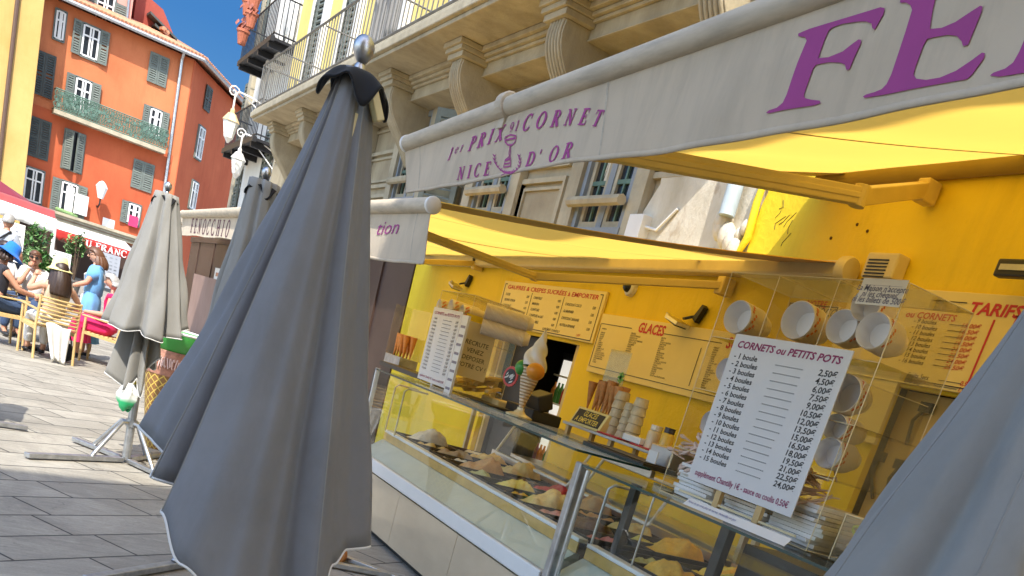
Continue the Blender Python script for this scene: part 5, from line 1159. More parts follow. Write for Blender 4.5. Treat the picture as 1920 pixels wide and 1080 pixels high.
# ------------------------------------------------------------------ acrylic cup dispensers
cupm = M('printed_paper_cup', (.74, .66, .57), .55, var=.08, scale=14); cupw = M('white_cup_inside', (.78, .77, .78), .5, var=.02, bmp=0); cupr = M('orange_cup_print', (.62, .17, .05), .6, var=.2)
def acrylic(name, label, x0, x1, y0, y1, z0, z1, verts, shelves, edges=.0022):
    """open-fronted acrylic box; verts: divider y, shelves: (z, ya, yb)"""
    t = thing(name, label, 'cup dispenser', ((x0+x1)/2, (y0+y1)/2, z0)); th = .004
    w = MB(); w.box(x0, x1, y0, y0+th, z0, z1); w.box(x0, x1, y1-th, y1, z0, z1); w.box(x0, x1, y0+th, y1-th, z1-th, z1); w.box(x0, x1, y0+th, y1-th, z0, z0+th)
    w.build('shell', mt['acrylic'], t)
    w = MB(); w.box(x1-th, x1, y0+th+.001, y1-th-.001, z0+th+.001, z1-th-.001); w.build('back_panel', mt['acrylic'], t)
    for y, za, zb in verts:
        w = MB(); w.box(x0+.002, x1-th-.002, y-th/2, y+th/2, za, zb); w.build('divider', mt['acrylic'], t)
    for z, ya, yb in shelves:
        w = MB(); w.box(x0+.002, x1-th-.002, ya, yb, z-th/2, z+th/2); w.build('shelf', mt['acrylic'], t)
    e = MB(); X = (x0, x1); Y = (y0, y1); Z = (z0, z1)
    for a in X:
        for b in Y: e.tube([(a, b, z0), (a, b, z1)], edges, 5)
        for c in Z: e.tube([(a, y0, c), (a, y1, c)], edges, 5)
    for b in Y:
        for c in Z: e.tube([(x0, b, c), (x1, b, c)], edges, 5)
    for y, za, zb in verts: e.tube([(x0, y, za), (x0, y, zb)], edges*.8, 5); e.tube([(x0, y, zb), (x1, y, zb)], edges*.8, 5)
    for z, ya, yb in shelves: e.tube([(x0, ya, z), (x0, yb, z)], edges*.9, 5)
    e.build('edge', mt['acredge'], t); return t
def cup_stack(p, r, n, label, grp, pitch=.011, tilt=0):
    """nested paper cups lying on their side, mouths towards the street (-x)"""
    t = thing('cup_stack', label, 'paper cups', p-Vector((0, 0, r)), grp); ax = Vector((1, tilt, 0)).normalized()
    w = MB(); dep = r*1.25
    w.lathe([(r*.70, dep*.96), (r*.985, .004), (r*1.0, 0), (r*1.02, -.004), (r*1.055, .0), (r*1.05, .008), (r*1.02, .010)], p, 30, 0, ax=ax, cap=False)
    w.lathe([(.001, dep*.95), (r*.70, dep*.95)], p, 30, 0, ax=ax, cap=False); w.build('cup', cupw, t, smooth=True)
    w = MB(); prof = []
    for k in range(n): z = .010+k*pitch; prof += [(r*1.02, z), (r*1.055, z+.001), (r*1.055, z+.007), (r*1.015, z+.0085)]
    prof += [(r*1.0, .010+n*pitch), (r*.72, .010+n*pitch+dep*.9), (.001, .010+n*pitch+dep*.9)]
    w.lathe(prof, p, 30, 0, ax=ax, cap=False); w.build('nested_cups', cupm, t, smooth=True)
    w = MB()
    sd = ax.cross(UZ).normalized()
    for k in range(9):
        a = -.7+k*.2; q = p+ax*(.018+.012*(k % 3))+(sd*cos(a)+UZ*sin(a))*r*1.06; tn = (UZ*cos(a)-sd*sin(a))
        w.obox(q, ax*.006, tn*.006, (sd*cos(a)+UZ*sin(a))*.0015)
    w.build('print', cupr, t); return t
DX = 3.0
ya, yb_ = atx(1710, 522, DX).y, atx(1372, 515, DX).y
zt_ = 2.362; zb0 = 1.264
cc = acrylic('cup_dispenser', 'large clear acrylic cup dispenser on the near case behind the CORNETS price sign', DX, DX+.40, ya, yb_, zb0, zt_,
   [(atx(1463, 517, DX).y, 2.0, zt_-.005), (atx(1577, 521, DX).y, 2.0, zt_-.005), (atx(1640, 560, DX).y-.12, zb0+.3, 1.97), (atx(1330, 760, DX).y-.10, zb0+.3, 1.97)], [(2.055, ya, yb_), (1.80, ya, ya+.36), (1.57, ya, ya+.36), (1.80, yb_-.3, yb_), (1.5, yb_-.3, yb_)])
for i, (u, v, r_, n_, lab) in enumerate(((1383, 594, .082, 20, 'first stack of paper cups from the left in the top tier of the large dispenser'), (1496, 600, .088, 18, 'second stack of paper cups from the left in the top tier of the large dispenser'),
        (1578, 612, .075, 14, 'third stack of paper cups from the left in the top tier of the large dispenser'), (1637, 620, .078, 22, 'rightmost stack of paper cups in the top tier of the large dispenser'), (1624, 571, .07, 20, 'stack of paper cups behind the pinned notice, topmost in the large dispenser'),
        (1580, 737, .085, 12, 'short stack of paper cups right of the price sign, under the top tier'), (1565, 800, .058, 24, 'stack of small paper cups right of the price sign, in the middle'), (1553, 849, .068, 22, 'long stack of paper cups right of the price sign, lowest'),
        (1362, 694, .062, 16, 'upper stack of paper cups peeping out left of the price sign'), (1333, 792, .062, 16, 'lower stack of paper cups peeping out left of the price sign'))):
    cup_stack(atx(u, v, DX+.02), r_*.9, int(n_*.7), lab, 'stacks of paper cups in the large dispenser', .0105, .33)
# pinned notice
y0, y1, z0, z1 = wallquad([(1618, 522), (1706, 524), (1684, 576), (1604, 569)], DX-.012)
t = thing('notice', 'small grey paper notice fixed to the top right of the large cup dispenser', 'notice', (DX-.012, (y0+y1)/2, z0))
w = MB(); w.box(DX-.012, DX-.009, y0, y1, z0, z1); w.build('sheet', mt['paper'], t)
w = MB(); W_ = y1-y0; H_ = z1-z0
for i, (s, x) in enumerate((("La Maison n'accepte", .5), ('ni les chèques,', .5), ('ni les billets de 500€', .5))): write(w, s, (DX-.0135, y1-x*W_, z0+H_*(.52-i*.22)), UX, UY, .034, 0, .25, .008, 'CENTER')
w.box(DX-.0133, DX-.0125, y0+.02, y1-.02, z0+H_*.74, z0+H_*.745); w.build('lettering', M('blue_grey_print', (.12, .12, .2), .6, bmp=0), t)

# main price sign
SXN = DX-.045
q = [atx(u, v, SXN) for u, v in ((1380, 626), (1597, 656), (1485, 976), (1290, 894))]
yl, yr, z1, z0 = (q[0].y+q[3].y)/2, (q[1].y+q[2].y)/2, (q[0].z+q[1].z)/2, (q[2].z+q[3].z)/2
W_, H_ = yl-yr, z1-z0
ps = thing('price_sign', 'large white price sign headed CORNETS ou PETITS POTS on the near case', 'price sign', (SXN, (yl+yr)/2, z0))
w = MB(); w.box(SXN, SXN+.006, yr, yl, z0, z1); w.build('panel', mt['signwhite'], ps, bevel=.0015)
def S(x, y, o=.0012): return Vector((SXN-o, yl-x*W_, z0+y*H_))
maroon = M('maroon_print', (.26, .012, .09), .5, var=.03, bmp=0)
rd, bk = MB(), MB()
def fit(mb, s, x0, x1, y, h, **kw):
    vs, _ = text2d(s, h, kw.get('shear', 0), kw.get('bold', 0)); wv = max(a for a, b in vs); write(mb, s, S(x0, y), UX, UY, h, 0, kw.get('shear', 0), kw.get('bold', 0), 'LEFT', (x1-x0)*W_/wv)
fit(rd, 'CORNETS ou PETITS POTS', .045, .945, .915, .062*H_, shear=.2, bold=.03)
prices = ['2,50€', '4,50€', '6,00€', '7,50€', '9,00€', '10,50€', '12,00€', '13,50€', '15,00€', '16,50€', '18,00€', '19,50€', '21,00€', '22,50€', '24,00€']
for i, s in enumerate(prices):
    y = .845-i*.0492; h = .049*H_; lab = '- %d boule%s' % (i+1, 's' if i else '')
    write(bk, lab, S(.05, y), UX, UY, h, 0, .08, .02, 'LEFT', 1.38); write(bk, s, S(.95, y-.012), UX, UY, h*1.05, 0, .08, .02, 'RIGHT', 1.3)
    n_ = 14
    for k in range(n_):
        p = S((.45 if i < 9 else .43)+.017*k, y+.002); bk.box(p.x-.0006, p.x+.001, p.y-.0022, p.y+.0022, p.z-.002, p.z+.0028)
fit(rd, 'supplément Chantilly 1€ - sauce ou coulis 0,50€', .06, .95, .045, .056*H_, shear=0, bold=.016)
rd.build('maroon_lettering', maroon, ps); bk.build('black_lettering', mt['black'], ps)
w = MB()
for xx in (.33, .72): p = S(xx, 0); w.box(SXN+.008, SXN+.03, p.y-.02, p.y+.02, 1.264, z0+.10)
w.build('support', mt['wood_pale'], ps)
w = MB(); w.box(SXN+.012, SXN+.02, yr-.05, yl+.05, 1.30, 1.31); w.build('foot_rail', mt['acredge'], ps)
# stacks of napkins / papers in the bottom of the dispenser
random.seed(17)
def paper_stack(x0, x1, y0, y1, z0, n, label, grp='stacks of white paper in the large dispenser'):
    w = MB()
    for k in range(n):
        dx, dy, a = random.uniform(-.012, .012), random.uniform(-.02, .02), random.uniform(-.14, .14); c = Vector(((x0+x1)/2+dx, (y0+y1)/2+dy, z0+.009+k*.0185))
        w.obox(c, Vector((cos(a), sin(a), 0))*(x1-x0)/2, Vector((-sin(a), cos(a), 0))*(y1-y0)/2, (random.uniform(-.002, .002), 0, random.uniform(.0078, .0092)))
    put(w.build('paper_stack', mt['paper'], bevel=.002), label, 'paper stack', grp)
paper_stack(DX+.06, DX+.34, ya+.05, ya+.36, zb0+.006, 10, 'stack of white papers at the right end of the large dispenser')
paper_stack(DX+.06, DX+.34, ya+.40, ya+.70, zb0+.006, 7, 'stack of white papers in the middle of the large dispenser')
paper_stack(DX+.06, DX+.34, ya+.76, yb_-.03, zb0+.006, 9, 'stack of white papers at the left end of the large dispenser')
def spoons(c, label, n=46, spread=.13):
    w = MB()
    for k in range(n):
        a = random.uniform(-.9, .9); o = Vector(c)+Vector((random.uniform(-.05, .12), random.uniform(-spread, spread), random.uniform(0, .12)))
        d = Vector((random.uniform(-.6, .2), cos(a)*.8, sin(a)*.6)).normalized(); w.tube([o, o+d*.05, o+d*.10, o+d*.125, o+d*.14], [.0035, .004, .007, .012, .006], 5)
    put(w.build('plastic_spoons', M('pinkish_plastic', (.62, .46, .38), .35, var=.15), smooth=True), label, 'spoons', 'heaps of plastic spoons')
spoons((DX+.1, ya+.2, zb0+.20), 'heap of pinkish plastic spoons right of the price sign'); spoons((DX+.1, yb_-.16, zb0+.18), 'heap of pinkish plastic spoons left of the price sign', 40)
# notice lying along the glass edge
y0 = atx(1480, 1015, 2.86).y; y1 = atx(1290, 935, 2.86).y
t = thing('label_strip', 'long white label strip standing on the near case below the price sign', 'label', (2.86, (y0+y1)/2, 1.263))
w = MB(); w.prism([(2.84, y0, 1.2635), (2.87, y0, 1.30), (2.873, y0, 1.30), (2.843, y0, 1.2635)], (0, y1-y0, 0)); w.build('strip', mt['paper'], t)
w = MB(); dn = Vector((-.767, 0, .642)); uy = Vector((.635, 0, .772)); write(w, 'Nous ne servons plus de verres, demandez un pot', Vector((2.852, y1-.02, 1.278))+dn*.004, UX, uy, .018, 0, 0, .004); w.build('lettering', M('blue_print', (.03, .04, .25), .6, bmp=0), t)
# clear bins of waffle pieces and chips to the right
def bin_(x0, x1, y0, y1, z0, z1, label, m_, seed):
    random.seed(seed); t = thing('clear_bin', label, 'food bin', ((x0+x1)/2, (y0+y1)/2, z0), 'clear bins of waffle pieces')
    w = MB()
    for a in ((x0, x1, y0, y0+.004, z0, z1), (x0, x1, y1-.004, y1, z0, z1), (x0, x0+.004, y0+.005, y1-.005, z0, z1*.97+z0*.03), (x1-.004, x1, y0+.005, y1-.005, z0, z1), (x0+.005, x1-.005, y0+.005, y1-.005, z0, z0+.004)): w.box(*a)
    w.build('box', mt['acrylic'], t)
    w = MB()
    for a, b in ((y0, z1), (y1, z1)): w.tube([(x0, a, z0), (x0, a, z1), (x1, a, z1)], .003, 5)
    w.tube([(x0, y0, z1), (x0, y1, z1)], .003, 5); w.build('edge', mt['acredge'], t)
    w = MB()
    for k in range(90):
        c = Vector((random.uniform(x0+.05, x1-.05), random.uniform(y0+.04, y1-.04), z0+.03+random.random()*(z1-z0)*.85)); rr = random.uniform(.025, .045); a = random.uniform(0, 6.3)
        rot = Matrix.Rotation(a, 3, 'Z') @ Matrix.Rotation(random.uniform(-1, 1), 3, 'X')
        n_ = 9; w.grid(lambda s, tt: c+rot@Vector(((tt)*rr*cos(6.28*s), tt*rr*sin(6.28*s), .012*sin(tt*3+s*12)*tt)), n_, 3, wrap=True)
    w.build('pieces', m_, t, smooth=True, solid=.003)
yw0, yw1 = 2.2, 2.86
bin_(3.05, 3.42, yw1-.30, yw1, 1.264, 1.46, 'clear bin of pale waffle pieces right of the large dispenser', M('pale_waffle', (.66, .50, .22), .7, var=.2), 5)
bin_(3.25, 3.62, yw1-.72, yw1-.33, 1.264, 1.44, 'clear bin of yellow chips with a lemon slice at the far right', M('yellow_chips', (.78, .62, .22), .7, var=.15), 6)
w = MB(); lc = atx(1612, 1000, 3.22); w.tube([lc+Vector((0, .045*cos(k*.42), .02*sin(k*.42)+.012*cos(k*.42))) for k in range(15)], .007, 6, closed=True); put(w.build('lemon_slice', M('green_yellow_peel', (.55, .62, .04), .4), smooth=True), 'bright green and yellow lemon slice lying in front of the chips', 'lemon slice')

# ------------------------------------------------------------------ far case: dispenser, price sign, notices
DXA = 3.12; zA = 1.326
yr_, yl_ = 7.42, 8.16
zt2 = atx(815, 542, DXA).z
acrylic('cup_dispenser', 'smaller clear acrylic cup dispenser at the far end of the counter', DXA, DXA+.46, yr_, yl_, zA, zt2, [((yr_+yl_)/2, zA+.45, zt2-.005)], [(zA+.45, yr_, yl_)])
for i, (u, v, r_) in enumerate(((823, 572, .05), (845, 574, .055), (866, 582, .045))): cup_stack(atx(u, v, DXA+.02), r_, 22, ['leftmost', 'middle', 'rightmost'][i]+' small stack of paper cups in the far dispenser', 'stacks of paper cups in the far dispenser')
for i, (zz) in enumerate((zt2-.09, zt2-.21)):
    p0 = Vector((DXA+.08, yr_-.08, zz)); t = thing('cup_stack', ['upper', 'lower'][i]+' long stack of ribbed beige cups beside the far dispenser', 'paper cups', p0-Vector((0, 0, .06)), 'long stacks of beige cups')
    w = MB(); prof = []
    for k in range(30): prof += [(.058, k*.012), (.062, k*.012+.002), (.062, k*.012+.006), (.057, k*.012+.009)]
    w.lathe([(.001, -.001)]+prof+[(.04, .40), (.001, .40)], p0, 22, ax=(1, -.45, 0), cap=False); w.build('nested_cups', cupm, t, smooth=True)
SX2 = DXA-.03
q = [atx(u, v, SX2) for u, v in ((813, 574), (864, 585), (838, 724), (783, 714))]
yl, yr, z1, z0 = (q[0].y+q[3].y)/2, (q[1].y+q[2].y)/2, (q[0].z+q[1].z)/2, (q[2].z+q[3].z)/2
W_, H_ = yl-yr, z1-z0
p2 = thing('price_sign', 'small white price sign on the far glass case in front of the cups', 'price sign', (SX2, (yl+yr)/2, z0))
w = MB(); w.box(SX2, SX2+.006, yr, yl, z0, z1); w.box(SX2+.012, SX2+.03, (yl+yr)/2-.02, (yl+yr)/2+.02, zA, z0+.2); w.build('panel', mt['signwhite'], p2)
rd, bk = MB(), MB()
SXN_, yl0 = SX2, yl
def S(x, y, o=.0015): return Vector((SX2-o, yl-x*W_, z0+y*H_))
fit(rd, 'CORNETS ou PETITS POTS', .06, .94, .91, .055*H_, shear=.2, bold=.02); fit(rd, 'supplément Chantilly 1€ - sauce ou coulis 0,50€', .06, .94, .045, .045*H_, bold=.01)
for i, s in enumerate(prices):
    y = .84-i*.049; write(bk, '- %d boules' % (i+1) if i else '- 1 boule', S(.06, y), UX, UY, .042*H_, 0, .1, .01); write(bk, s, S(.94, y), UX, UY, .042*H_, 0, .1, .01, 'RIGHT'); hline(bk, S(.42, y+.01), S(.72, y+.01), .003)
rd.build('maroon_lettering', maroon, p2); bk.build('black_lettering', mt['black'], p2)
w = MB(); w.box(SX2-.01, SX2+.01, yr-.16, yr-.03, z0-.03, z1-.02); st = put(w.build('leaflet', mt['paper']), 'narrow white leaflet strip right of the small price sign', 'leaflet')
w = MB(); p0 = Vector((SX2-.0115, yr-.045, z1-.1))
for k in range(9): w.box(SX2-.0118, SX2-.0105, yr-.145, yr-.05, z1-.12-k*.07, z1-.10-k*.07)
w.build('print', M('grey_print', (.25, .22, .25), .6, bmp=0), st)
# recruiting notice on the near side of the far dispenser (faces the viewer, -y)
NY = yr_-.012
q = [aty(u, v, NY) for u, v in ((874, 598), (930, 618), (910, 716), (846, 702))]
xa_, xb_, z1, z0 = (q[0].x+q[3].x)/2, (q[1].x+q[2].x)/2, (q[0].z+q[1].z)/2, (q[2].z+q[3].z)/2
nt_ = thing('notice', 'cream recruiting notice on the side of the far dispenser', 'notice', ((xa_+xb_)/2, NY, z0))
w = MB(); w.box(xa_, xb_, NY-.003, NY, z0, z1); w.build('sheet', M('cream_paper', (.70, .60, .36), .7, var=.04), nt_)
w = MB()
for i, s in enumerate(('RECRUTE', 'VENEZ', 'DEPOSER', 'VOTRE CV !')): write(w, s, ((xa_+xb_)/2, NY-.0045, z0+(z1-z0)*(.60-i*.14)), (1, 0, 0), UY, .05, 0, .1, .003, 'CENTER')
w.build('lettering', mt['black'], nt_)
w = MB(); w.box(xa_, xb_+.02, NY-.002, NY+.0, z1+.003, z1+.05); put(w.build('yellow_label', mt['shopyellow']), 'yellow label strip above the recruiting notice', 'label')
# paper waffles heap, tray, till
w = MB(); random.seed(9)
for k in range(26):
    c = atx(880+random.uniform(-30, 45), 722+random.uniform(-12, 10), 3.5); a = random.uniform(-.7, .7); w.obox(c, Vector((cos(a)*.09, -sin(a)*.09, .02)), Vector((sin(a)*.02, cos(a)*.02, 0)), (0, .002, .012))
put(w.build('wafer_heap', M('pale_wafer', (.68, .52, .22), .7, var=.2)), 'heap of pale wafers lying right of the small price sign', 'wafers')
shelfm = M('counter_steel', (.50, .44, .30), .35, .6)
def work_counter(y0, y1, zt, label):
    t = thing('work_counter', label, 'counter', (3.8, (y0+y1)/2, 0))
    w = MB(); w.box(3.282, 3.90, y0, y1, zt-.012, zt); w.build('glass_top', mt['glass'], t)
    w = MB(); w.box(3.895, 3.93, y0, y1, zt-.04, zt); w.build('edge_rail', shelfm, t, bevel=.004)
    for y in (y0+.03, y1-.03): w = MB(); w.box(4.14, 4.18, y-.02, y+.02, 0, zt-.04); w.bar((3.93, y, zt-.03), (4.18, y, zt-.03), .03, .02); w.build('leg', shelfm, t)
work_counter(yA0, yA1+.9, 1.31, 'glass topped work counter behind the far ice cream case')
work_counter(yB0, yA0-.05, 1.235, 'glass topped work counter behind the near ice cream case')
w = MB(); p, q = atx(870, 728, 3.45), atx(948, 752, 3.45); w.box(3.30, 3.58, q.y, p.y, 1.311, 1.335); put(w.build('tray', mt['blackplastic'], bevel=.006), 'long black tray behind the far glass case', 'tray')
w = MB(); y0 = atx(1215, 858, 3.3).y; y1 = atx(1098, 828, 3.3).y; w.box(3.28, 3.56, y0, y1, 1.312, 1.34); w.box(3.30, 3.54, y0+.02, y1-.02, 1.341, 1.348); put(w.build('tray', mt['blackplastic'], bevel=.006), 'black tray in front of the cone stand', 'tray')
t = thing('cash_till', 'black till with cream lid on the work counter before the doorway', 'till', (3.62, 7.0, 1.311))
w = MB(); p = atx(1000, 745, 3.65); w.box(3.55, 3.82, p.y-.25, p.y+.25, 1.312, 1.40); w.build('base', mt['blackplastic'], t, bevel=.01)
w = MB(); w.obox((3.66, p.y-.1, 1.47), (.02, .15, 0), (.06, 0, .03), (-.02, 0, .06)); w.build('screen', mt['blackplastic'], t, bevel=.01)
w = MB(); w.box(3.5, 3.8, p.y+.3, p.y+.65, 1.312, 1.38); w.build('drawer', mt['cream_metal'], t, bevel=.01)

# giant ice cream cone figure
cp = atx(974, 776, 3.30); cb_ = Vector((3.30, cp.y, 1.327))
gc = thing('cone_figure', 'giant plastic ice cream cone with green and orange scoops standing on the counter', 'cone figure', cb_)
zc0 = atx(976, 752, 3.30).z; zc1 = atx(992, 700, 3.30).z+.06; tp = atx(1008, 645, 3.30); lean = (tp-cb_); 
w = MB(); w.lathe([(.001, 0), (.10, 0), (.105, .012), (.05, .03), (.03, .05), (.028, .07), (.001, .07)], cb_, 9); w.build('base', M('clear_acrylic_base', (.72, .62, .36), .1, var=.2, bmp=0), gc)
def wafmat():
    m, t, b, N, L = nodes_of('waffle_cone'); v = coords(N, L); wv = N.new('ShaderNodeTexWave'); wv.bands_direction = 'Z'; wv.inputs['Scale'].default_value = 14; wv.inputs['Distortion'].default_value = .0; L.new(v, wv.inputs['Vector'])
    L.new(ramp(N, L, wv.outputs['Fac'], [(.3, (.50, .33, .17)), (.7, (.80, .66, .48))]), b.inputs['Base Color']); b.inputs['Roughness'].default_value = .4; bump(N, L, wv.outputs['Fac'], b, .6, .01); return m
wz0, wz1 = cb_.z+.07, atx(990, 690, 3.30).z
w = MB(); w.lathe([(.018, 0), (.085, wz1-wz0), (.092, wz1-wz0+.01)], (cb_.x, cb_.y, wz0), 24); w.build('cone', wafmat(), gc, smooth=True)
w = MB(); c0 = Vector((cb_.x, cb_.y, wz1))
def swirl(s, t):
    a = 2*pi*s; rr = .098*(1-t)**.75*(1+.13*cos(3*(a+5*t))); return c0+Vector((rr*cos(a)+.02*t, rr*sin(a)-.012*t, .01+.27*t+.012*sin(2*a+8*t)))
w.grid(swirl, 40, 24, wrap=True); w.build('cream_swirl', M('white_cream', (.76, .74, .68), .4, var=.04), gc, smooth=True)
w = MB(); p = atx(980, 690, 3.24); w.ball(p, .058, 18, 0, 12); w.build('green_scoop', M('green_ball', (.05, .28, .05), .35), gc, smooth=True)
w = MB(); p = atx(1004, 697, 3.22); w.ball(p, (.068, .068, .06), 18, 0, 12); w.build('orange_scoop', M('orange_ball', (.72, .28, .02), .35), gc, smooth=True)
p = atx(958, 706, 3.26); t = thing('round_badge', 'red rimmed oval badge with black drawing beside the giant cone', 'badge', p-Vector((0, 0, .085)))
w = MB(); w.lathe([(.001, 0), (.075, 0), (.075, .008), (.001, .008)], p, 24, ax=(-1, -.35, 0)); w.build('disc', M('badge_red', (.55, .04, .03), .4), t)
w = MB(); d = Vector((-1, -.35, 0)).normalized(); w.lathe([(.001, 0), (.056, 0), (.056, .002), (.001, .002)], p+d*.009, 24, ax=d); w.build('face', mt['black'], t)
w = MB(); e_ = Vector((-.33, .94, 0))*-1
for k in range(9): c = p+d*.0125+e_*random.uniform(-.04, .04)+UZ*random.uniform(-.04, .045); w.obox(c, e_*random.uniform(.006, .02)+UZ*.008, UZ*.006, d*.0006)
w.build('drawing', mt['signwhite'], t)

# cone stand with sign, cones, cup towers, bottles
XS = 3.6
pL, pR = atx(1058, 796, XS), atx(1248, 850, XS); zs = (pL.z+pR.z)/2
cs = thing('cone_shelf', 'raised steel shelf carrying cones and cup towers behind the far case', 'shelf', (XS, (pL.y+pR.y)/2, 1.311))
zs = 1.40
w = MB(); w.box(XS-.02, XS+.28, pR.y, pL.y, zs-.02, zs); w.build('shelf_board', mt['stainless'], cs, bevel=.003)
for y in (pL.y-.05, (pL.y+pR.y)/2, pR.y+.05):
    w = MB(); w.box(XS, XS+.03, y-.02, y+.02, 1.311, zs-.021); w.box(XS+.22, XS+.25, y-.02, y+.02, 1.311, zs-.021); w.build('leg', mt['wood_pale'], cs)
bx = atx(1097, 788, XS); yA_, yB_ = bx.y+.22, bx.y-.22
sg = thing('cone_box', 'slanted box sign reading GLACES A EMPORTER full of wafer cones', 'sign', (XS, bx.y, zs+.001))
w = MB(); w.prism([(XS-.0, yB_, zs+.001), (XS+.20, yB_, zs+.001), (XS+.20, yB_, zs+.13), (XS+.05, yB_, zs+.13)], (0, yA_-yB_, 0)); w.build('box', M('cream_sign_box', (.68, .56, .22), .5), sg, bevel=.004)
sn = Vector((-.13, 0, .05)).normalized(); su = Vector((.05, 0, .13)).normalized(); o_ = Vector((XS+.025, bx.y, zs+.066))
w = MB(); w.obox(o_+sn*.003, Vector((0, .19, 0)), su*.052, sn*.002); w.build('black_plate', mt['black'], sg)
w = MB(); write(w, 'GLACES', o_+sn*.006+su*.008+Vector((0, -.01, 0)), UX, su, .055, 0, .1, .012, 'CENTER'); write(w, 'A EMPORTER', o_+sn*.006-su*.042, UX, su, .055, 0, .1, .012, 'CENTER'); w.build('lettering', M('yellow_print', (.75, .55, .08), .5, bmp=0), sg)
conem = wafmat(); conem2 = M('brown_wafer_cone', (.50, .22, .06), .6, var=.25, scale=30)
def cone(p, ln, r_, lab, tiltx, tilty, grp):
    w = MB(); ax = Vector((tiltx, tilty, 1)).normalized()
    w.lathe([(.006, 0), (r_, ln), (r_*.92, ln), (.004, .02)], p, 14, ax=ax, cap=False); w.lathe([(.001, .004), (.006, .004)], p, 14, ax=ax, cap=False)
    put(w.build('wafer_cone', conem2, smooth=True), lab, 'wafer cone', grp)
random.seed(31)
for k in range(11):
    y = bx.y+.19-k*.038; cone(Vector((XS+.10+.05*(k % 2), y, zs+.131)), .21+random.uniform(-.02, .02), .035, 'brown wafer cone standing in the sign box, %s from the left' % ORD[k], random.uniform(-.1, .1), random.uniform(-.12, .12), 'wafer cones in the sign box')
p3 = atx(752, 668, 3.5)
t = thing('cone_holder', 'grey box holding orange wafer cones at the far end of the counter', 'box', (3.5, p3.y, 1.311))
w = MB(); w.box(3.40, 3.6, p3.y-.26, p3.y+.22, 1.312, 1.45); w.build('box', mt['steel'], t, bevel=.004)
w = MB(); w.box(3.42, 3.62, p3.y-.28, p3.y+.28, 1.451, 1.455); w.box(3.61, 3.615, p3.y-.28, p3.y+.28, 1.456, 1.95); w.box(3.42, 3.60, p3.y+.275, p3.y+.28, 1.456, 1.95); w.build('clear_screen', mt['acrylic'], t)
conem2 = M('orange_wafer_cone', (.68, .26, .05), .6, var=.2, scale=30)
for k in range(8): cone(Vector((3.47+.06*(k % 2), p3.y+.16-k*.05, 1.452)), .22, .04, 'orange wafer cone in the grey box at the far end, %s from the left' % ORD[k], random.uniform(-.1, .1), random.uniform(-.1, .1), 'wafer cones in the grey box')
w = MB(); p = atx(760, 690, 3.3); w.box(3.2, 3.5, p.y-.7, p.y+.5, 1.327, 1.37); put(w.build('black_tray', mt['blackplastic'], bevel=.006), 'black tray in front of the grey cone box', 'tray')
def tower(u, v, r_, h_, lab):
    p = atx(u, v, XS+.12); p.z = zs+.012; w = MB(); prof = [(.001, 0)]
    for k in range(5): prof += [(r_*(1-.02*k), h_*k/5), (r_*(1-.02*k)*.84, h_*(k+.92)/5), (r_*(1-.02*k)*.9, h_*(k+.95)/5)]
    w.lathe(prof+[(r_*.6, h_), (.001, h_)], p, 18, cap=False); put(w.build('cup_tower', M('beige_tub_%d' % u, (.50, .42, .26), .5, var=.2, scale=18)), lab, 'cups', 'towers of upturned cups')
tower(1150, 800, .062, .30, 'tall leftmost tower of upturned beige cups on the shelf'); tower(1170, 806, .055, .24, 'short middle tower of upturned beige cups on the shelf'); tower(1188, 803, .058, .29, 'rightmost tower of upturned beige cups on the shelf')
redm = M('red_plastic', (.48, .02, .04), .35)
for i, (u, v) in enumerate(((1147, 806), (1212, 825))):
    p = atx(u, v, XS+.02); w = MB(); w.box(XS-.01, XS+.2, p.y-.14, p.y+.14, zs+.001, zs+.011); put(w.build('red_tray', redm, bevel=.004), ['red tray under the cup towers', 'red tray right of the cup towers'][i], 'tray')
w = MB(); p = atx(1192, 820, XS+.04); w.box(XS+.0, XS+.12, p.y-.12, p.y+.10, zs+.013, zs+.055); put(w.build('napkin_pack', mt['paper'], bevel=.006), 'pale pack of napkins on the shelf before the cup towers', 'napkins')
def bottle(u, v, r_, h_, c1_, c2_, lab):
    p = atx(u, v, XS+.08); p.z = zs+.001; t = thing('bottle', lab, 'bottle', p, 'jars on the cone shelf')
    w = MB(); w.lathe([(.001, 0), (r_, 0), (r_, h_*.7), (r_*.7, h_*.8), (.001, h_*.8)], p, 16, cap=False); w.build('body', M('jar_%d' % u, c1_, .3), t, smooth=True)
    w = MB(); w.lathe([(.001, h_*.801), (r_*.8, h_*.801), (r_*.8, h_), (.001, h_)], p, 16, cap=False); w.build('lid', M('jar_lid_%d' % u, c2_, .4), t)
bottle(1228, 815, .05, .16, (.62, .5, .3), (.70, .64, .5), 'cream jar with pale lid on the right end of the shelf'); bottle(1252, 820, .045, .17, (.66, .42, .06), (.03, .02, .02), 'honey jar with black lid on the right end of the shelf')
w = MB(); p = atx(1247, 828, 3.5); w.box(3.48, 3.66, p.y-.14, p.y+.1, 1.311, 1.46); put(w.build('steel_tin', mt['stainless'], bevel=.008), 'square steel tin right of the cone shelf', 'tin')
w = MB(); p = atx(1230, 850, 3.42); w.box(3.40, 3.405, p.y-.05, p.y+.05, 1.311, 1.42); put(w.build('card', mt['paper']), 'small white card hanging before the steel tin', 'card')
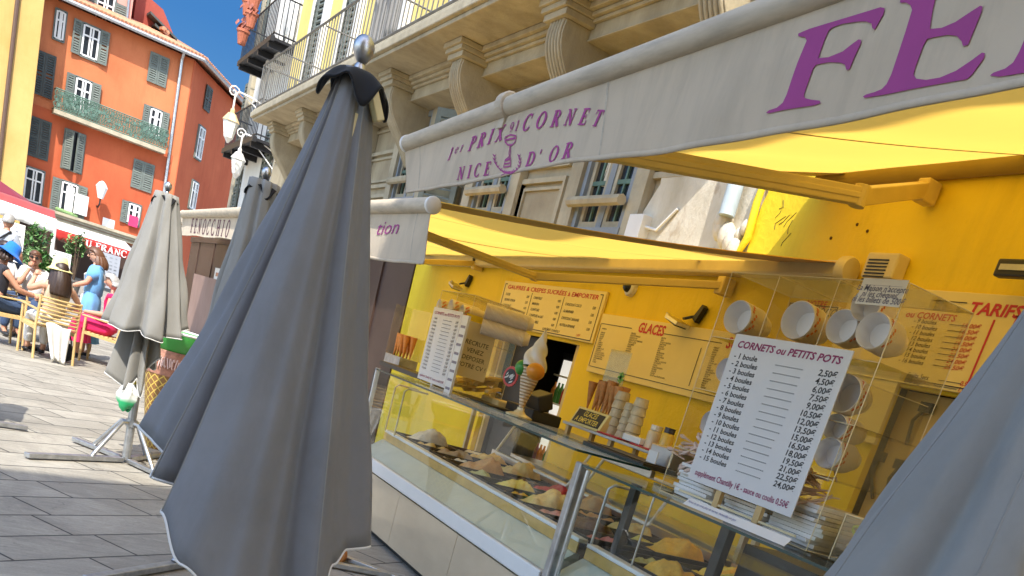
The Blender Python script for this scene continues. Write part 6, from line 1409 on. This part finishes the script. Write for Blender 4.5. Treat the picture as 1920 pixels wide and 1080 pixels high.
# plastic menu holder standing behind the cones
t = thing('card_holder', 'clear plastic card holder with green motif before the GLACES board', 'card holder', (3.75, atx(1165, 690, 3.75).y, 1.401))
y0, y1, z0, z1 = wallquad([(1148, 655), (1182, 662), (1172, 730), (1130, 720)], 3.75)
w = MB(); w.box(3.74, 3.744, y0, y1, z0, z1); w.box(3.73, 3.76, (y0+y1)/2-.02, (y0+y1)/2+.02, 1.401, z0); w.build('sheet', glass('cloudy_plastic', (.93, .95, .85), .05, .35, 1, (.7, .72, .5)), t)
w = MB(); p = atx(1164, 708, 3.735)
for k in range(7): a = k*.9; w.obox(p+Vector((0, cos(a)*.02, sin(a)*.02)), Vector((0, cos(a)*.02, sin(a)*.02)), Vector((0, -sin(a)*.008, cos(a)*.008)), (.001, 0, 0))
w.build('green_motif', M('green_motif', (.12, .35, .05), .5), t)
# ------------------------------------------------------------------ people
def skin_mesh(vs, es, rs, lev=1):
    me = bpy.data.meshes.new('skin_cage'); me.from_pydata(vs, es, []); o = bpy.data.objects.new('skin_cage', me); COL.objects.link(o)
    md = o.modifiers.new('skin', 'SKIN'); md.use_smooth_shade = True
    if not me.skin_vertices: return None
    for i, r_ in enumerate(rs):
        rr = r_ if isinstance(r_, tuple) else (r_, r_); me.skin_vertices[0].data[i].radius = rr
    me.skin_vertices[0].data[0].use_root = True
    sb = o.modifiers.new('sub', 'SUBSURF'); sb.levels = lev; sb.render_levels = lev
    bpy.context.view_layer.update()
    m2 = bpy.data.meshes.new_from_object(o.evaluated_get(bpy.context.evaluated_depsgraph_get()))
    out = ([tuple(v.co) for v in m2.vertices], [tuple(p.vertices) for p in m2.polygons])
    bpy.data.objects.remove(o); bpy.data.meshes.remove(me); bpy.data.meshes.remove(m2); return out
def chain_mesh(chains, lev=1):
    """chains: list of [(point, radius)...]; points shared by value are welded"""
    vs, rs, es, idx = [], [], [], {}
    for c in chains:
        pv = None
        for p, r_ in c:
            k = tuple(round(x, 4) for x in p)
            if k not in idx: idx[k] = len(vs); vs.append(k); rs.append(r_)
            if pv is not None: es.append((pv, idx[k]))
            pv = idx[k]
    return skin_mesh(vs, es, rs, lev)
eye_m = M('dark_eye', (.02, .015, .012), .2, bmp=0); lip_m = M('lips', (.42, .12, .10), .5, bmp=0)
def person(label, loc, rz, J, skin=None, hair=None, hairlen=.0, clothes=(), hat=None, glasses=False, group=None, hairpuff=1.0, extra=None):
    """J: joints in the person's own frame (x right, y forward, z up); face towards head direction J['look'] (angle)"""
    skin = skin or mt['skin']; t = thing('person', label, 'person', loc, group, rz)
    def V(n): return Vector(J[n])
    pel, ch_, nk = V('pelvis'), V('chest'), V('neck'); hd = V('head'); lk = J.get('look', 0)
    fwd = Vector((-sin(lk), cos(lk), 0)); rgt = Vector((cos(lk), sin(lk), 0)); upv = (hd-nk).normalized()
    chains = [[(pel, (.15, .115)), (pel.lerp(ch_, .5), (.135, .10)), (ch_, (.155, .105)), (nk-Vector((0, 0, .06)), (.10, .075)), (nk, .055), (nk.lerp(hd, .55), .052)]]
    for s in 'LR':
        sh, el, wr_ = V('sh'+s), V('el'+s), V('wr'+s); hp, kn, an, to = V('hip'+s), V('kn'+s), V('an'+s), V('to'+s)
        chains.append([(ch_, (.155, .105)), (sh, .062), (sh.lerp(el, .5), .047), (el, .040), (el.lerp(wr_, .4), .039), (wr_, .027)])
        chains.append([(pel, (.15, .115)), (hp, .095), (hp.lerp(kn, .5), .080), (kn, .057), (kn.lerp(an, .35), .055), (an, .036), (to, .030)])
    b = MB(); b.add(*chain_mesh(chains), 0)
    rot = Matrix((rgt, fwd, upv)).transposed()
    def hf(s, tt):
        a = -pi/2+pi*tt; u_ = 2*pi*s; x, y, z = cos(a)*cos(u_)*.076, cos(a)*sin(u_)*.096, sin(a)*.118
        if y > 0 and z < -.03: y *= 1-.25*(-z-.03)/.09
        if z < -.02: x *= 1-.30*(-z-.02)/.1
        return hd+rot@Vector((x, y, z))
    b.grid(hf, 20, 14, 0, wrap=True)
    b.tube([hd+rot@Vector((0, .088, .018)), hd+rot@Vector((0, .112, -.022)), hd+rot@Vector((0, .09, -.03))], [.008, .015, .010], 7)
    for s in (-1, 1):
        b.ball(hd+rot@Vector((s*.077, -.005, -.008)), (.012, .022, .032), 8, 0, 5); b.ball(hd+rot@Vector((s*.031, .083, .012)), (.013, .009, .008), 8, 1, 5)
        b.tube([hd+rot@Vector((s*.015, .09, .033)), hd+rot@Vector((s*.048, .078, .034))], .005, 5, 1)
    b.tube([hd+rot@Vector((-.024, .078, -.058)), hd+rot@Vector((0, .089, -.056)), hd+rot@Vector((.024, .078, -.058))], .007, 5, 2)
    for s in 'LR':                     # hands: palm, four fingers and a thumb
        wr_, el = V('wr'+s), V('el'+s); d = (wr_-el).normalized(); hd_ = Vector(J.get('hd'+s, tuple(d))).normalized()
        sd = hd_.cross(Vector((0, 0, 1))); sd = sd.normalized() if sd.length > .1 else Vector((1, 0, 0)); nn = sd.cross(hd_)
        pc_ = wr_+hd_*.05; b.ball(pc_, (.030, .030, .030), 8, 0, 5); b.ball(wr_+hd_*.075, .030, 8, 0, 5)
        for k in range(4):
            o = wr_+hd_*.085+sd*(k-1.5)*.019; ln = (.062, .074, .070, .055)[k]; b.tube([o-hd_*.02, o+hd_*ln*.45-nn*.003, o+hd_*ln*.75-nn*.014, o+hd_*ln*.92-nn*.026], [.009, .0085, .0075, .006], 6)
        ts = -1 if s == 'R' else 1; o = wr_+hd_*.035+sd*ts*.025; b.tube([o, o+sd*ts*.022+hd_*.022, o+sd*ts*.028+hd_*.048], [.011, .010, .007], 6)
    bd = b.build('body', [skin, eye_m, lip_m], t, smooth=True, org=None)
    bd.data.transform(Matrix.Translation(Vector(t.location)))   # vertices were given in the person's own frame
    def child(nm, mb, m_, par=t, **kw):
        o = mb.build(nm, m_, par, **kw); o.data.transform(Matrix.Translation(Vector(t.location))); return o
    for kind, m_, g in clothes:
        c = []
        if kind in ('top', 'sleeveless', 'dress', 'sundress'):
            c.append([(pel+Vector((0, 0, -.02)), (.165+g, .135+g)), (pel.lerp(ch_, .5), (.15+g, .115+g)), (ch_, (.166+g, .12+g)), (nk-Vector((0, 0, .05)), (.10+g, .085+g))])
            for s in 'LR':
                sh, el = V('sh'+s), V('el'+s); f_ = .75 if kind in ('top', 'dress') else .12
                c.append([(ch_, (.166+g, .12+g)), (sh, .070+g), (sh.lerp(el, f_), (.060 if f_ > .5 else .05)+g)])
        if kind in ('trousers', 'shorts'):
            for s in 'LR':
                hp, kn, an = V('hip'+s), V('kn'+s), V('an'+s); ch2 = [(pel, (.165+g, .135+g)), (hp, .107+g), (hp.lerp(kn, .5), .092+g), (kn, .073+g)]
                ch2 += [(kn.lerp(an, .5), .068+g), (an+Vector((0, 0, .04)), .058+g)] if kind == 'trousers' else [(kn.lerp(an, .25), .075+g)]
                c.append(ch2)
        w = MB()
        if c: w.add(*chain_mesh(c), 0)
        if kind in ('dress', 'skirt', 'sundress'):
            hpm = (V('hipL')+V('hipR'))/2; knm = (V('knL')+V('knR'))/2; anm = (V('anL')+V('anR'))/2
            path = [pel+Vector((0, 0, .08)), hpm, hpm.lerp(knm, .6), knm+Vector((0, 0, .0)), knm.lerp(anm, .62)]
            wd_ = [.15+g, .19+g, .20+g, .22+g, .25+g]
            def sk(s, tt):
                f_ = tt*4; i = min(3, int(f_)); q = path[i].lerp(path[i+1], f_-i); r_ = wd_[i]+(wd_[i+1]-wd_[i])*(f_-i); a = 2*pi*s
                tg = (path[i+1]-path[i]).normalized(); e1 = Vector((1, 0, 0)); e2 = tg.cross(e1).normalized(); r_ *= 1+.07*sin(9*a+2)*tt
                return q+e1*r_*cos(a)+e2*r_*.62*sin(a)
            w.grid(sk, 48, 16, wrap=True)
        child(dict(top='shirt', sleeveless='sleeveless_top', dress='dress', sundress='dress', trousers='trousers', shorts='shorts', skirt='skirt')[kind], w, m_, smooth=True)
    for s in 'LR':
        an, to = V('an'+s), V('to'+s); d = (to-an); d.z = 0; d = d.normalized() if d.length > .01 else Vector((0, 1, 0)); w = MB(); w.ball(an+d*.09+Vector((0, 0, -.045)), (.045, .12, .035), 10, 0, 6, rot=Matrix((Vector((d.y, -d.x, 0)), d, Vector((0, 0, 1)))).transposed()); child('shoe', w, J.get('shoe', mt['blackplastic']), smooth=True)
    if hair:
        w = MB()
        def hr(s, tt):
            a = -.15+(pi/2+.15)*tt; u_ = 2*pi*s; y = sin(u_); k = 1.13*hairpuff; p = Vector((cos(a)*cos(u_)*.076*k, cos(a)*y*.096*k-.008, sin(a)*.118*1.1+.004))
            if y > .25: p.z = max(p.z, .045+.03*(1-tt)); p.y = min(p.y, .085)
            return hd+rot@p
        w.grid(hr, 24, 9, wrap=True)
        if hairlen:
            def hb_(s, tt):
                a = pi*(1.0+1.0*s)-0.0; rr = 1.10*hairpuff*(1+.12*sin(tt*3)); p = Vector((cos(a)*.080*rr, sin(a)*(.10+.03*sin(tt*2))*rr-.006, .02-hairlen*tt)); q = hd+rot@Vector((p.x*(1+.35*min(1, tt*1.2)), p.y-.01*tt, 0)); return q+Vector((0, 0, p.z))+Vector((.006*sin(s*60), 0, .004*sin(s*60)))
            w.grid(hb_, 40, 10)
            w.grid(lambda s, tt: hd+rot@Vector(((s-.5)*.15*(1+.5*tt), -.085-.02*tt, 0))+Vector((0, 0, .0-hairlen*tt*.97)), 8, 6)
        child('hair', w, hair, smooth=True, solid=.014)
    if glasses:
        w = MB()
        for s in (-1, 1): w.ball(hd+rot@Vector((s*.034, .094, .012)), (.028, .008, .02), 10, 0, 6, rot=rot); w.tube([hd+rot@Vector((s*.06, .085, .016)), hd+rot@Vector((s*.08, 0, .016))], .004, 5)
        w.tube([hd+rot@Vector((-.02, .098, .016)), hd+rot@Vector((.02, .098, .016))], .004, 5); child('sunglasses', w, mt['black'])
    if hat:
        m_, brim, dip = hat; w = MB(); prof = [(.001, .175), (.06, .172), (.088, .15), (.100, .10), (.108, .055), (.115, .045), (brim*.7, .035-dip*.5), (brim, .03-dip), (brim*.98, .022-dip), (.112, .035), (.10, .06)]
        w.lathe(prof, hd, 28, ax=upv, cap=False); child('hat', w, m_, smooth=True)
    if extra: extra(t, child, V)
    return t
def seated(lean=.08, arms=None, knee=.44, look=0, headfwd=.02, spread=.10, shoe=None):
    J = dict(pelvis=(0, 0, .56), chest=(0, -lean*1.0, .90), neck=(0, -lean*1.3+.01, 1.06), head=(0, -lean*1.3+headfwd+.02, 1.20), look=look,
             shL=(-.17, -lean*1.15, .99), shR=(.17, -lean*1.15, .99), elL=(-.25, .04, .74), elR=(.25, .04, .74), wrL=(-.17, .26, .72), wrR=(.17, .26, .72),
             hipL=(-.09, .03, .53), hipR=(.09, .03, .53), knL=(-spread, knee, .52), knR=(spread, knee, .52), anL=(-spread-.01, knee-.02, .09), anR=(spread+.01, knee-.02, .09), toL=(-spread-.03, knee+.13, .03), toR=(spread+.03, knee+.13, .03))
    if arms: J.update(arms)
    if shoe: J['shoe'] = shoe
    return J
def standing(h=1.65, arms=None, look=0, shoe=None):
    k = h/1.70
    J = dict(pelvis=(0, 0, .95*k), chest=(0, -.02, 1.28*k), neck=(0, -.01, 1.45*k), head=(0, .02, 1.585*k), look=look,
             shL=(-.175, -.02, 1.38*k), shR=(.175, -.02, 1.38*k), elL=(-.24, -.03, 1.10*k), elR=(.24, -.03, 1.10*k), wrL=(-.25, .08, .88*k), wrR=(.25, .08, .88*k),
             hipL=(-.09, 0, .90*k), hipR=(.09, 0, .90*k), knL=(-.10, .03, .50*k), knR=(.11, .0, .50*k), anL=(-.10, .02, .09), anR=(.13, -.04, .09), toL=(-.11, .16, .03), toR=(.16, .10, .03))
    if arms: J.update(arms)
    if shoe: J['shoe'] = shoe
    return J
darkhair = M('dark_brown_hair', (.035, .018, .012), .45, var=.4, scale=30, stretch=(8, 8, .5)); brownhair = M('brown_hair', (.12, .05, .025), .45, var=.4, scale=30, stretch=(8, 8, .5)); greyhair = M('grey_hair', (.32, .31, .30), .5, var=.3, scale=30)
blue = cloth('sky_blue_cotton', (.15, .38, .68), 0); jean = cloth('dark_denim', (.04, .07, .14), 0, .2); pinkc = cloth('hot_pink_cotton', (.62, .02, .12), 0); whitec = cloth('white_cotton', (.72, .72, .70), 0); greyt = cloth('grey_tshirt', (.34, .37, .43), 0); darkc = cloth('dark_knit', (.03, .03, .04), 0); bluehat = cloth('bright_blue_felt', (.02, .16, .62), 0); yelhat = cloth('pale_yellow_straw', (.74, .66, .30), 0); beigec = cloth('beige_cotton', (.55, .45, .32), 0)

# wooden slatted chairs
def chair(label, loc, rz):
    t = thing('wooden_chair', label, 'chair', (0, 0, 0), 'slatted wooden chairs of the terrace'); m_ = mt['wood_pale']
    for sx in (-.27, .27):
        w = MB(); w.tube([(sx, -.27, 0), (sx, -.24, .44), (sx, -.31, .84)], .019, 8); w.build('leg', m_, t, smooth=True)
        w = MB(); w.tube([(sx, .24, 0), (sx, .22, .64)], .019, 8); w.build('leg', m_, t, smooth=True)
        w = MB(); w.bar((sx, -.27, .64), (sx, .27, .66), .05, .022); w.build('armrest', m_, t, bevel=.005)
        w = MB(); w.bar((sx, -.235, .40), (sx, .22, .42), .022, .04); w.build('rail', m_, t)
    w = MB()
    for k in range(8): y = -.21+k*.062; w.box(-.26, .26, y-.024, y+.024, .43-.01*math.sin(k*.5), .447-.01*math.sin(k*.5))
    w.build('seat', m_, t, bevel=.004)
    w = MB()
    for k in range(8):
        z = .47+k*.05; w.tube([(x, -.245-.07*(z-.44)/.4-.05*cos(x*pi/.54), z) for x in (-.265, -.15, 0, .15, .265)], .013, 7)
    w.build('backrest', m_, t, smooth=True)
    t.location = loc; t.rotation_euler = (0, 0, rz); return t
def loc_px(u, v, y, z=0): p = aty(u, v, y); return Vector((p.x, p.y, z))
RA = R(22)
ca = loc_px(92, 600, 15.25); chr0 = chair('slatted wooden chair seen from behind, under the woman in the yellow hat', ca, RA)
cB_ = Vector((-.24, 15.75, 0)); dup(chr0, cB_, 'slatted wooden chair at the left edge under the woman in the blue hat', R(-72))
cF = Vector((1.12, 16.25, 0)); dup(chr0, cF, 'slatted wooden chair under the woman in the pink skirt, beside the pale parasol', R(75))
cD = Vector((.12, 17.55, 0)); dup(chr0, cD, 'slatted wooden chair under the man with sunglasses', R(170))
cC = Vector((-.28, 17.35, 0)); dup(chr0, cC, 'slatted wooden chair under the person in the white shirt', R(-150))
def at_chair(c, rz, back=.08): return c+Vector((sin(rz)*back, -cos(rz)*back, 0))
person('woman seated with her back to us in a pale yellow bucket hat, long dark hair', at_chair(ca, RA), RA,
       seated(.06, dict(elL=(-.34, .02, .86), wrL=(-.20, .18, 1.04), elR=(.36, .03, .80), wrR=(.30, .25, .70)), headfwd=.0), mt['skin'], darkhair, .34, [('sleeveless', beigec, .0), ('trousers', whitec, .0)], (yelhat, .165, .035), hairpuff=1.2)
person('woman seated at the left edge in a bright blue wide hat and rolled jeans', at_chair(cB_, R(-72)), R(-72),
       seated(-.02, dict(wrL=(-.13, .42, .76), wrR=(.12, .44, .74), elR=(.24, .20, .78), elL=(-.22, .2, .8)), look=.2, headfwd=.06), mt['skin_tan'], darkhair, .1, [('sleeveless', darkc, .0), ('shorts', jean, .012)], (bluehat, .20, .03), True)
person('dark haired person seated in a white shirt behind the blue hat', at_chair(cC, R(-150)), R(-150), seated(.02, look=.3), mt['skin_tan'], darkhair, 0, [('top', whitec, .01), ('trousers', jean, .01)])
person('man seated in sunglasses resting his chin on his hand', at_chair(cD, R(170)), R(170), seated(-.02, dict(elR=(.16, .26, .78), wrR=(.05, .18, 1.05), elL=(-.2, .22, .76), hdR=(-.2, -.3, .9)), headfwd=.06), mt['skin_tan'], brownhair, 0, [('top', whitec, .01), ('trousers', jean, .01)], None, True)
def bagstrap(t, child, V):
    w = MB(); w.tube([V('shL')+Vector((.04, -.06, .07)), V('chest')+Vector((-.05, .15, 0)), V('pelvis')+Vector((.16, .13, .02)), V('pelvis')+Vector((.22, .02, -.04)), V('chest')+Vector((.02, -.15, -.05)), V('shL')+Vector((.04, -.06, .07))], .014, 6); child('bag_strap', w, whitec)
    w = MB(); w.box(V('pelvis').x+.10, V('pelvis').x+.24, V('pelvis').y+.08, V('pelvis').y+.18, V('pelvis').z-.16, V('pelvis').z+.02); child('shoulder_bag', w, whitec, bevel=.03)
wl_ = loc_px(172, 560, 16.7)
person('woman standing in a loose blue dress with sunglasses and a white shoulder strap', wl_, R(78), standing(1.60, dict(elL=(-.22, .06, 1.10), wrL=(-.14, .26, 1.0), elR=(.28, -.05, 1.10), wrR=(.26, .08, .88)), look=.1), mt['skin'], brownhair, .17, [('dress', blue, .03)], None, True, extra=bagstrap, hairpuff=1.1)
person('grey haired woman seated in a hot pink skirt beside the pale parasol', at_chair(cF, R(75)), R(75), seated(.0, dict(wrL=(-.1, .38, .70), wrR=(.16, .36, .66)), look=.1, headfwd=.04), mt['skin'], greyhair, .06, [('sundress', pinkc, .02)], None, False, hairpuff=1.1)
def strap(t, child, V):
    w = MB(); w.tube([V('shR')+Vector((-.03, -.08, .07)), V('chest')+Vector((-.02, -.14, 0)), V('pelvis')+Vector((-.2, -.06, .04)), V('chest')+Vector((0, .13, 0)), V('shR')+Vector((-.03, -.08, .07))], .016, 6); child('bag_strap', w, mt['black'])
person('man standing at the left edge in a grey T-shirt with a dark shoulder strap', loc_px(10, 460, 19.5), R(-35), standing(1.72, dict(elR=(.26, .05, 1.12), wrR=(.16, .22, 1.0), elL=(-.25, .05, 1.12), wrL=(-.14, .24, 1.0))), mt['skin_tan'], greyhair, 0, [('top', greyt, .012), ('trousers', jean, .01)], extra=strap)
# cafe table, jacket, handbag
tb = thing('cafe_table', 'small round cafe table between the seated people', 'table', (.42, 16.5, 0))
w = MB(); w.lathe([(.33, .70), (.35, .71), (.35, .725), (.33, .735)], (.42, 16.5, 0), 26); w.build('table_top', mt['wood_pale'], tb)
w = MB(); w.lathe([(.24, 0), (.24, .02), (.03, .04), (.03, .70)], (.42, 16.5, 0), 18); w.build('leg', mt['iron'], tb)
for i in range(3):
    p = Vector((.3+i*.11, 16.42+.07*(i % 2), .736)); w = MB(); w.lathe([(.001, 0), (.03, 0), (.036, .10), (.03, .10), (.026, .01), (.001, .01)], p, 14, cap=False)
    put(w.build('drinking_glass', glass('tumbler', (.9, .9, .86), opac=.2), smooth=True), ['left', 'middle', 'right'][i]+' glass on the small round cafe table', 'glass', 'glasses on the cafe table')
w = MB(); rz_ = Matrix.Rotation(RA, 3, 'Z')
w.grid(lambda s, tt: ca+rz_@Vector(((s-.5)*.34*(1-.45*tt)-.02+.05*tt, -.36-.03*sin(s*16)*tt, .50-.47*tt+.02*sin(s*6))), 22, 12); put(w.build('white_jacket', whitec, smooth=True, solid=.01), 'white jacket hanging down behind the wooden chair', 'jacket')
w = MB(); p = ca+Vector((.22, .12, .0)); w.grid(lambda s, tt: p+Vector((.17*sin(pi*(.1+.86*tt))**.6*cos(2*pi*s), .11*sin(pi*(.1+.86*tt))**.6*sin(2*pi*s), .26*(1-tt)+.002)), 24, 10, wrap=True); w.tube([p+Vector((.1*cos(a), 0, .22+.2*sin(a))) for a in [k*pi/8 for k in range(9)]], .012, 6); put(w.build('handbag', mt['black_cloth'], smooth=True), 'black handbag on the ground under the wooden chair', 'bag')

# ------------------------------------------------------------------ cafe fronts at the back of the square
def slope_awning(label, p0, p1, depth, rise, drop, mtop, mval, text=None, tm=None, nm='awning', scal=True):
    t = thing(nm, label, 'awning', (p0.x, p0.y, 0)); d = (p1-p0); back = Vector((-d.y, d.x, 0)).normalized()
    if back.y < 0: back = -back
    w = MB(); a, b, c, e_ = p0, p1, p1+back*depth+UZ*rise, p0+back*depth+UZ*rise
    w.grid(lambda s, tt: a.lerp(b, s).lerp(e_.lerp(c, s), tt)-UZ*.08*sin(pi*tt)*(1+.3*sin(s*25)), 40, 8); w.build('fabric', mtop, t, smooth=True, solid=.02)
    w = MB(); w.grid(lambda s, tt: a.lerp(b, s)-UZ*(drop*tt*(1-(.18*abs(sin(s*40)) if scal else 0)))-back*.03*sin(s*35)*tt, 160, 3); va = w.build('valance', mval, t, smooth=True, solid=.01)
    w = MB()
    for q in (p0, p1): w.tube([q+UZ*-.02, Vector((q.x, q.y, 0))], .04, 8)
    w.build('post', mt['winwhite'], t)
    if text:
        w = MB(); ux = d.normalized(); s_, o0, sz = text; ln = serif_len(s_, sz)
        for polys in serif2d(s_, sz): 
            for q in polys: w.poly([p0+ux*(o0+x)-UZ*(drop*.78)-back*.09+UZ*y for x, y in q])
        w.build('lettering', tm, va)
    return t
redc = cloth('red_awning_cloth', (.46, .035, .028), .1); winec = cloth('wine_red_cloth', (.20, .012, .03), .1)
p0, p1 = aty(-70, 350, 36), aty(106, 411, 36); slope_awning('red awning with a broad white valance at the far left cafe', p0, p1, 4.2, .30, .42, redc, whitec, scal=False)
p0, p1 = aty(101, 427, 47), aty(262, 476, 47); slope_awning('scalloped red cafe awning lettered LU FRANCALIN below the orange house', p0, p1, 8.2, .40, .42, whitec, redc, ('LU FRANCALIN', 1.0, .38), whitec)
c0 = aty(-6, 378, 43); tp_ = thing('cafe_parasol', 'open wine red cafe parasol above the red awning at the left', 'parasol', (c0.x, c0.y, 0))
w = MB(); w.lathe([(1.75, -.2), (1.77, -.02), (1.0, .38), (.05, .72), (.01, .72)], c0, 8, cap=False); w.build('canopy', winec, tp_); w = MB(); w.tube([Vector((c0.x, c0.y, 0)), c0+UZ*.7], .04, 8); w.build('pole', mt['steel'], tp_)
def mboard(label, quad, y, m_=mt['paper']):
    q = [aty(u, v, y) for u, v in quad]; x0, x1 = (q[0].x+q[3].x)/2, (q[1].x+q[2].x)/2; z1, z0 = (q[0].z+q[1].z)/2, max(.06, (q[2].z+q[3].z)/2)
    t = thing('menu_board', label, 'menu board', ((x0+x1)/2, y, 0), 'menu boards of the cafes'); w = MB(); w.box(x0, x1, y-.02, y+.02, z0, z1); w.build('panel', m_, t)
    w = MB(); random.seed(int(x0*100)+y)
    for k in range(7):
        for j in range(3): a = x0+(x1-x0)*(.1+.3*j); z = z1-(z1-z0)*(.12+.11*k); w.box(a, a+(x1-x0)*random.uniform(.1, .22), y-.0235, y-.0205, z, z+(z1-z0)*random.uniform(.02, .05))
    w.build('print', M('menu_print', (.2, .22, .26), .6, var=.5), t)
    w = MB(); w.box(x0+.02, x0+.06, y-.015, y+.015, 0, z0); w.box(x1-.06, x1-.02, y-.015, y+.015, 0, z0); w.build('leg', mt['iron'], t)
mboard('tall white menu board behind the man in the grey T-shirt', [(-10, 405), (50, 425), (38, 492), (-20, 480)], 25)
mboard('grey white menu board between the two shrubs', [(97, 467), (135, 478), (130, 505), (93, 497)], 33, whitec)
mboard('grey menu board right of the standing woman in blue', [(194, 472), (228, 483), (216, 545), (184, 535)], 27, greyt)
def shrub(label, u, v, y, w_, h_, seed, dens=420):
    random.seed(seed); c = aty(u, v, y); t = thing('potted_shrub', label, 'shrub', (c.x, c.y, 0), 'potted shrubs of the cafes')
    w = MB(); w.lathe([(.16, 0), (.24, .42), (.27, .42), (.27, .47), (.22, .47)], (c.x, c.y, 0), 16); w.build('pot', M('grey_pot_%d' % seed, (.12, .11, .10), .7), t)
    w = MB()
    for k in range(6): a = random.uniform(0, 6.3); w.tube([(c.x, c.y, .45), Vector((c.x+.15*cos(a), c.y+.15*sin(a), c.z)), c+Vector((w_*.4*cos(a), w_*.4*sin(a), h_*.35))], [.03, .02, .008], 5)
    w.build('stem', M('bark_%d' % seed, (.08, .05, .03), .8), t)
    lf = MB(); cl = [c+Vector((random.gauss(0, w_*.30), random.gauss(0, w_*.30), random.uniform(-h_*.5, h_*.5))) for _ in range(16)]
    for k in range(dens):
        q = random.choice(cl)+Vector((random.gauss(0, .09*w_+.03), random.gauss(0, .09*w_+.03), random.gauss(0, .11*h_))); a, b_ = random.uniform(0, 6.3), random.uniform(-.9, .9); l_ = random.uniform(.06, .12)
        d1 = Vector((cos(a)*cos(b_), sin(a)*cos(b_), sin(b_)))*l_; d2 = Vector((-sin(a), cos(a), .4*random.uniform(-1, 1)))*l_*.38
        lf.add([q-d1, q+d2-d1*.1, q+d1, q-d2-d1*.1], [(0, 1, 2, 3)], random.random() < .45)
    lf.build('foliage', [mt['leaf'], mt['leaf2']], t)
shrub('tall bright shrub by the tall white menu board', 66, 458, 30, .52, .95, 41, 420); shrub('shrub with loose crown below the red scalloped awning', 145, 470, 36, .48, .85, 43, 360); shrub('low bushy shrub behind the seated people', 80, 494, 21, .40, .4, 44, 320)
# street lamp on the orange wall
p = fac(190, 358, .75); t = thing('wall_lantern', 'white lantern on the orange wall beside the white framed window', 'lantern', p, 'lanterns on walls')
w = MB(); w.lathe([(.12, -.35), (.26, .15), (.28, .17), (.16, .36), (.04, .45)], p, 6); w.build('lamp_glass', lam_m, t)
w = MB(); w.tube([p+UZ*-.35, p-UZ*.6, p-UZ*.75-FN*.4, p-UZ*.7-FN*.75], .04, 6); w.build('bracket', mt['iron'], t)
# cone shaped bin with a green top behind the pale parasol
cb2 = Vector((1.27, 9.75, 0)); bn = thing('cone_bin', 'waffle patterned cone shaped bin with a green bowl top behind the pale parasol', 'bin', cb2)
def lattice():
    m, t, b, N, L = nodes_of('yellow_lattice_waffle'); g = N.new('ShaderNodeTexCoord'); sp = N.new('ShaderNodeSeparateXYZ'); L.new(g.outputs['Object'], sp.inputs[0])
    at = N.new('ShaderNodeMath'); at.operation = 'ARCTAN2'; L.new(sp.outputs[1], at.inputs[0]); L.new(sp.outputs[0], at.inputs[1])
    outs = []
    for sg_ in (1, -1):
        a = N.new('ShaderNodeMath'); a.operation = 'MULTIPLY'; a.inputs[1].default_value = 2.6; L.new(at.outputs[0], a.inputs[0])
        z = N.new('ShaderNodeMath'); z.operation = 'MULTIPLY_ADD'; z.inputs[1].default_value = 13*sg_; L.new(sp.outputs[2], z.inputs[0]); L.new(a.outputs[0], z.inputs[2])
        f = N.new('ShaderNodeMath'); f.operation = 'FRACT'; L.new(z.outputs[0], f.inputs[0]); q = N.new('ShaderNodeMath'); q.operation = 'LESS_THAN'; q.inputs[1].default_value = .16; L.new(f.outputs[0], q.inputs[0]); outs.append(q.outputs[0])
    mx = N.new('ShaderNodeMath'); mx.operation = 'MAXIMUM'; L.new(outs[0], mx.inputs[0]); L.new(outs[1], mx.inputs[1])
    L.new(mix(N, L, mx.outputs[0], (.30, .15, .05), (.75, .55, .12)), b.inputs['Base Color']); b.inputs['Roughness'].default_value = .5; return m
w = MB(); w.lathe([(.11, 0), (.12, .03), (.215, .70), (.22, .72)], cb2, 28); w.build('cone_body', lattice(), bn, smooth=True)
w = MB(); w.lathe([(.221, .70), (.245, .92), (.24, .93)], cb2, 28); w.build('lettered_band', M('pinkish_wood_band', (.42, .20, .14), .6, var=.4, scale=20), bn, smooth=True)
w = MB(); random.seed(2)
for k in range(26): a = -2.9+k*.1; r_ = .243; w.tube([cb2+Vector((r_*cos(a+.035*cos(j)), r_*sin(a+.035*cos(j)), .82+.05*sin(j+k))) for j in [i*.9 for i in range(6)]], .006, 4)
w.build('band_scroll', M('pale_pink_scroll', (.72, .52, .48), .6), bn)
w = MB(); w.lathe([(.23, .93), (.30, 1.02), (.315, 1.10), (.30, 1.10), (.27, 1.02), (.001, .97)], cb2, 28, cap=False); w.build('green_bowl', M('green_plastic', (.06, .36, .07), .4), bn, smooth=True)
w = MB(); w.tube([cb2+Vector((.308*cos(k*pi/14), .308*sin(k*pi/14), 1.105)) for k in range(28)], .014, 6, closed=True); w.build('white_rim', mt['whiteplastic'], bn, smooth=True)
